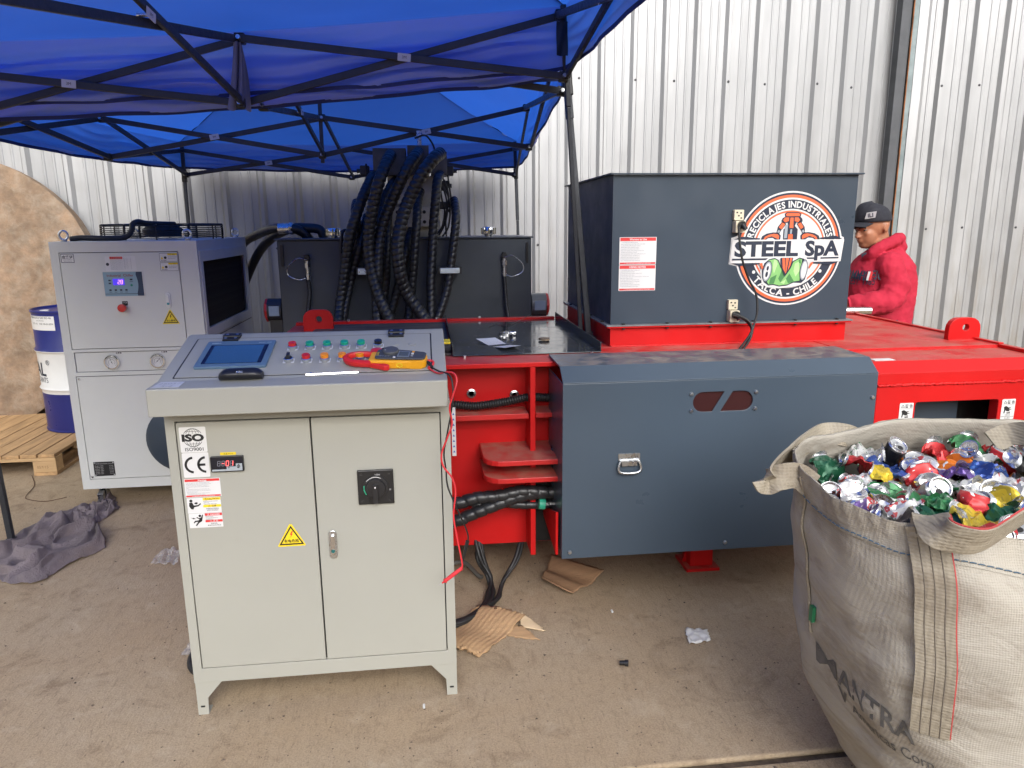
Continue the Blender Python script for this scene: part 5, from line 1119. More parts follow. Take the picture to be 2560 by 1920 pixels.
# loose straps and cloth folds hanging from the near truss node
mb = MB(); a = V((-.75, 3.40, 2.36))
def flap(u, v):
    w_ = .018 + .030 * v; x = (u - .5) * 2 * w_
    return V((-.750 + x - .012 * v + .006 * math.sin(u * 18 + v * 4), 3.375 + .016 * math.sin(u * 14 + v * 3), 2.355 - .25 * v * (1 + .08 * math.sin(u * 9)) - .02 * abs(u - .5)))
mb.grid(flap, 20, 12); obj('hanging_cloth_fold', mb, mat('faded blue lining', (.16, .17, .27), .6, var=.15), near, smooth=70)
for (x, z) in ((.62, 2.42),):
    mb = MB(); mb.grid(lambda u, v: V((.598 + .05 * u, 3.368 + .008 * math.sin(u * 7 + v * 5), 2.46 - .14 * v)), 6, 6); obj('velcro_strap', mb, BLACK, near, smooth=60)
# ------------------------------------------------------------------ big bag of crushed cans
def woven(name, col, stripe=False):
    m = bpy.data.materials.new(name); m.use_nodes = True; nt = m.node_tree; N = nt.nodes; L = nt.links; b = N['Principled BSDF']; tc = N.new('ShaderNodeTexCoord')
    def nz(scale, det, rg, dist=0., st=(1, 1, 1)):
        mp = N.new('ShaderNodeMapping'); mp.inputs['Scale'].default_value = st; L.new(tc.outputs['Object'], mp.inputs['Vector'])
        q = N.new('ShaderNodeTexNoise'); q.inputs['Scale'].default_value = scale; q.inputs['Detail'].default_value = det; q.inputs['Roughness'].default_value = rg; q.inputs['Distortion'].default_value = dist; L.new(mp.outputs[0], q.inputs['Vector']); return q.outputs['Fac']
    def mr(s, a, c, v0=0., v1=1.):
        q = N.new('ShaderNodeMapRange'); q.inputs['From Min'].default_value = a; q.inputs['From Max'].default_value = c; q.inputs['To Min'].default_value = v0; q.inputs['To Max'].default_value = v1; L.new(s, q.inputs['Value']); return q.outputs[0]
    def mix(f, a, c):
        q = N.new('ShaderNodeMix'); q.data_type = 'RGBA'; L.new(f, q.inputs[0])
        for i, v in ((6, a), (7, c)):
            if isinstance(v, tuple): q.inputs[i].default_value = (*v, 1)
            else: L.new(v, q.inputs[i])
        return q.outputs[2]
    c = mix(mr(nz(2.2, 6, .6), .35, .65), tuple(x * .86 for x in col), col)
    c = mix(mr(nz(3.2, 9, .68, .8, (1, 1, 2.2)), .50, .72, 0, .75), c, (.15, .115, .08))
    c = mix(mr(nz(1.4, 5, .6, .5), .52, .75, 0, .45), c, (.20, .165, .12))
    L.new(c, b.inputs['Base Color']); b.inputs['Roughness'].default_value = .75; b.inputs['Specular IOR Level'].default_value = .3
    w1_ = N.new('ShaderNodeTexWave'); w1_.bands_direction = 'Z'; w1_.inputs['Scale'].default_value = 60 if not stripe else 40; L.new(tc.outputs['Object'], w1_.inputs['Vector'])
    w2_ = N.new('ShaderNodeTexWave'); w2_.bands_direction = 'X'; w2_.inputs['Scale'].default_value = 60 if not stripe else 30; L.new(tc.outputs['Object'], w2_.inputs['Vector'])
    ad = N.new('ShaderNodeMath'); ad.operation = 'ADD'; L.new(w1_.outputs['Fac'], ad.inputs[0]); L.new(w2_.outputs['Fac'], ad.inputs[1])
    b1 = N.new('ShaderNodeBump'); b1.inputs['Strength'].default_value = .35 if not stripe else .22; b1.inputs['Distance'].default_value = .0012 if not stripe else .003; L.new(ad.outputs[0], b1.inputs['Height'])
    b2 = N.new('ShaderNodeBump'); b2.inputs['Strength'].default_value = .55; b2.inputs['Distance'].default_value = .012; L.new(nz(9, 5, .6, 1.0, (1, 1, 2.0)), b2.inputs['Height']); L.new(b1.outputs[0], b2.inputs['Normal']); L.new(b2.outputs[0], b.inputs['Normal'])
    return m
WOVEN = woven('dirty woven polypropylene', (.40, .37, .32)); WEB = woven('webbing', (.34, .30, .235), True)
BC = V((1.56, 1.66, 0)); PW = 2.6
def itp(tab, t):
    for i in range(len(tab) - 1):
        if t <= tab[i + 1][0]:
            (a, va), (b, vb) = tab[i], tab[i + 1]; k = (t - a) / (b - a); k = k * k * (3 - 2 * k) * .5 + k * .5; return va + (vb - va) * k
    return tab[-1][1]
def bag(phi, t, off=0.0, wr=1.0):
    a = itp([(0, .31), (.1, .395), (.3, .485), (.45, .52), (.6, .54), (.9, .577), (1, .60)], t) + off; b = itp([(0, .28), (.1, .36), (.3, .43), (.6, .44), (.85, .40), (1, .34)], t) + off
    c, s = math.cos(phi), math.sin(phi)
    x = a * math.copysign(abs(c) ** (2 / PW), c); y = b * math.copysign(abs(s) ** (2 / PW), s)
    rim = .950 + .035 * s - .012 * math.cos(phi * 1 + .5) + .010 * math.sin(5 * phi) + .006 * math.sin(11 * phi + 1)
    p = V((x, y, 0)); nrm = V((c, s, 0))
    w_ = .016 * noise.noise(V((x * 5, y * 5, t * 3.2))) + .009 * noise.noise(V((x * 11 + t * 4, y * 11, t * 9))) + .004 * math.sin(40 * t + 9 * noise.noise(V((x * 4, y * 4, 2)))) * (1 - abs(2 * t - 1))
    p += nrm * w_ * wr * (1 if t > .03 else 0)
    return BC + p + V((0, 0, rim * t + .002))
bg_ = thing('bulk_bag', 'open dirty woven bulk bag full of crushed drink cans beside the press', 'bulk bag', (1.56, 1.66, 0))
mb = MB(); mb.grid(lambda u, v: bag(2 * math.pi * u, v), 150, 70, True); mb.add([bag(2 * math.pi * i / 60, 0) for i in range(60)], [tuple(range(59, -1, -1))])
obj('bag_wall', mb, WOVEN, bg_, smooth=70, solid=.004)
# folded hem with blue stitching
mb = MB(); mb.grid(lambda u, v: bag(2 * math.pi * u, .915 + .087 * v, .006 * (1 - .4 * v) + (.002 * math.sin(2 * math.pi * u * 70)) * v), 300, 6, True); obj('hem', mb, WOVEN, bg_, smooth=70)
mb = MB()
for i in range(170):
    a0 = 2 * math.pi * i / 170; p, q = bag(a0, .925, .010), bag(a0 + 2 * math.pi / 170 * .78, .926, .010); mb.tube([p, p.lerp(q, .5) + V((0, 0, .001)), q], .0016, 5)
o = obj('blue_stitching', mb, mat('blue thread', (.06, .11, .17), .7), bg_); o['kind'] = 'stuff'
def strap(name, pts, wdir, half=.037, m_=None, th=.003, ed=None):
    mb = MB(); P = crv(pts, 8); n = len(P); vs = []
    for i, p in enumerate(P):
        t_ = (P[min(i + 1, n - 1)] - P[max(i - 1, 0)]).normalized(); k = i / (n - 1) * (len(wdir) - 1); j = min(int(k), len(wdir) - 2); wd_ = V(wdir[j]).lerp(V(wdir[j + 1]), k - j); wd_ = (wd_ - t_ * wd_.dot(t_)).normalized(); nn = t_.cross(wd_)
        for (a_, b_) in ((-1, -1), (-.5, -1.25), (0, -1), (.5, -1.25), (1, -1), (1, 1), (.5, 1.25), (0, 1), (-.5, 1.25), (-1, 1)): vs.append(p + wd_ * half * a_ + nn * th * b_)
    m = 10; fs = [(j * m + i, j * m + (i + 1) % m, (j + 1) * m + (i + 1) % m, (j + 1) * m + i) for j in range(n - 1) for i in range(m)] + [tuple(range(m - 1, -1, -1)), tuple((n - 1) * m + i for i in range(m))]
    mb.add(vs, fs); s_ = obj(name, mb, m_ or WEB, bg_, smooth=50)
    if ed:
        mb = MB(); mb.tube([vs[j * m + 4] + (vs[j * m + 4] - vs[j * m + 2]) * .02 for j in range(n)], .0022, 5); obj('edge_thread', mb, ed, s_, smooth=60)
        for q in (1, 2, 3) if name == 'sewn_strap' else ():
            mb = MB(); mb.tube([vs[j * m + q] for j in range(n)], .0013, 5); mb.tube([vs[j * m + 9 - q] for j in range(n)], .0013, 5); obj('stitch_line', mb, mat('dark stitch', (.13, .11, .09), .8) if 'dark stitch' not in bpy.data.materials else bpy.data.materials['dark stitch'], s_)
    return s_
REDT = mat('red thread', (.42, .05, .05), .7)
ph = R(224)
fp = [bag(ph - R(9) * (1 - t), t, .013, .55) for t in (1.0, .94, .86, .76, .66, .56, .47)]
tang = (bag(ph + .05, .7, 0, 0) - bag(ph - .05, .7, 0, 0)).normalized()
strap('sewn_strap', fp, [tang, tang], .040, ed=REDT)
strap('lifting_loop', [bag(ph, .97, .016, .5), bag(ph, 1.01, .016, .5) + V((.01, 0, .012)), atz(2345, 1328, .952), atz(2400, 1350, .945), atz(2460, 1352, .945), atz(2520, 1318, .955), atz(2590, 1270, .975)], [tang, V((.5, -.6, .4)), V((.2, -.5, .9)), V((.1, -.4, 1)), V((.1, -.4, 1))], .036, ed=REDT)
strap('lifting_loop', [atz(2150, 1105, .93), atz(2115, 1088, .965), atz(2060, 1086, .97), atz(2000, 1118, .965), atz(1945, 1160, .955), atz(1912, 1196, .94), atz(1922, 1204, .93), atz(1955, 1192, .945), atz(1995, 1190, .945), atz(2030, 1215, .92)], [V((.2, -.4, .9)), V((.3, .5, .8)), V((.6, .3, .7)), V((.6, .2, .75)), V((.5, .2, .8)), V((.3, .1, .9))], .034)
strap('lifting_loop', [atz(2480, 1105, .96), atz(2530, 1085, .985), atz(2600, 1090, 1.0), atz(2680, 1120, .98)], [V((.2, .6, .8)), V((.2, .6, .8)), V((.2, .6, .8))], .034)
# stencilled print wrapped on the bag
def on_bag(mb, st, phi0, t0, size, sl=0.0, bold=0.0):
    vs, fs = tmesh(st, bold); pts = []
    for (x, y) in vs:
        ph_ = phi0 + x * size / .50; tt = t0 + y * size / .95 - sl * x * size
        pts.append(bag(ph_, tt, .0035))
    mb.add(pts, fs)
mb = MB(); on_bag(mb, 'MANTRA', R(177), .425, .080, .02, .02); on_bag(mb, 'Americas Corp', R(189), .365, .044, .02, .004); on_bag(mb, 'V', R(184), .375, .05, 0, .05)
PRN = mat('faded grey print', (.10, .095, .09), .8, var=.3, vs=25, dirt=.22, dirtcol=(.28, .25, .21), dirts=30)
obj('bag_print', mb, PRN, bg_)
mb = MB(); q = bag(R(178), .60, .006); mb.box(q.x - .006, q.x + .004, q.y - .008, q.y + .008, q.z - .045, q.z + .0); obj('green_tag', mb, mat('green tag', (.02, .16, .07), .4), bg_)
mb = MB(); mb.tube([bag(R(176), .5 + .48 * i / 30, .006) for i in range(31)], .004, 6); obj('side_seam', mb, WEB, bg_, smooth=60)
mb = MB(); mb.grid(lambda u, v: BC + V(((.05 + .93 * v) * .56 * math.cos(2 * math.pi * u), (.05 + .93 * v) * .345 * math.sin(2 * math.pi * u), .765 + .02 * noise.noise(V((u * 9, v * 9, 1))))), 40, 8, True); obj('light_blocking_sheet', mb, WOVEN, bg_, smooth=60)  # unseen sheet added under the cans to block light

# cans
ALU = mat('bare aluminium', (.66, .66, .67), .24, .85, var=.08, vs=20, bump=.04, bs=40)
def can_print(name, c1, c2, c3):
    m = bpy.data.materials.new(name); m.use_nodes = True; nt = m.node_tree; N = nt.nodes; L = nt.links; b = N['Principled BSDF']; tc = N.new('ShaderNodeTexCoord')
    n1 = N.new('ShaderNodeTexNoise'); n1.inputs['Scale'].default_value = 26; n1.inputs['Detail'].default_value = 1.5; n1.inputs['Distortion'].default_value = 1.4; L.new(tc.outputs['Object'], n1.inputs['Vector'])
    r1 = N.new('ShaderNodeValToRGB'); r1.color_ramp.interpolation = 'CONSTANT'; e = r1.color_ramp.elements; e[0].color = (*c1, 1); e[1].position = .56; e[1].color = (*c2, 1); x = e.new(.68); x.color = (*c3, 1); x = e.new(.36); x.color = (*c1, 1); e[0].color = tuple(q * .75 for q in c1) + (1,)
    L.new(n1.outputs['Fac'], r1.inputs[0]); L.new(r1.outputs[0], b.inputs['Base Color']); b.inputs['Metallic'].default_value = .35; b.inputs['Roughness'].default_value = .38
    return m
WH, SI = (.72, .72, .72), (.55, .55, .56)
CM = {'red': can_print('red can print', (.46, .025, .028), (.46, .025, .028), WH), 'green': can_print('green can print', (.035, .16, .06), (.04, .22, .08), WH), 'dark green': can_print('dark green can print', (.012, .08, .04), (.012, .08, .04), WH),
      'silver': can_print('silver can print', SI, (.5, .08, .08), WH), 'blue': can_print('blue can print', (.03, .07, .28), (.03, .10, .34), SI), 'purple': can_print('purple can print', (.11, .06, .24), (.15, .09, .28), WH), 'orange': can_print('orange can print', (.72, .18, .015), (.72, .18, .015), WH),
      'black': can_print('black can print', (.012, .012, .014), (.03, .03, .03), SI), 'yellow': can_print('yellow can print', (.62, .45, .03), (.4, .3, .03), WH), 'white': can_print('white can print', (.62, .62, .60), (.03, .15, .06), WH)}
def can_geo(kind, seed):
    rr = random.Random(seed); n = 30
    side = [(.0328, .012 + .094 * i / 15) for i in range(16)]
    prof_ = [(.0001, .012), (.012, .010), (.021, .004), (.0245, 0), (.0268, .002), (.0318, .009)] + side + [(.0300, .1105), (.0272, .1145), (.0268, .1165), (.0275, .1180), (.0262, .1178), (.0252, .1130), (.0240, .1118), (.0001, .1120)]
    nb = len(prof_) - 8
    pa = rr.uniform(0, 6.3); dv = V((rr.uniform(-9, 9), rr.uniform(-9, 9), rr.uniform(-9, 9)))
    def de(p):
        x, y, z = p; z -= .059; h = z / .059; a = 1 - h * h; a = max(0, a)
        nv = noise.noise_vector(V((x, y, z)) * 42 + dv); nv2 = noise.noise_vector(V((x, y, z)) * 20 + dv); cr = 1 - 2 * abs(noise.noise(V((x, y, z)) * 34 - dv)) * 1.6; cr2 = abs((h * 2.3 + x * 22 + pa) % 1.0 - .5) * 2 - .5
        if kind == 'A':       # pressed flat sideways
            q = V((x * (1 + .50 * a), y * (1 - .90 * a ** .45), z * 1.05)); q += nv * .004 * a + nv2 * .009 * a; q.y += (.008 * cr + .012 * cr2) * a; q.x += .006 * cr * a
            q.y += .018 * math.sin(h * 3.1 + pa) * a; sh = .55 * math.sin(pa) ; q.y += sh * .03 * (h ** 3); q.z *= .95
        elif kind == 'B':     # pushed together along its axis
            sgn = 1 if h > 0 else -1; k = abs(h)
            zz = z * (.34 + .30 * abs(math.sin(pa * 3))); q = V((x * (1 + .22 * a), y * (1 + .05 * a), zz)); q += V((nv.x * .009 + nv2.x * .010, nv.y * .009 + nv2.y * .010, (nv.z * .006) )) * a ; q.x += .012 * h * math.cos(pa); q.y += .012 * h * math.sin(pa)
        elif kind == 'C':     # folded in the middle
            f = V((x * (1 + .32 * a), y * (1 - .62 * a), 0)); ang = .85 * math.tanh(h * 2.2)
            q = V((f.x, f.y * math.cos(ang) + .052 * abs(h) * math.sin(abs(ang)) * .9, z * math.cos(ang * .75) - f.y * math.sin(ang) * .6)); q += (nv * .006 + nv2 * .007) * a; q.y += (.007 * cr + .007 * cr2) * a
        else:                 # dented only
            q = V((x, y, z)); d_ = max(0, math.cos(math.atan2(y, x) - pa)) ** 2 * a; q.x *= 1 - .7 * d_; q.y *= 1 - .7 * d_; q += nv * .004 * a
        return q
    return prof_, nb, n, de
def build_can(kind, seed):
    prof_, nb, n, de = can_geo(kind, seed)
    b = MB(); pr = prof_[:nb + 1]
    b.lathe(pr, WORLD, n, cap=False); b.v = [de(p) for p in b.v]; b.mi = [1 if (f // n) < 5 else 0 for f in range(len(b.f))]
    l = MB(); l.lathe(prof_[nb:], WORLD, n, cap=False)
    for i in range(16):
        pass
    l.v = [de(p) for p in l.v]
    k = len(l.v); tb = [(.011 * math.cos(a) , .004 + .0075 * math.sin(a)) for a in [2 * math.pi * i / 14 for i in range(14)]]
    tabm = MB(); tabm.prism([[(x, y) for x, y in tb], [(x * .45, .006 + (y - .004) * .4) for x, y in tb]], WORLD, .1135, .1150); tabm.v = [de(p) for p in tabm.v]
    om = MB(); om.flat([(.009 * math.cos(a), -.0115 + .008 * math.sin(a)) for a in [2 * math.pi * i / 16 for i in range(16)]], WORLD, .1126); om.v = [de(p) for p in om.v]
    return b, l, tabm, om
proto = {}
def mesh_of(mb, mats, nm, sm=45):
    me = bpy.data.meshes.new(nm); me.from_pydata([tuple(p) for p in mb.v], [], mb.f)
    for q in mats: me.materials.append(q)
    if len(mats) > 1: me.polygons.foreach_set('material_index', mb.mi)
    me.polygons.foreach_set('use_smooth', [True] * len(me.polygons)); me.set_sharp_from_angle(angle=R(sm)); return me
rc = random.Random(21)
for i, kd in enumerate('AAAAABBBCCCD'): 
    b, l, tb, om = build_can(kd, 40 + i); proto[i] = (kd, b, mesh_of(l, [ALU], 'lid'), mesh_of(tb, [ALU], 'tab', 30), mesh_of(om, [DARK], 'opening'))
bm_cache = {}
def put_can(pi, colour, loc, rot, label):
    kd, b, lm, tm, om = proto[pi]
    if (pi, colour) not in bm_cache: bm_cache[(pi, colour)] = mesh_of(b, [CM[colour], ALU], 'can', 20)
    o = bpy.data.objects.new('crushed_can', bm_cache[(pi, colour)]); COL.objects.link(o); o.location = loc; o.rotation_euler = rot; o.scale = (1.03, 1.03, 1.03)
    tag(o, label, 'can', 'crushed cans in the bulk bag')
    for nm, me in (('lid', lm), ('tab', tm), ('opening', om)):
        c_ = bpy.data.objects.new(nm, me); COL.objects.link(c_); c_.parent = o
    return o
spots = []
for j in range(8):
    for i in range(12):
        x = -.53 + i * .092 + (j % 2) * .046 + rc.uniform(-.016, .016); y = -.31 + j * .084 + rc.uniform(-.014, .014)
        if (abs(x) / .53) ** PW + (abs(y) / (.315)) ** PW > 1 or x > .47: continue
        spots.append((y, x, .893 + .045 * y + .030 * noise.noise(V((x * 4, y * 4, 3))) - .05 * max(0, (abs(x) / .53) ** 6) + rc.uniform(-.008, .012)))
cols = ['red', 'red', 'green', 'red', 'silver', 'dark green', 'blue', 'silver', 'orange', 'purple', 'black', 'yellow', 'red', 'silver', 'silver', 'white']
rows = {}
for s_ in spots: rows.setdefault(int((s_[0] + .335) / .084), []).append(s_)
RN = ['nearest row', 'second nearest row', 'third nearest row', 'fourth nearest row', 'middle row', 'fourth row from back', 'third row from back', 'second row from back', 'back row', 'rearmost row']
ORD = ['first', 'second', 'third', 'fourth', 'fifth', 'sixth', 'seventh', 'eighth', 'ninth', 'tenth', 'eleventh', 'twelfth', 'thirteenth', 'fourteenth', 'fifteenth']
last = None
for rk in sorted(rows):
    for i, (y, x, z) in enumerate(sorted(rows[rk], key=lambda s_: s_[1])):
        pi = rc.choice([0, 1, 2, 3, 4, 0, 1, 2, 3, 4, 0, 1, 5, 6, 7, 8, 9, 10, 8, 9, 5, 11]); kd = proto[pi][0]; colour = rc.choice([c_ for c_ in cols if c_ != last]); last = colour
        sp = rc.uniform(0, 6.28)
        if kd in 'AC': rot = (R(90) + rc.uniform(-.55, .35), rc.uniform(-.3, .3), sp)
        elif kd == 'B': rot = (rc.uniform(.15, .85), rc.uniform(-.4, .4), rc.choice([0, .4, -.5, 6.0])) if rc.random() < .75 else (R(180) + rc.uniform(-.9, .2), rc.uniform(-.4, .4), rc.uniform(-.6, .6))
        else: rot = (rc.uniform(.4, 1.3), rc.uniform(-.3, .3), rc.uniform(-.7, .7))
        how = {'A': 'flattened', 'B': 'squashed', 'C': 'folded', 'D': 'dented'}[kd]
        put_can(pi, colour, BC + V((x, y, z)), rot, '%s %s drink can, %s from left in the %s of cans' % (how, colour, ORD[i], RN[rk]))
# a lower layer closes the gaps
used_reg = set()
for j in range(7):
    for i in range(12):
        x = -.48 + i * .08 + rc.uniform(-.02, .02); y = -.27 + j * .088 + rc.uniform(-.02, .02)
        if (abs(x) / .50) ** PW + (abs(y) / .30) ** PW > 1 or x > .42: continue
        pi = rc.choice([0, 1, 2, 3, 4, 8, 9]); reg = ('front ' if y < -.09 else 'back ' if y > .09 else 'mid ') + ('left' if x < -.2 else 'right' if x > .06 else 'centre')
        free = [c_ for c_ in CM if (c_, reg) not in used_reg]
        if not free: continue
        colour = rc.choice(free); used_reg.add((colour, reg))
        o = put_can(pi, colour, BC + V((x, y, (.845 + .04 * y) + rc.uniform(-.01, .01))), (R(90) + rc.uniform(-.5, .5), rc.uniform(-.4, .4), rc.uniform(0, 6.3)), '%s can half buried in the pile, %s of the bag mouth' % (colour, reg))
        for c_ in list(o.children):
            if c_.name.startswith(('tab', 'opening')): bpy.data.objects.remove(c_)

# ------------------------------------------------------------------ litter on the floor
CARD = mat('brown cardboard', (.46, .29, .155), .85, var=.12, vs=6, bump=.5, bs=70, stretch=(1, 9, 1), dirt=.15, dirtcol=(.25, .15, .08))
CARD2 = mat('brown cardboard with painted shade', (.36, .21, .115), .85, var=.15, vs=5, bump=.5, bs=70, stretch=(1, 8, 1), dirt=.2, dirtcol=(.2, .12, .07))  # darker copy of the brown cardboard, with shade put into the colour
def sheet_from(corners, nu, nv, zf, name, m_, label, cat, thick=.005, jag=.006, seed=1, rib=0.0):
    rr = random.Random(seed); A, B, C_, D = [V(c) for c in corners]; org = (A + B + C_ + D) / 4; org.z = 0
    def fn(u, v):
        p = A.lerp(B, u).lerp(D.lerp(C_, u), v); e = min(u, 1 - u, v, 1 - v)
        if e < .001: p += V((rr.uniform(-jag, jag), rr.uniform(-jag, jag), 0))
        return p + V((0, 0, thick / 2 + .001 + max(0, zf(u, v)) + rib * math.sin(u * nu * math.pi / 2)))
    mb = MB(); mb.grid(fn, nu, nv); o = obj(name, mb, m_, org=org, smooth=30, solid=thick); return tag(o, label, cat)
big = sheet_from([(.155, 2.455, 0), (.0, 2.56, 0), (.165, 2.80, 0), (.36, 2.70, 0)], 40, 16, lambda u, v: .030 * max(0, v - .45) + .012 * math.sin(u * 3.1) + .006 * math.sin(v * 9), 'torn_cardboard', CARD, 'large torn sheet of corrugated cardboard beside the cabinet leg', 'cardboard', .006, .008, 3, .0012)
sheet_from([(.27, 2.585, 0), (.395, 2.545, 0), (.345, 2.635, 0), (.27, 2.66, 0)], 10, 8, lambda u, v: .01 * v, 'torn_cardboard', CARD, 'small pointed cardboard scrap sticking out from the large torn sheet', 'cardboard', .003, .006, 5)
sheet_from([(.325, 2.64, 0), (.425, 2.60, 0), (.40, 2.66, 0), (.345, 2.72, 0)], 10, 8, lambda u, v: .004 + .022 * v * (1 - u), 'torn_cardboard', mat('pale torn cardboard', (.58, .44, .28), .85, var=.15, vs=12), 'pale peeled strip of cardboard curling off the large torn sheet', 'cardboard', .003, .006, 6)
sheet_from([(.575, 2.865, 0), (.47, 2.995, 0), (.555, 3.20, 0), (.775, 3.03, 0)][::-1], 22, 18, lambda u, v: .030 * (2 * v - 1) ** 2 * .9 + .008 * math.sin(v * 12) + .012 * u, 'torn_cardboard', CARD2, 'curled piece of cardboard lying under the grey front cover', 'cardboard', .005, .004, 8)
PAPER = mat('crumpled tissue', (.68, .66, .63), .8, var=.06)
sheet_from([(.965, 2.435, 0), (1.055, 2.445, 0), (1.075, 2.525, 0), (.985, 2.545, 0)], 12, 12, lambda u, v: .006 + .009 * noise.noise(V((u * 5, v * 5, 2))) + .004 * math.sin(u * 13 + v * 6), 'paper_scrap', PAPER, 'small crumpled white paper scrap on the open floor', 'paper', .001, .004, 9)
def clear_film(name):
    m = bpy.data.materials.new(name); m.use_nodes = True; b = m.node_tree.nodes['Principled BSDF']; b.inputs['Base Color'].default_value = (.8, .8, .8, 1); b.inputs['Roughness'].default_value = .15; b.inputs['Alpha'].default_value = .16; return m
FILM = clear_film('clear plastic film')
sheet_from([(-1.37, 3.43, 0), (-1.25, 3.42, 0), (-1.24, 3.58, 0), (-1.38, 3.60, 0)], 20, 20, lambda u, v: .008 + .016 * noise.noise(V((u * 6, v * 6, 4))) + .006 * math.sin(u * 21 + v * 5), 'plastic_wrapper', FILM, 'crumpled clear plastic wrapper on the floor left of the cabinet', 'plastic wrapper', .0008, .005, 10)
sheet_from([(-.98, 2.62, 0), (-.90, 2.60, 0), (-.88, 2.70, 0), (-.97, 2.72, 0)], 12, 12, lambda u, v: .005 + .010 * noise.noise(V((u * 6, v * 6, 8))), 'plastic_wrapper', FILM, 'small clear plastic scrap at the lower left corner of the cabinet', 'plastic wrapper', .0008, .005, 12)
p = atz(1560, 1665, 0); mb = MB(); f = Fr((p.x, p.y, .0125), (.9, -.35, 0), (0, .3, 1)); mb.lathe([(.006, -.016), (.012, -.0155), (.012, -.004), (.0085, -.003), (.0085, .016), (.005, .0165)], Fr(f.o, (0, .3, 1), (.35, .9, 0)), 14); tag(obj('rubber_plug', mb, BLACK, org=(p.x, p.y, 0), smooth=35), 'little black plastic plug lying on the open floor', 'plug')
for (x, y, nm, lb_) in ((1530, 1530, 'foam_crumb', 'tiny white crumb on the floor below the grey cover'), (1060, 1768, 'foam_crumb', 'tiny white crumb on the floor in front of the cabinet')):
    p = atz(x, y, 0); mb = MB(); mb.box(p.x - .004, p.x + .004, p.y - .009, p.y + .009, 0, .008, Fr((0, 0, 0), (1, 0, 0), (0, 1, 0))); tag(obj(nm, mb, WHITE, org=(p.x, p.y, 0), bev=.002), lb_, 'debris')
# towel
TOW = mat('old purple grey blanket', (.175, .145, .155), .95, var=.28, vs=9, bump=.9, bs=140, dirt=.25, dirtcol=(.24, .17, .12))
def cloth(poly, h, folds, name, label):
    """poly: pairs of points (left, right) along the length"""
    mb = MB(); nu, nv = 60, 80; P1 = crv([p[0] for p in poly], 12); P2 = crv([p[1] for p in poly], 12); n = len(P1) - 1
    rr = random.Random(4)
    def fn(u, v):
        k = v * n; j = min(int(k), n - 1); a = P1[j].lerp(P1[j + 1], k - j); b = P2[j].lerp(P2[j + 1], k - j); p = a.lerp(b, u)
        e = min(1, min(u, 1 - u) * 7) * min(1, min(v, 1 - v) * 10)
        q = noise.noise(V((v * 2.5, u * 5, 3)))
        z = h * ((1 - abs(math.sin(u * folds + 2.8 * q + v * 2.2))) ** 1.6 * .8 + .45 * (1 - abs(math.sin(v * 9 + u * 5 + 3 * q))) ** 2.5 + .18 * noise.noise(V((u * 5, v * 8, 8))) + .06) * (.18 + .82 * e)
        p += V((.02 * noise.noise(V((u * 6, v * 9, 1))), .03 * noise.noise(V((u * 5, v * 8, 2))), 0)) 
        if e < .05: p += V((rr.uniform(-.008, .008), rr.uniform(-.008, .008), 0))
        return V((p.x, p.y, max(.003, z)))
    mb.grid(fn, nu, nv); o = obj(name, mb, TOW, org=(P1[0].x, P1[0].y, 0), smooth=80, solid=.004, sub=1); tag(o, label, 'blanket'); return o
g = lambda x, y: atz(x, y, 0)
cloth([(g(-60, 1400), g(-40, 1445)), (g(10, 1355), g(40, 1460)), (g(70, 1320), g(105, 1455)), (g(130, 1292), g(190, 1405)), (g(180, 1275), g(262, 1372)), (g(225, 1262), g(250, 1345))], .075, 8.5, 'blanket', 'crumpled purple grey blanket on the floor at the left')
cloth([(g(150, 1285), g(205, 1330)), (g(200, 1272), g(240, 1310)), (g(245, 1258), g(270, 1293)), (g(285, 1240), g(298, 1270))], .055, 5, 'blanket_end', 'twisted frayed end of blanket stretching toward the chiller castor')
# cable bundle behind the cabinet
cb = thing('cable_bundle', 'bundle of black cables hanging under the press behind the cabinet', 'cables', (.2, 2.9, 0))
rr = random.Random(6)
for i in range(13):
    j = lambda s_=.018: V((rr.uniform(-s_, s_), rr.uniform(-s_, s_), rr.uniform(-s_ * .4, s_ * .4)))
    A = g(1215, 1440); pts = [V((.16 + .012 * i, 3.10, .30)) + j(.01), V((.20, 3.02, .16)) + j(), V((.235, 2.98, .06)) + j(.012), V((.235, 2.90, .022)) + j(.015), V((.20, 2.80, .018)) + j(.015), V((.13, 2.72, .018)) + j(.015), V((.03, 2.68, .016)) + j(.015), V((-.12, 2.69, .014)) + j(.012), V((-.35, 2.75, .014)) + j(.01)]
    if i > 10: pts = [V((.42, 3.12, .28)), V((.36, 3.0, .14)) + j(), V((.30, 2.93, .05)) + j(), V((.26, 2.86, .02)) + j(.01)] + pts[4:]
    for q in pts: q.z = max(q.z, .009)
    mb = MB(); mb.tube(crv(pts, 7), .0075 if i % 3 else .0095, 7); obj('cable', mb, CABLE, cb, smooth=60)
mb = MB(); mb.tube(crv([g(1120, 1422) + V((0, 0, .02)), g(1160, 1425) + V((0, 0, .04)), g(1195, 1444) + V((0, 0, .012)), g(1206, 1448) + V((0, 0, .012))], 6), .010, 8); obj('grey_cable', mb, mat('grey cable', (.12, .115, .105), .6), cb, smooth=60)
mb = MB(); mb.tube(crv([V((-.60, 2.72, .01)), V((-.86, 2.70, .012)), V((-.93, 2.62, .012)), V((-.90, 2.50, .012)), V((-.80, 2.46, .012)), V((-.6, 2.44, .012))], 7), .012, 8); obj('cable', mb, CABLE, cb, smooth=60)
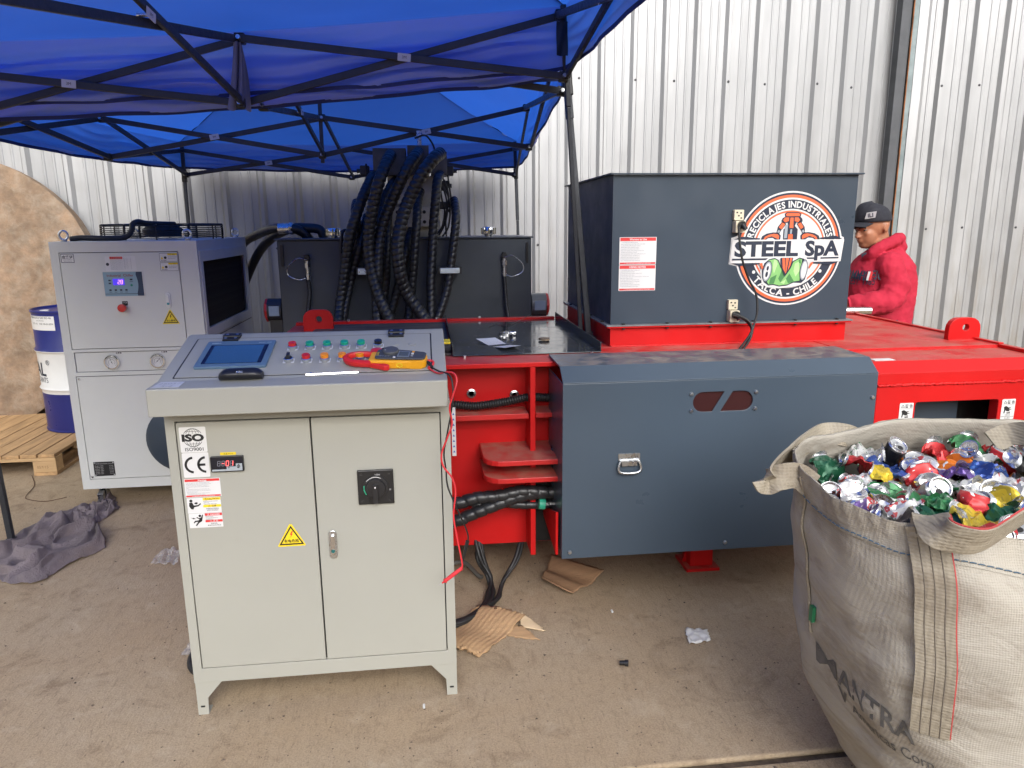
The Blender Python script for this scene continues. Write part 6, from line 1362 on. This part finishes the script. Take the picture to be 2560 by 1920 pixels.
# thin wire on the floor by the pallet
mb = MB(); mb.tube(crv([g(80, 1190) + V((0, 0, .004)), g(86, 1215) + V((0, 0, .004)), g(65, 1243) + V((0, 0, .006)), g(72, 1250) + V((0, 0, .004)), g(110, 1255) + V((0, 0, .004)), g(150, 1250) + V((0, 0, .008)), g(167, 1244) + V((0, 0, .004))], 7), .0022, 5); tag(obj('bent_wire', mb, mat('rusty wire', (.10, .05, .03), .7), org=g(86, 1215)), 'thin bent wire on the floor between pallet and blanket', 'wire')

# ------------------------------------------------------------------ things lying on the press
dz_ = 1.0568
def dk(x, y, z=dz_): return atz(x, y, z)
A, B, C_, D = dk(1190, 853), dk(1262, 877), dk(1302, 871), dk(1238, 850)
mb = MB(); mb.grid(lambda u, v: A.lerp(B, v).lerp(D.lerp(C_, v), u) + V((0, 0, .002 + .010 * (abs(2 * v - 1) ** 3) + .003 * math.sin(v * 9))), 6, 20); pp_ = obj('paper_slip', mb, WHITE, org=A, smooth=50); tag(pp_, 'printed white paper slip lying on the dark tray of the press', 'paper')
f = Fr(A.lerp(C_, .5) + V((0, 0, .0042)), (D - A), (A - B))
mb = MB()
for i in range(10): mb.text('aceite 46   lote %d   fecha' % (i * 37 % 90), f, 0, .10 - i * .018, .011, .002)
obj('slip_print', mb, GTXT, pp_)
p = dk(1265, 840); mb = MB(); mb.tube([V((p.x + .034 * math.cos(2 * math.pi * i / 24), p.y + .045 * math.sin(2 * math.pi * i / 24), dz_ + .010 + .004 * math.sin(2 * math.pi * i / 12))) for i in range(25)], 0, flat=(.008, .0012), up=(0, 0, 1), caps=False); hc = obj('hose_clamp_ring', mb, CHROME, org=(p.x, p.y, dz_), smooth=50); tag(hc, 'loose shiny hose clamp lying on the dark tray', 'clamp')
mb = MB(); mb.box(p.x + .02, p.x + .05, p.y - .012, p.y + .012, dz_ + .004, dz_ + .022); obj('screw_housing', mb, CHROME, hc, bev=.003)
p = dk(1362, 852); mb = MB(); mb.prism([(p.x - .028, p.y + .02), (p.x - .02, p.y - .02), (p.x + .0, p.y - .032), (p.x + .02, p.y - .018), (p.x + .026, p.y + .03), (p.x, p.y + .038)], Fr((0, 0, 0), (1, 0, 0), (0, 1, 0)), dz_ + .004, dz_ + .012); tag(obj('wood_chip', mb, mat('wood chip', (.20, .15, .10), .85, bump=.5, bs=60), org=(p.x, p.y, dz_)), 'small brown chip of bark on the dark tray', 'debris')
mb = MB(); mb.tube(crv([dk(1222, 818) + V((0, 0, .003)), dk(1240, 812) + V((0, 0, .005)), dk(1270, 815) + V((0, 0, .003)), dk(1300, 803) + V((0, 0, .006)), dk(1325, 795) + V((0, 0, .02))], 8), .0014, 5); tag(obj('loose_wire', mb, CABLE, org=dk(1270, 815)), 'thin black wire curled at the back of the dark tray', 'wire')
# tool pouch left of the tray
p = V((.075, 3.07, 1.063)); tp = thing('tool_pouch', 'black tool pouch with a yellow strip at the left edge of the tray', 'tool bag', tuple(p))
mb = MB(); mb.box(-.02, .098, 3.09, 3.20, 1.063, 1.098); obj('pouch', mb, mat('pouch fabric', (.02, .02, .022), .8, var=.3, vs=30), tp, bev=.012)
mb = MB(); mb.box(-.02, .094, 3.10, 3.19, 1.0985, 1.108); obj('yellow_strip', mb, LYEL, tp, bev=.003)
# stainless pipe lying on the back of the deck
a, b = at(2040, 782, 4.13), at(2176, 784, 4.08); a.z = b.z = 1.053 + .022; mb = MB(); mb.tube([a, b], .022, 20, caps=False); mb.tube([b, a], .0195, 20, caps=False)
tag(obj('steel_pipe', mb, INOX, org=a, smooth=50), 'shiny stainless steel pipe lying on the red deck beside the man', 'pipe')
# second handle on the front cover
c_ = at(2028, 1125, 2.66)
for o_ in [q for q in list(COL.objects) if q.name in ('handle_plate', 'pull_loop')]:
    n_ = o_.copy(); COL.objects.link(n_); n_.location.x += c_.x - .77; n_.location.z += .02
# ------------------------------------------------------------------ man in a red hoodie behind the press
PY = 4.46
H = lambda x, y, dy=0.0: at(x, y, PY + dy)
base = H(2200, 700); base.z = 0
man = thing('person', 'man in a red hoodie and dark cap standing behind the press, looking down', 'person', tuple(base))
def remesh(o, vox, sm=4, disp=None):
    q = o.modifiers.new('remesh', 'REMESH'); q.mode = 'VOXEL'; q.voxel_size = vox; q.use_smooth_shade = True
    q = o.modifiers.new('smooth', 'SMOOTH'); q.factor = .5; q.iterations = sm
    for (sc, st, kind) in disp or []:
        tx = bpy.data.textures.new('folds', kind); tx.noise_scale = sc
        q = o.modifiers.new('folds', 'DISPLACE'); q.texture = tx; q.strength = st; q.mid_level = .5; q.texture_coords = 'LOCAL'
    return o
def limb(mb, pts, rs, n=14):
    P = crv(pts, 6); m = len(P) - 1
    def rr(i, th, L):
        k = i / m * (len(rs) - 1); j = min(int(k), len(rs) - 2); return rs[j] + (rs[j + 1] - rs[j]) * (k - j)
    mb.tube(P, rr, n); mb.ball(P[0], rs[0] * .98, 12); mb.ball(P[-1], rs[-1] * .98, 12)
hc_ = H(2181, 566)                                            # skull centre; he looks towards -x and slightly to the camera
FW_ = V((-.96, -.20, -.20)).normalized(); UPh = (V((0, 0, 1)) - FW_ * FW_.z).normalized(); RT = FW_.cross(UPh)     # right of him
def hp(f, r, u): return hc_ + FW_ * f + RT * r + UPh * u
b = MB()
def blob(f, r, u, sf, sr, su, n=16):
    m = n // 2
    b.grid(lambda a, v: hp(f + sf * math.cos(2 * math.pi * a) * math.sin(math.pi * min(max(v, .002), .998)), r + sr * math.sin(2 * math.pi * a) * math.sin(math.pi * min(max(v, .002), .998)), u - su * math.cos(math.pi * v)), n, m, True)
blob(-.012, 0, .025, .108, .084, .110, 26)                    # skull
blob(.048, 0, -.045, .062, .066, .088, 22)                    # face
blob(.070, 0, -.098, .036, .040, .030); blob(.030, 0, -.090, .055, .062, .036)     # chin, jaw
blob(.100, 0, .010, .018, .055, .014)                         # brow
b.tube([hp(.104, 0, .002), hp(.119, 0, -.022), hp(.126, 0, -.038), hp(.108, 0, -.046)], lambda i, th, L: (.008, .0115, .016, .012)[i], 10)   # nose
blob(.116, .012, -.042, .009, .008, .008); blob(.116, -.012, -.042, .009, .008, .008)
blob(.104, 0, -.066, .014, .024, .0075); blob(.103, 0, -.078, .013, .021, .0075)   # lips
blob(.075, .038, -.030, .026, .022, .024); blob(.075, -.038, -.030, .026, .022, .024)  # cheeks
for s in (-1, 1):
    blob(-.022, s * .086, -.012, .020, .010, .034); blob(-.030, s * .090, .004, .016, .009, .018)       # ears
neck0 = hp(-.035, 0, -.075); neck1 = H(2205, 655)
b.tube(crv([hp(-.030, 0, -.03), neck0, neck0.lerp(neck1, .5), neck1], 5), .066, 18)
SHc = H(2212, 668); HIP = V((H(2196, 810).x, PY, .96))
limb(b, [SHc, SHc.lerp(HIP, .5), HIP], [.11, .12, .12])
armL = [H(2224, 662, -.17), H(2238, 712, -.22), H(2222, 750, -.24), H(2170, 760, -.24), H(2122, 764, -.19), H(2100, 768, -.17)]
armR = [H(2212, 660, .20), H(2215, 715, .26), H(2195, 752, .26), H(2140, 756, .20), H(2110, 760, .13), H(2085, 764, .09)]
def hand(mb, w_, d, up, s):
    d = V(d).normalized(); up = V(up); up = (up - d * up.dot(d)).normalized(); sd = d.cross(up) * s
    mb.tube([w_, w_ + d * .03, w_ + d * .06, w_ + d * .09], lambda i, th, L: (.026, .034, .037, .030)[i] * (1 - .35 * abs(math.sin(th))), 14)
    for k in range(4):
        o_ = sd * (.027 - .018 * k); L_ = (.072, .080, .075, .058)[k]; a = w_ + d * .085 + o_
        mb.tube(crv([a, a + d * L_ * .45 - up * .008, a + d * L_ * .75 - up * .028, a + d * L_ * .85 - up * .046], 3), lambda i, th, L: .0092 - .00025 * i, 8)
    a = w_ + d * .025 + sd * .030
    mb.tube(crv([a, a + sd * .022 + d * .022 - up * .006, a + sd * .030 + d * .048 - up * .016, a + sd * .026 + d * .064 - up * .026], 3), lambda i, th, L: .0112 - .0003 * i, 8)
limb(b, armL, [.05, .045, .042, .038, .030, .027]); limb(b, armR, [.05, .045, .042, .038, .030, .027])
hand(b, armL[-1], (-1, .10, -.12), (0, .1, 1), 1); hand(b, armR[-1], (-1, -.2, -.12), (0, -.1, 1), -1)
legs = []
for s in (-1, 1):
    hp0 = HIP + V((0, s * .09, -.02)); kn = V((HIP.x - .02, PY + s * .11, .50)); an = V((HIP.x + .02, PY + s * .12, .07)); legs.append((hp0, kn, an)); limb(b, [hp0, kn, an], [.085, .058, .04]); b.ball(an + V((-.06, 0, -.03)), .04, 12, (2.2, 1, .9))
remesh(obj('body', b, SKIN, man), .0055, 5)
# eyes and brows
for s in (-1, 1):
    mb = MB(); mb.ball(hp(.0865, s * .033, -.004), .0105, 12); e_ = obj('eye', mb, mat('eye white', (.22, .18, .16), .3) if s < 0 else bpy.data.materials['eye white'], man, smooth=60)
    mb = MB(); mb.ball(hp(.0965, s * .034, -.006), .0052, 10); obj('iris', mb, DARK, e_, smooth=60)
    mb = MB(); mb.tube([hp(.116, s * .014, .012), hp(.114, s * .034, .017), hp(.100, s * .052, .011)], .0036, 6); obj('eyebrow', mb, mat('dark brow', (.02, .014, .01), .8) if s < 0 else bpy.data.materials['dark brow'], man, smooth=60)
# hoodie
HOOD = mat('red sweatshirt', (.44, .024, .050), .85, var=.14, vs=5, bump=.35, bs=22, spec=.2)
T_ = [(.86, 2195, 70, .190), (1.0, 2194, 73, .200), (1.1, 2197, 77, .212)]
RG = [(835, 2192, 68, .175), (800, 2192, 73, .190), (760, 2195, 77, .200), (720, 2199, 79, .208), (690, 2202, 76, .205), (660, 2207, 68, .190), (640, 2209, 52, .15), (624, 2211, 38, .105)]
RGW = []
for (y, xc, hw, hy) in RG:
    c_ = H(xc, y); a_ = H(xc - hw, y); RGW.append((c_, (c_ - a_).length * .97, hy * .94))
def torso(th, t, off=0.0):
    k = t * (len(RGW) - 1); j = min(int(k), len(RGW) - 2); f_ = k - j; (c0, x0, y0), (c1, x1, y1) = RGW[j], RGW[j + 1]
    c_ = c0.lerp(c1, f_); rx = x0 + (x1 - x0) * f_ + off; ry = y0 + (y1 - y0) * f_ + off; ca, sa = math.cos(th), math.sin(th)
    return c_ + V((rx * math.copysign(abs(ca) ** .85, ca), ry * math.copysign(abs(sa) ** .85, sa), 0))
hb_ = MB(); hb_.grid(lambda u, v: torso(2 * math.pi * u, v), 40, 30, True); hb_.add([torso(2 * math.pi * i / 40, 0) for i in range(40)], [tuple(range(39, -1, -1))]); hb_.add([torso(2 * math.pi * i / 40, 1) for i in range(40)], [tuple(range(40))])
def sleeve(P, rs):
    Q = crv(P, 8); m = len(Q) - 1
    def rr(i, th, L):
        k = i / m * (len(rs) - 1); j = min(int(k), len(rs) - 2); r_ = rs[j] + (rs[j + 1] - rs[j]) * (k - j)
        return r_ * (1 + .07 * math.sin(i * 1.15 + 1.4 * math.sin(th)) * min(1, i / 10) + .05 * math.sin(i * .6 + th * 2))
    hb_.tube(Q, rr, 18); hb_.ball(Q[0], rs[0], 14)
sleeve(armL[:5], [.082, .080, .080, .074, .060]); sleeve(armR[:5], [.095, .088, .082, .072, .058])
hood = [H(2166, 648, -.03), H(2182, 634, -.085), H(2212, 612, -.10), H(2240, 600, -.06), H(2248, 600, .03), H(2230, 606, .10), H(2195, 628, .09), H(2170, 646, .02)]
hb_.tube(crv(hood + [hood[0]], 6), lambda i, th, L: .030 + .012 * math.sin(i / 48 * math.pi) , 12)
hb_.ball(H(2243, 615), .062, 14, (.75, 1.35, .8)); hb_.ball(H(2225, 640), .085, 14, (.9, 1.5, .8))
remesh(obj('hoodie', hb_, HOOD, man), .0085, 4, [(.10, .020, 'CLOUDS'), (.035, .012, 'CLOUDS')])
mb = MB(); P = crv([H(2118, 764, -.19), H(2128, 763, -.197)], 3); mb.tube(P, .055, 16); obj('cuff', mb, HOOD, man, smooth=60)
mb = MB(); mb.tube(crv([H(2158, 640, -.03), H(2172, 634, -.07), H(2192, 622, -.09)], 5), .016, 10); obj('shirt_collar', mb, mat('grey undershirt', (.10, .12, .16), .8), man, smooth=60)
def on_torso(mb, st, th1, t0, size, sl=0.0, bold=0.0):
    vs, fs = tmesh(st, bold); x1 = max(p[0] for p in vs)
    mb.add([torso(th1 + (p[0] - x1) * size / .20, t0 + p[1] * size / .33 + sl * (p[0] - x1) * size, .020) for p in vs], fs)
mb = MB(); on_torso(mb, 'TOMMY', R(216), .545, .052, -.0, .015); on_torso(mb, 'HILFIGER', R(262), .565, .052, .12, .015); on_torso(mb, 'EST. 1985', R(232), .495, .040, .05, .01); obj('chest_print', mb, NAVY, man)
mb = MB(); mb.grid(lambda u, v: torso(R(217) + u * .15, .545 + .10 * v, .021), 4, 3); o = obj('flag_patch', mb, WHITE, man)
mb = MB(); mb.grid(lambda u, v: torso(R(217) + .075 + u * .075, .545 + .10 * v, .0225), 4, 3); obj('flag_red', mb, LRED, o)
# trousers and shoes
tr = MB(); JE = mat('dark jeans', (.02, .026, .045), .85, var=.2, vs=8, bump=.3, bs=40)
tr.tube([HIP + V((0, 0, .10)), HIP + V((0, 0, 0)), HIP - V((0, 0, .10))], .155, 20); tr.ball(HIP - V((0, 0, .06)), .15, 16, (1, 1.15, .8))
for (a_, k_, n_) in legs: limb(tr, [a_, k_, n_ + V((0, 0, .02))], [.105, .082, .07])
remesh(obj('trousers', tr, JE, man), .012, 4)
for (a_, k_, n_) in legs:
    s_ = MB(); s_.grid(lambda u, v, n_=n_: V((n_.x + .05 - .30 * v, n_.y, 0)) + V((0, .048 * math.sin(2 * math.pi * u) * (.75 + .5 * math.sin(math.pi * v)) * min(1, (1 - v) * 6 + .2), max(0.0, (.055 - .02 * v + (.05 * max(0, 1 - v * 2.2))) * (1 + math.cos(2 * math.pi * u)) * min(1, (1 - v) * 6 + .25)))), 16, 14, True); obj('shoe', s_, BLACK, man, smooth=60)
# cap
CAPM = mat('navy cap cloth', (.018, .019, .028), .85, var=.15, vs=20, bump=.2, bs=120)
def dome(u, v):
    a = 2 * math.pi * u; e = math.pi / 2 * v; zz = .112 * math.sin(e); rf = math.cos(e) ** .55
    f = -.012 + .117 * rf * math.cos(a); r = .096 * rf * math.sin(a); low = .030 + .016 * math.cos(a)
    return hp(f, r, low + zz * (1 - .0) + .012 * math.cos(a) * math.sin(e * 2))
mb = MB(); mb.grid(dome, 40, 14, True); cp_ = obj('cap', mb, CAPM, man, smooth=60, solid=.004)
mb = MB(); mb.grid(lambda u, v: hp(.098 + .075 * v * math.cos((u - .5) * 1.4) - .10 * (u - .5) ** 2, (u - .5) * .17 * (1 - .12 * v), .048 - .012 * v - .06 * (u - .5) ** 2), 16, 6); obj('bill', mb, CAPM, cp_, smooth=60, solid=.005)
mb = MB(); mb.ball(hp(-.012, 0, .145), .008, 10); obj('button', mb, CAPM, cp_, smooth=60)
lf = Fr(hp(.080, -.074 if RT.y > 0 else .074, .088), FW_ * -1 + RT * (-.85 if RT.y > 0 else .85), UPh + FW_ * .1)
mb = MB(); mb.prism([(-.034, -.020), (.026, -.020), (.036, .018), (-.020, .018)], lf, 0, .003); lg = obj('cap_logo', mb, mat('pale grey patch', (.42, .42, .44), .7), cp_)
mb = MB(); mb.text('ILI', lf, .0, -.012, .034, .0042, .03); obj('logo_print', mb, NAVY, lg)
# ------------------------------------------------------------------ decals on the hopper and the press
FH = FRONT(3.2); LC = (1.648, 1.480); LX, LZ = LC
lay = [0.0008]
def nxt(): lay[0] += .00035; return lay[0]
logo_root = None
def L_(name, m_, fn):
    global logo_root
    mb = MB(); fn(mb, nxt())
    o = obj(name, mb, m_, hopper if logo_root is None else logo_root)
    return o
def disc(mb, w, r): mb.flat(circ(LX, LZ, r, 64), FH, w)
def ring(mb, w, r0, r1): arcline(mb, FH, LX, LZ, (r0 + r1) / 2, (r0 + r1) / 2, 0, 360, r1 - r0, w, 72)
def pg(pts): return [(LX + (x - 780) * .000376, LZ - (y - 878) * .000368) for x, y in pts]
BAN = [(45, 738), (170, 695), (1370, 700), (1478, 745), (1450, 1040), (1330, 1085), (150, 1085), (28, 1055)]
mb = MB(); mb.prism(circ(LX, LZ, .256, 72), FH, .0002, .0008); mb.prism(pg(BAN)[::-1], FH, .0001, .0007)
logo_root = None
decal = obj('logo_decal', mb, WHITE, press); logo_root = decal
L_('navy_disc', NAVY, lambda m, w: disc(m, w, .2485))
L_('orange_ring', ORANGE, lambda m, w: ring(m, w, .227, .2395))
L_('white_ring', WHITE, lambda m, w: ring(m, w, .219, .227))
L_('white_ring', WHITE, lambda m, w: ring(m, w, .171, .178))
L_('orange_ring', ORANGE, lambda m, w: ring(m, w, .163, .171))
L_('white_field', WHITE, lambda m, w: disc(m, w, .163))
L_('ring_lettering', WHITE, lambda m, w: m.arctext('RECICLAJES INDUSTRIALES', FH, LX, LZ, .1845, .0395, w, .030, 90, 150))
L_('ring_lettering', WHITE, lambda m, w: m.arctext('TALCA - CHILE', FH, LX, LZ, .2140, .0420, w, .030, 267, 96, up=False))
for a in (215, 325): L_('ring_dot', WHITE, lambda m, w: m.flat(circ(LX + .199 * math.cos(R(a - 3 if a > 270 else a)), LZ + .199 * math.sin(R(a)) + .012, .0078, 14), FH, w))
GN = mat('can green ink', (.22, .50, .16), .45); GD = mat('can dark green ink', (.06, .22, .07), .45); GL = mat('can light green ink', (.42, .68, .30), .45); GG = mat('steel grey ink', (.30, .34, .38), .45)
def P_(m, w, *polys):
    for p in polys: m.flat(pg(p), FH, w)
def LP(name, m_, polys):
    w = nxt()
    for p in polys:
        mb = MB(); mb.flat(pg(p), FH, w); obj(name, mb, m_, logo_root)
mir = lambda p: [(1570 - x, y) for x, y in p]
jaw_ = [(405, 770), (425, 720), (480, 690), (560, 675), (630, 680), (660, 715), (655, 770), (600, 770), (560, 740), (500, 745), (470, 770)]
jin = [(440, 765), (460, 728), (510, 704), (570, 692), (620, 698), (640, 722), (635, 760), (600, 745), (545, 722), (490, 738), (455, 766)]
arm_ = [(668, 545), (720, 575), (660, 655), (640, 690), (600, 690), (615, 610)]
ain = [(670, 558), (706, 578), (662, 640), (628, 615)]
hubo = [(690, 455), (720, 435), (870, 435), (905, 455), (895, 492), (920, 515), (925, 545), (900, 570), (845, 560), (830, 600), (870, 640), (870, 770), (690, 770), (690, 640), (745, 600), (735, 560), (680, 570), (655, 540), (670, 505), (700, 490)]
LP('claw_outline', NAVY, [jaw_, mir(jaw_), arm_, mir(arm_), hubo])
LP('claw_orange', ORANGE, [jin, mir(jin), ain, mir(ain), [(708, 458), (725, 447), (865, 447), (888, 458), (880, 482), (715, 482)], [(678, 528), (700, 498), (750, 498), (750, 540), (700, 556)], [(890, 528), (868, 498), (822, 498), (822, 540), (868, 556)], [(768, 500), (806, 500), (812, 625), (762, 625)], [(755, 700), (810, 700), (812, 765), (752, 765)]])
LP('claw_grey', GG, [[(706, 590), (742, 578), (738, 745), (700, 750)], [(776, 640), (800, 640), (796, 695), (772, 695)], [(628, 645), (650, 660), (632, 685), (608, 672)], [(920, 660), (942, 645), (962, 672), (938, 685)]])
LP('banner', WHITE, [[(52, 760), (1476, 768), (1452, 1038), (34, 1045)]])
LP('banner_navy_strip', NAVY, [[(70, 757), (170, 722), (400, 745), (395, 760)], [(1455, 765), (1365, 722), (1160, 745), (1165, 762)], [(60, 1044), (165, 1078), (420, 1060), (415, 1046)], [(1430, 1040), (1325, 1078), (1080, 1058), (1085, 1042)]])  # navy strips printed along the banner edges
def bantext(m, w):
    z0 = LZ - (958 - 878) * .000368
    m.text('STEEL', FH, LX + (85 - 780) * .000376, z0, .0905, w, .042, 'L', width=(893 - 85) * .000376); m.text('SpA', FH, LX + (980 - 780) * .000376, z0, .0905, w, .042, 'L', width=(1420 - 980) * .000376)
L_('banner_lettering', NAVY, bantext)
LP('banner_rule', NAVY, [[(62, 988), (670, 988), (662, 1010), (60, 1010)], [(1000, 985), (1112, 985), (1110, 1004), (1008, 1004)], [(1188, 985), (1422, 983), (1420, 1002), (1186, 1004)]])
can_o = [(445, 1140), (470, 1050), (530, 1000), (600, 985), (650, 1010), (690, 1090), (740, 1190), (800, 1110), (830, 1030), (915, 985), (975, 1000), (1020, 1060), (1030, 1160), (1005, 1260), (960, 1300), (860, 1295), (780, 1330), (680, 1340), (600, 1320), (540, 1325), (480, 1285), (450, 1220)]
LP('can_white_edge', WHITE, [[(425, 1150), (450, 1040), (520, 985), (610, 968), (1000, 975), (1045, 1060), (1050, 1170), (1020, 1280), (960, 1325), (800, 1350), (680, 1362), (520, 1345), (455, 1300)]])
LP('can_outline', NAVY, [can_o])
LP('can_green', GN, [[(520, 1015), (600, 998), (640, 1020), (680, 1100), (745, 1215), (810, 1120), (840, 1040), (915, 998), (950, 1010), (935, 1270), (860, 1280), (780, 1315), (680, 1326), (600, 1306), (545, 1312), (520, 1280)]])
LP('can_dark', GD, [[(560, 1230), (640, 1190), (610, 1300), (545, 1310)], [(760, 1240), (800, 1180), (870, 1285), (790, 1300)], [(700, 1140), (745, 1215), (690, 1290), (660, 1240)], [(905, 1010), (930, 1006), (940, 1060), (910, 1050)]])
LP('can_light', GL, [[(590, 1010), (620, 1012), (640, 1060), (600, 1180), (580, 1100)], [(860, 1060), (910, 1035), (925, 1150), (880, 1220), (850, 1150)], [(690, 1290), (760, 1250), (740, 1310)]])
def ell(m, w, cx, cy, rx, ry, tl): 
    pts = []
    for i in range(28):
        a = 2 * math.pi * i / 28; x, y = rx * math.cos(a), ry * math.sin(a); pts.append((cx + x * math.cos(tl) - y * math.sin(tl), cy + x * math.sin(tl) + y * math.cos(tl)))
    m.flat(pg(pts), FH, w)
for nm, m_, q in (('can_end', NAVY, (512, 1150, 58, 132, .16)), ('can_end', NAVY, (978, 1140, 50, 132, .1)), ('can_end_rim', GG, (512, 1150, 50, 122, .16)), ('can_end_rim', GG, (978, 1140, 43, 122, .1)), ('can_end_face', WHITE, (510, 1150, 38, 102, .16)), ('can_end_face', WHITE, (980, 1140, 32, 104, .1)), ('can_tab', NAVY, (505, 1185, 16, 36, .16)), ('can_tab', NAVY, (514, 1110, 14, 30, .16))):
    L_(nm, m_, lambda m, w: ell(m, w, *q))
LP('spike_outline', NAVY, [[(668, 985), (832, 985), (812, 1090), (775, 1165), (740, 1215), (712, 1160), (682, 1090)]])
LP('spike', ORANGE, [[(690, 990), (722, 990), (738, 1170), (705, 1110)], [(735, 990), (775, 990), (752, 1165), (742, 1180)], [(790, 990), (818, 990), (800, 1080), (768, 1150)]])
LP('side_bits', ORANGE, [[(405, 1050), (440, 1045), (455, 1100), (440, 1125)], [(1035, 1105), (1060, 1045), (1092, 1045), (1050, 1120)]])
# instruction sheets on the hopper
for (z0, z1, ttl) in ((1.4195, 1.5400, 'Warning to Use'), (1.3035, 1.4180, 'USING NOTES')):
    x0, x1 = .8555, 1.0245; mb = MB(); mb.prism(rrect(x0, x1, z0, z1, .002, 2), FH, .0002, .0010); st = obj('instruction_sheet', mb, WHITE, hopper)
    for za, zb in ((z1 - .017, z1 - .002), (z0 + .002, z0 + .010)): mb = MB(); mb.rect(x0 + .003, x1 - .003, za, zb, FH, .0014); obj('red_bar', mb, LRED, st)
    mb = MB(); mb.text(ttl, FH, (x0 + x1) / 2, z1 - .0135, .012, .0018, .02); mb.text('⚠ THIS MACHINE IS DANGEROUS  READ FIRST', FH, (x0 + x1) / 2, z0 + .0038, .0058, .0018); obj('white_print', mb, WHITE, st)
    mb = MB(); rr = random.Random(int(z0 * 1000)); W = 'machine operator must read before work and keep clear of moving parts check oil level pressure hoses stop power door cover never open while running call service only trained staff'.split()
    n = int((z1 - z0 - .034) / .0072)
    for i in range(n): mb.text('%d. ' % (i // 2 + 1) * (i % 2 == 0) + ' '.join(rr.choice(W) for _ in range(rr.randint(5, 8))), FH, x0 + .007, z1 - .0245 - i * .0072, .0062, .0016, 0, 'L', sx=.9)
    obj('small_print', mb, GTXT, st)
# pinch warnings either side of the discharge opening
FO = FRONT(2.664)
for x in (1.926, 2.381):
    mb = MB(); mb.prism(rrect(x - .030, x + .030, .790, .876, .004, 3), FO, .0002, .0010); st = obj('pinch_warning', mb, WHITE, press)
    mb = MB(); mb.text('警 告', FO, x + .010, .857, .015, .0015, .02); mb.flat([[(x - .024, .857), (x - .008, .857), (x - .016, .870)], [(x - .021, .8585), (x - .011, .8585), (x - .016, .8668)]], FO, .0015)
    line(mb, FO, (x - .026, .852), (x + .026, .852), .0008, .0015)
    mb.flat([(x - .020, .843), (x - .010, .847), (x + .002, .840), (x + .016, .843), (x + .004, .835), (x + .020, .833), (x + .004, .829), (x + .012, .823), (x - .004, .824), (x - .012, .828), (x - .015, .815), (x - .019, .816), (x - .017, .832)], FO, .0015); mb.flat([(x - .006, .819), (x + .010, .820), (x + .012, .815), (x - .004, .814)], FO, .0015)
    for i, s in enumerate(('注意安全', 'KEEP HANDS CLEAR', '当心夹手')): mb.text(s, FO, x, .806 - i * .0068, .0064, .0015)
    obj('warning_print', mb, INK, st)
# clean helper properties
for o in bpy.data.objects:
    if '_o' in o: del o['_o']
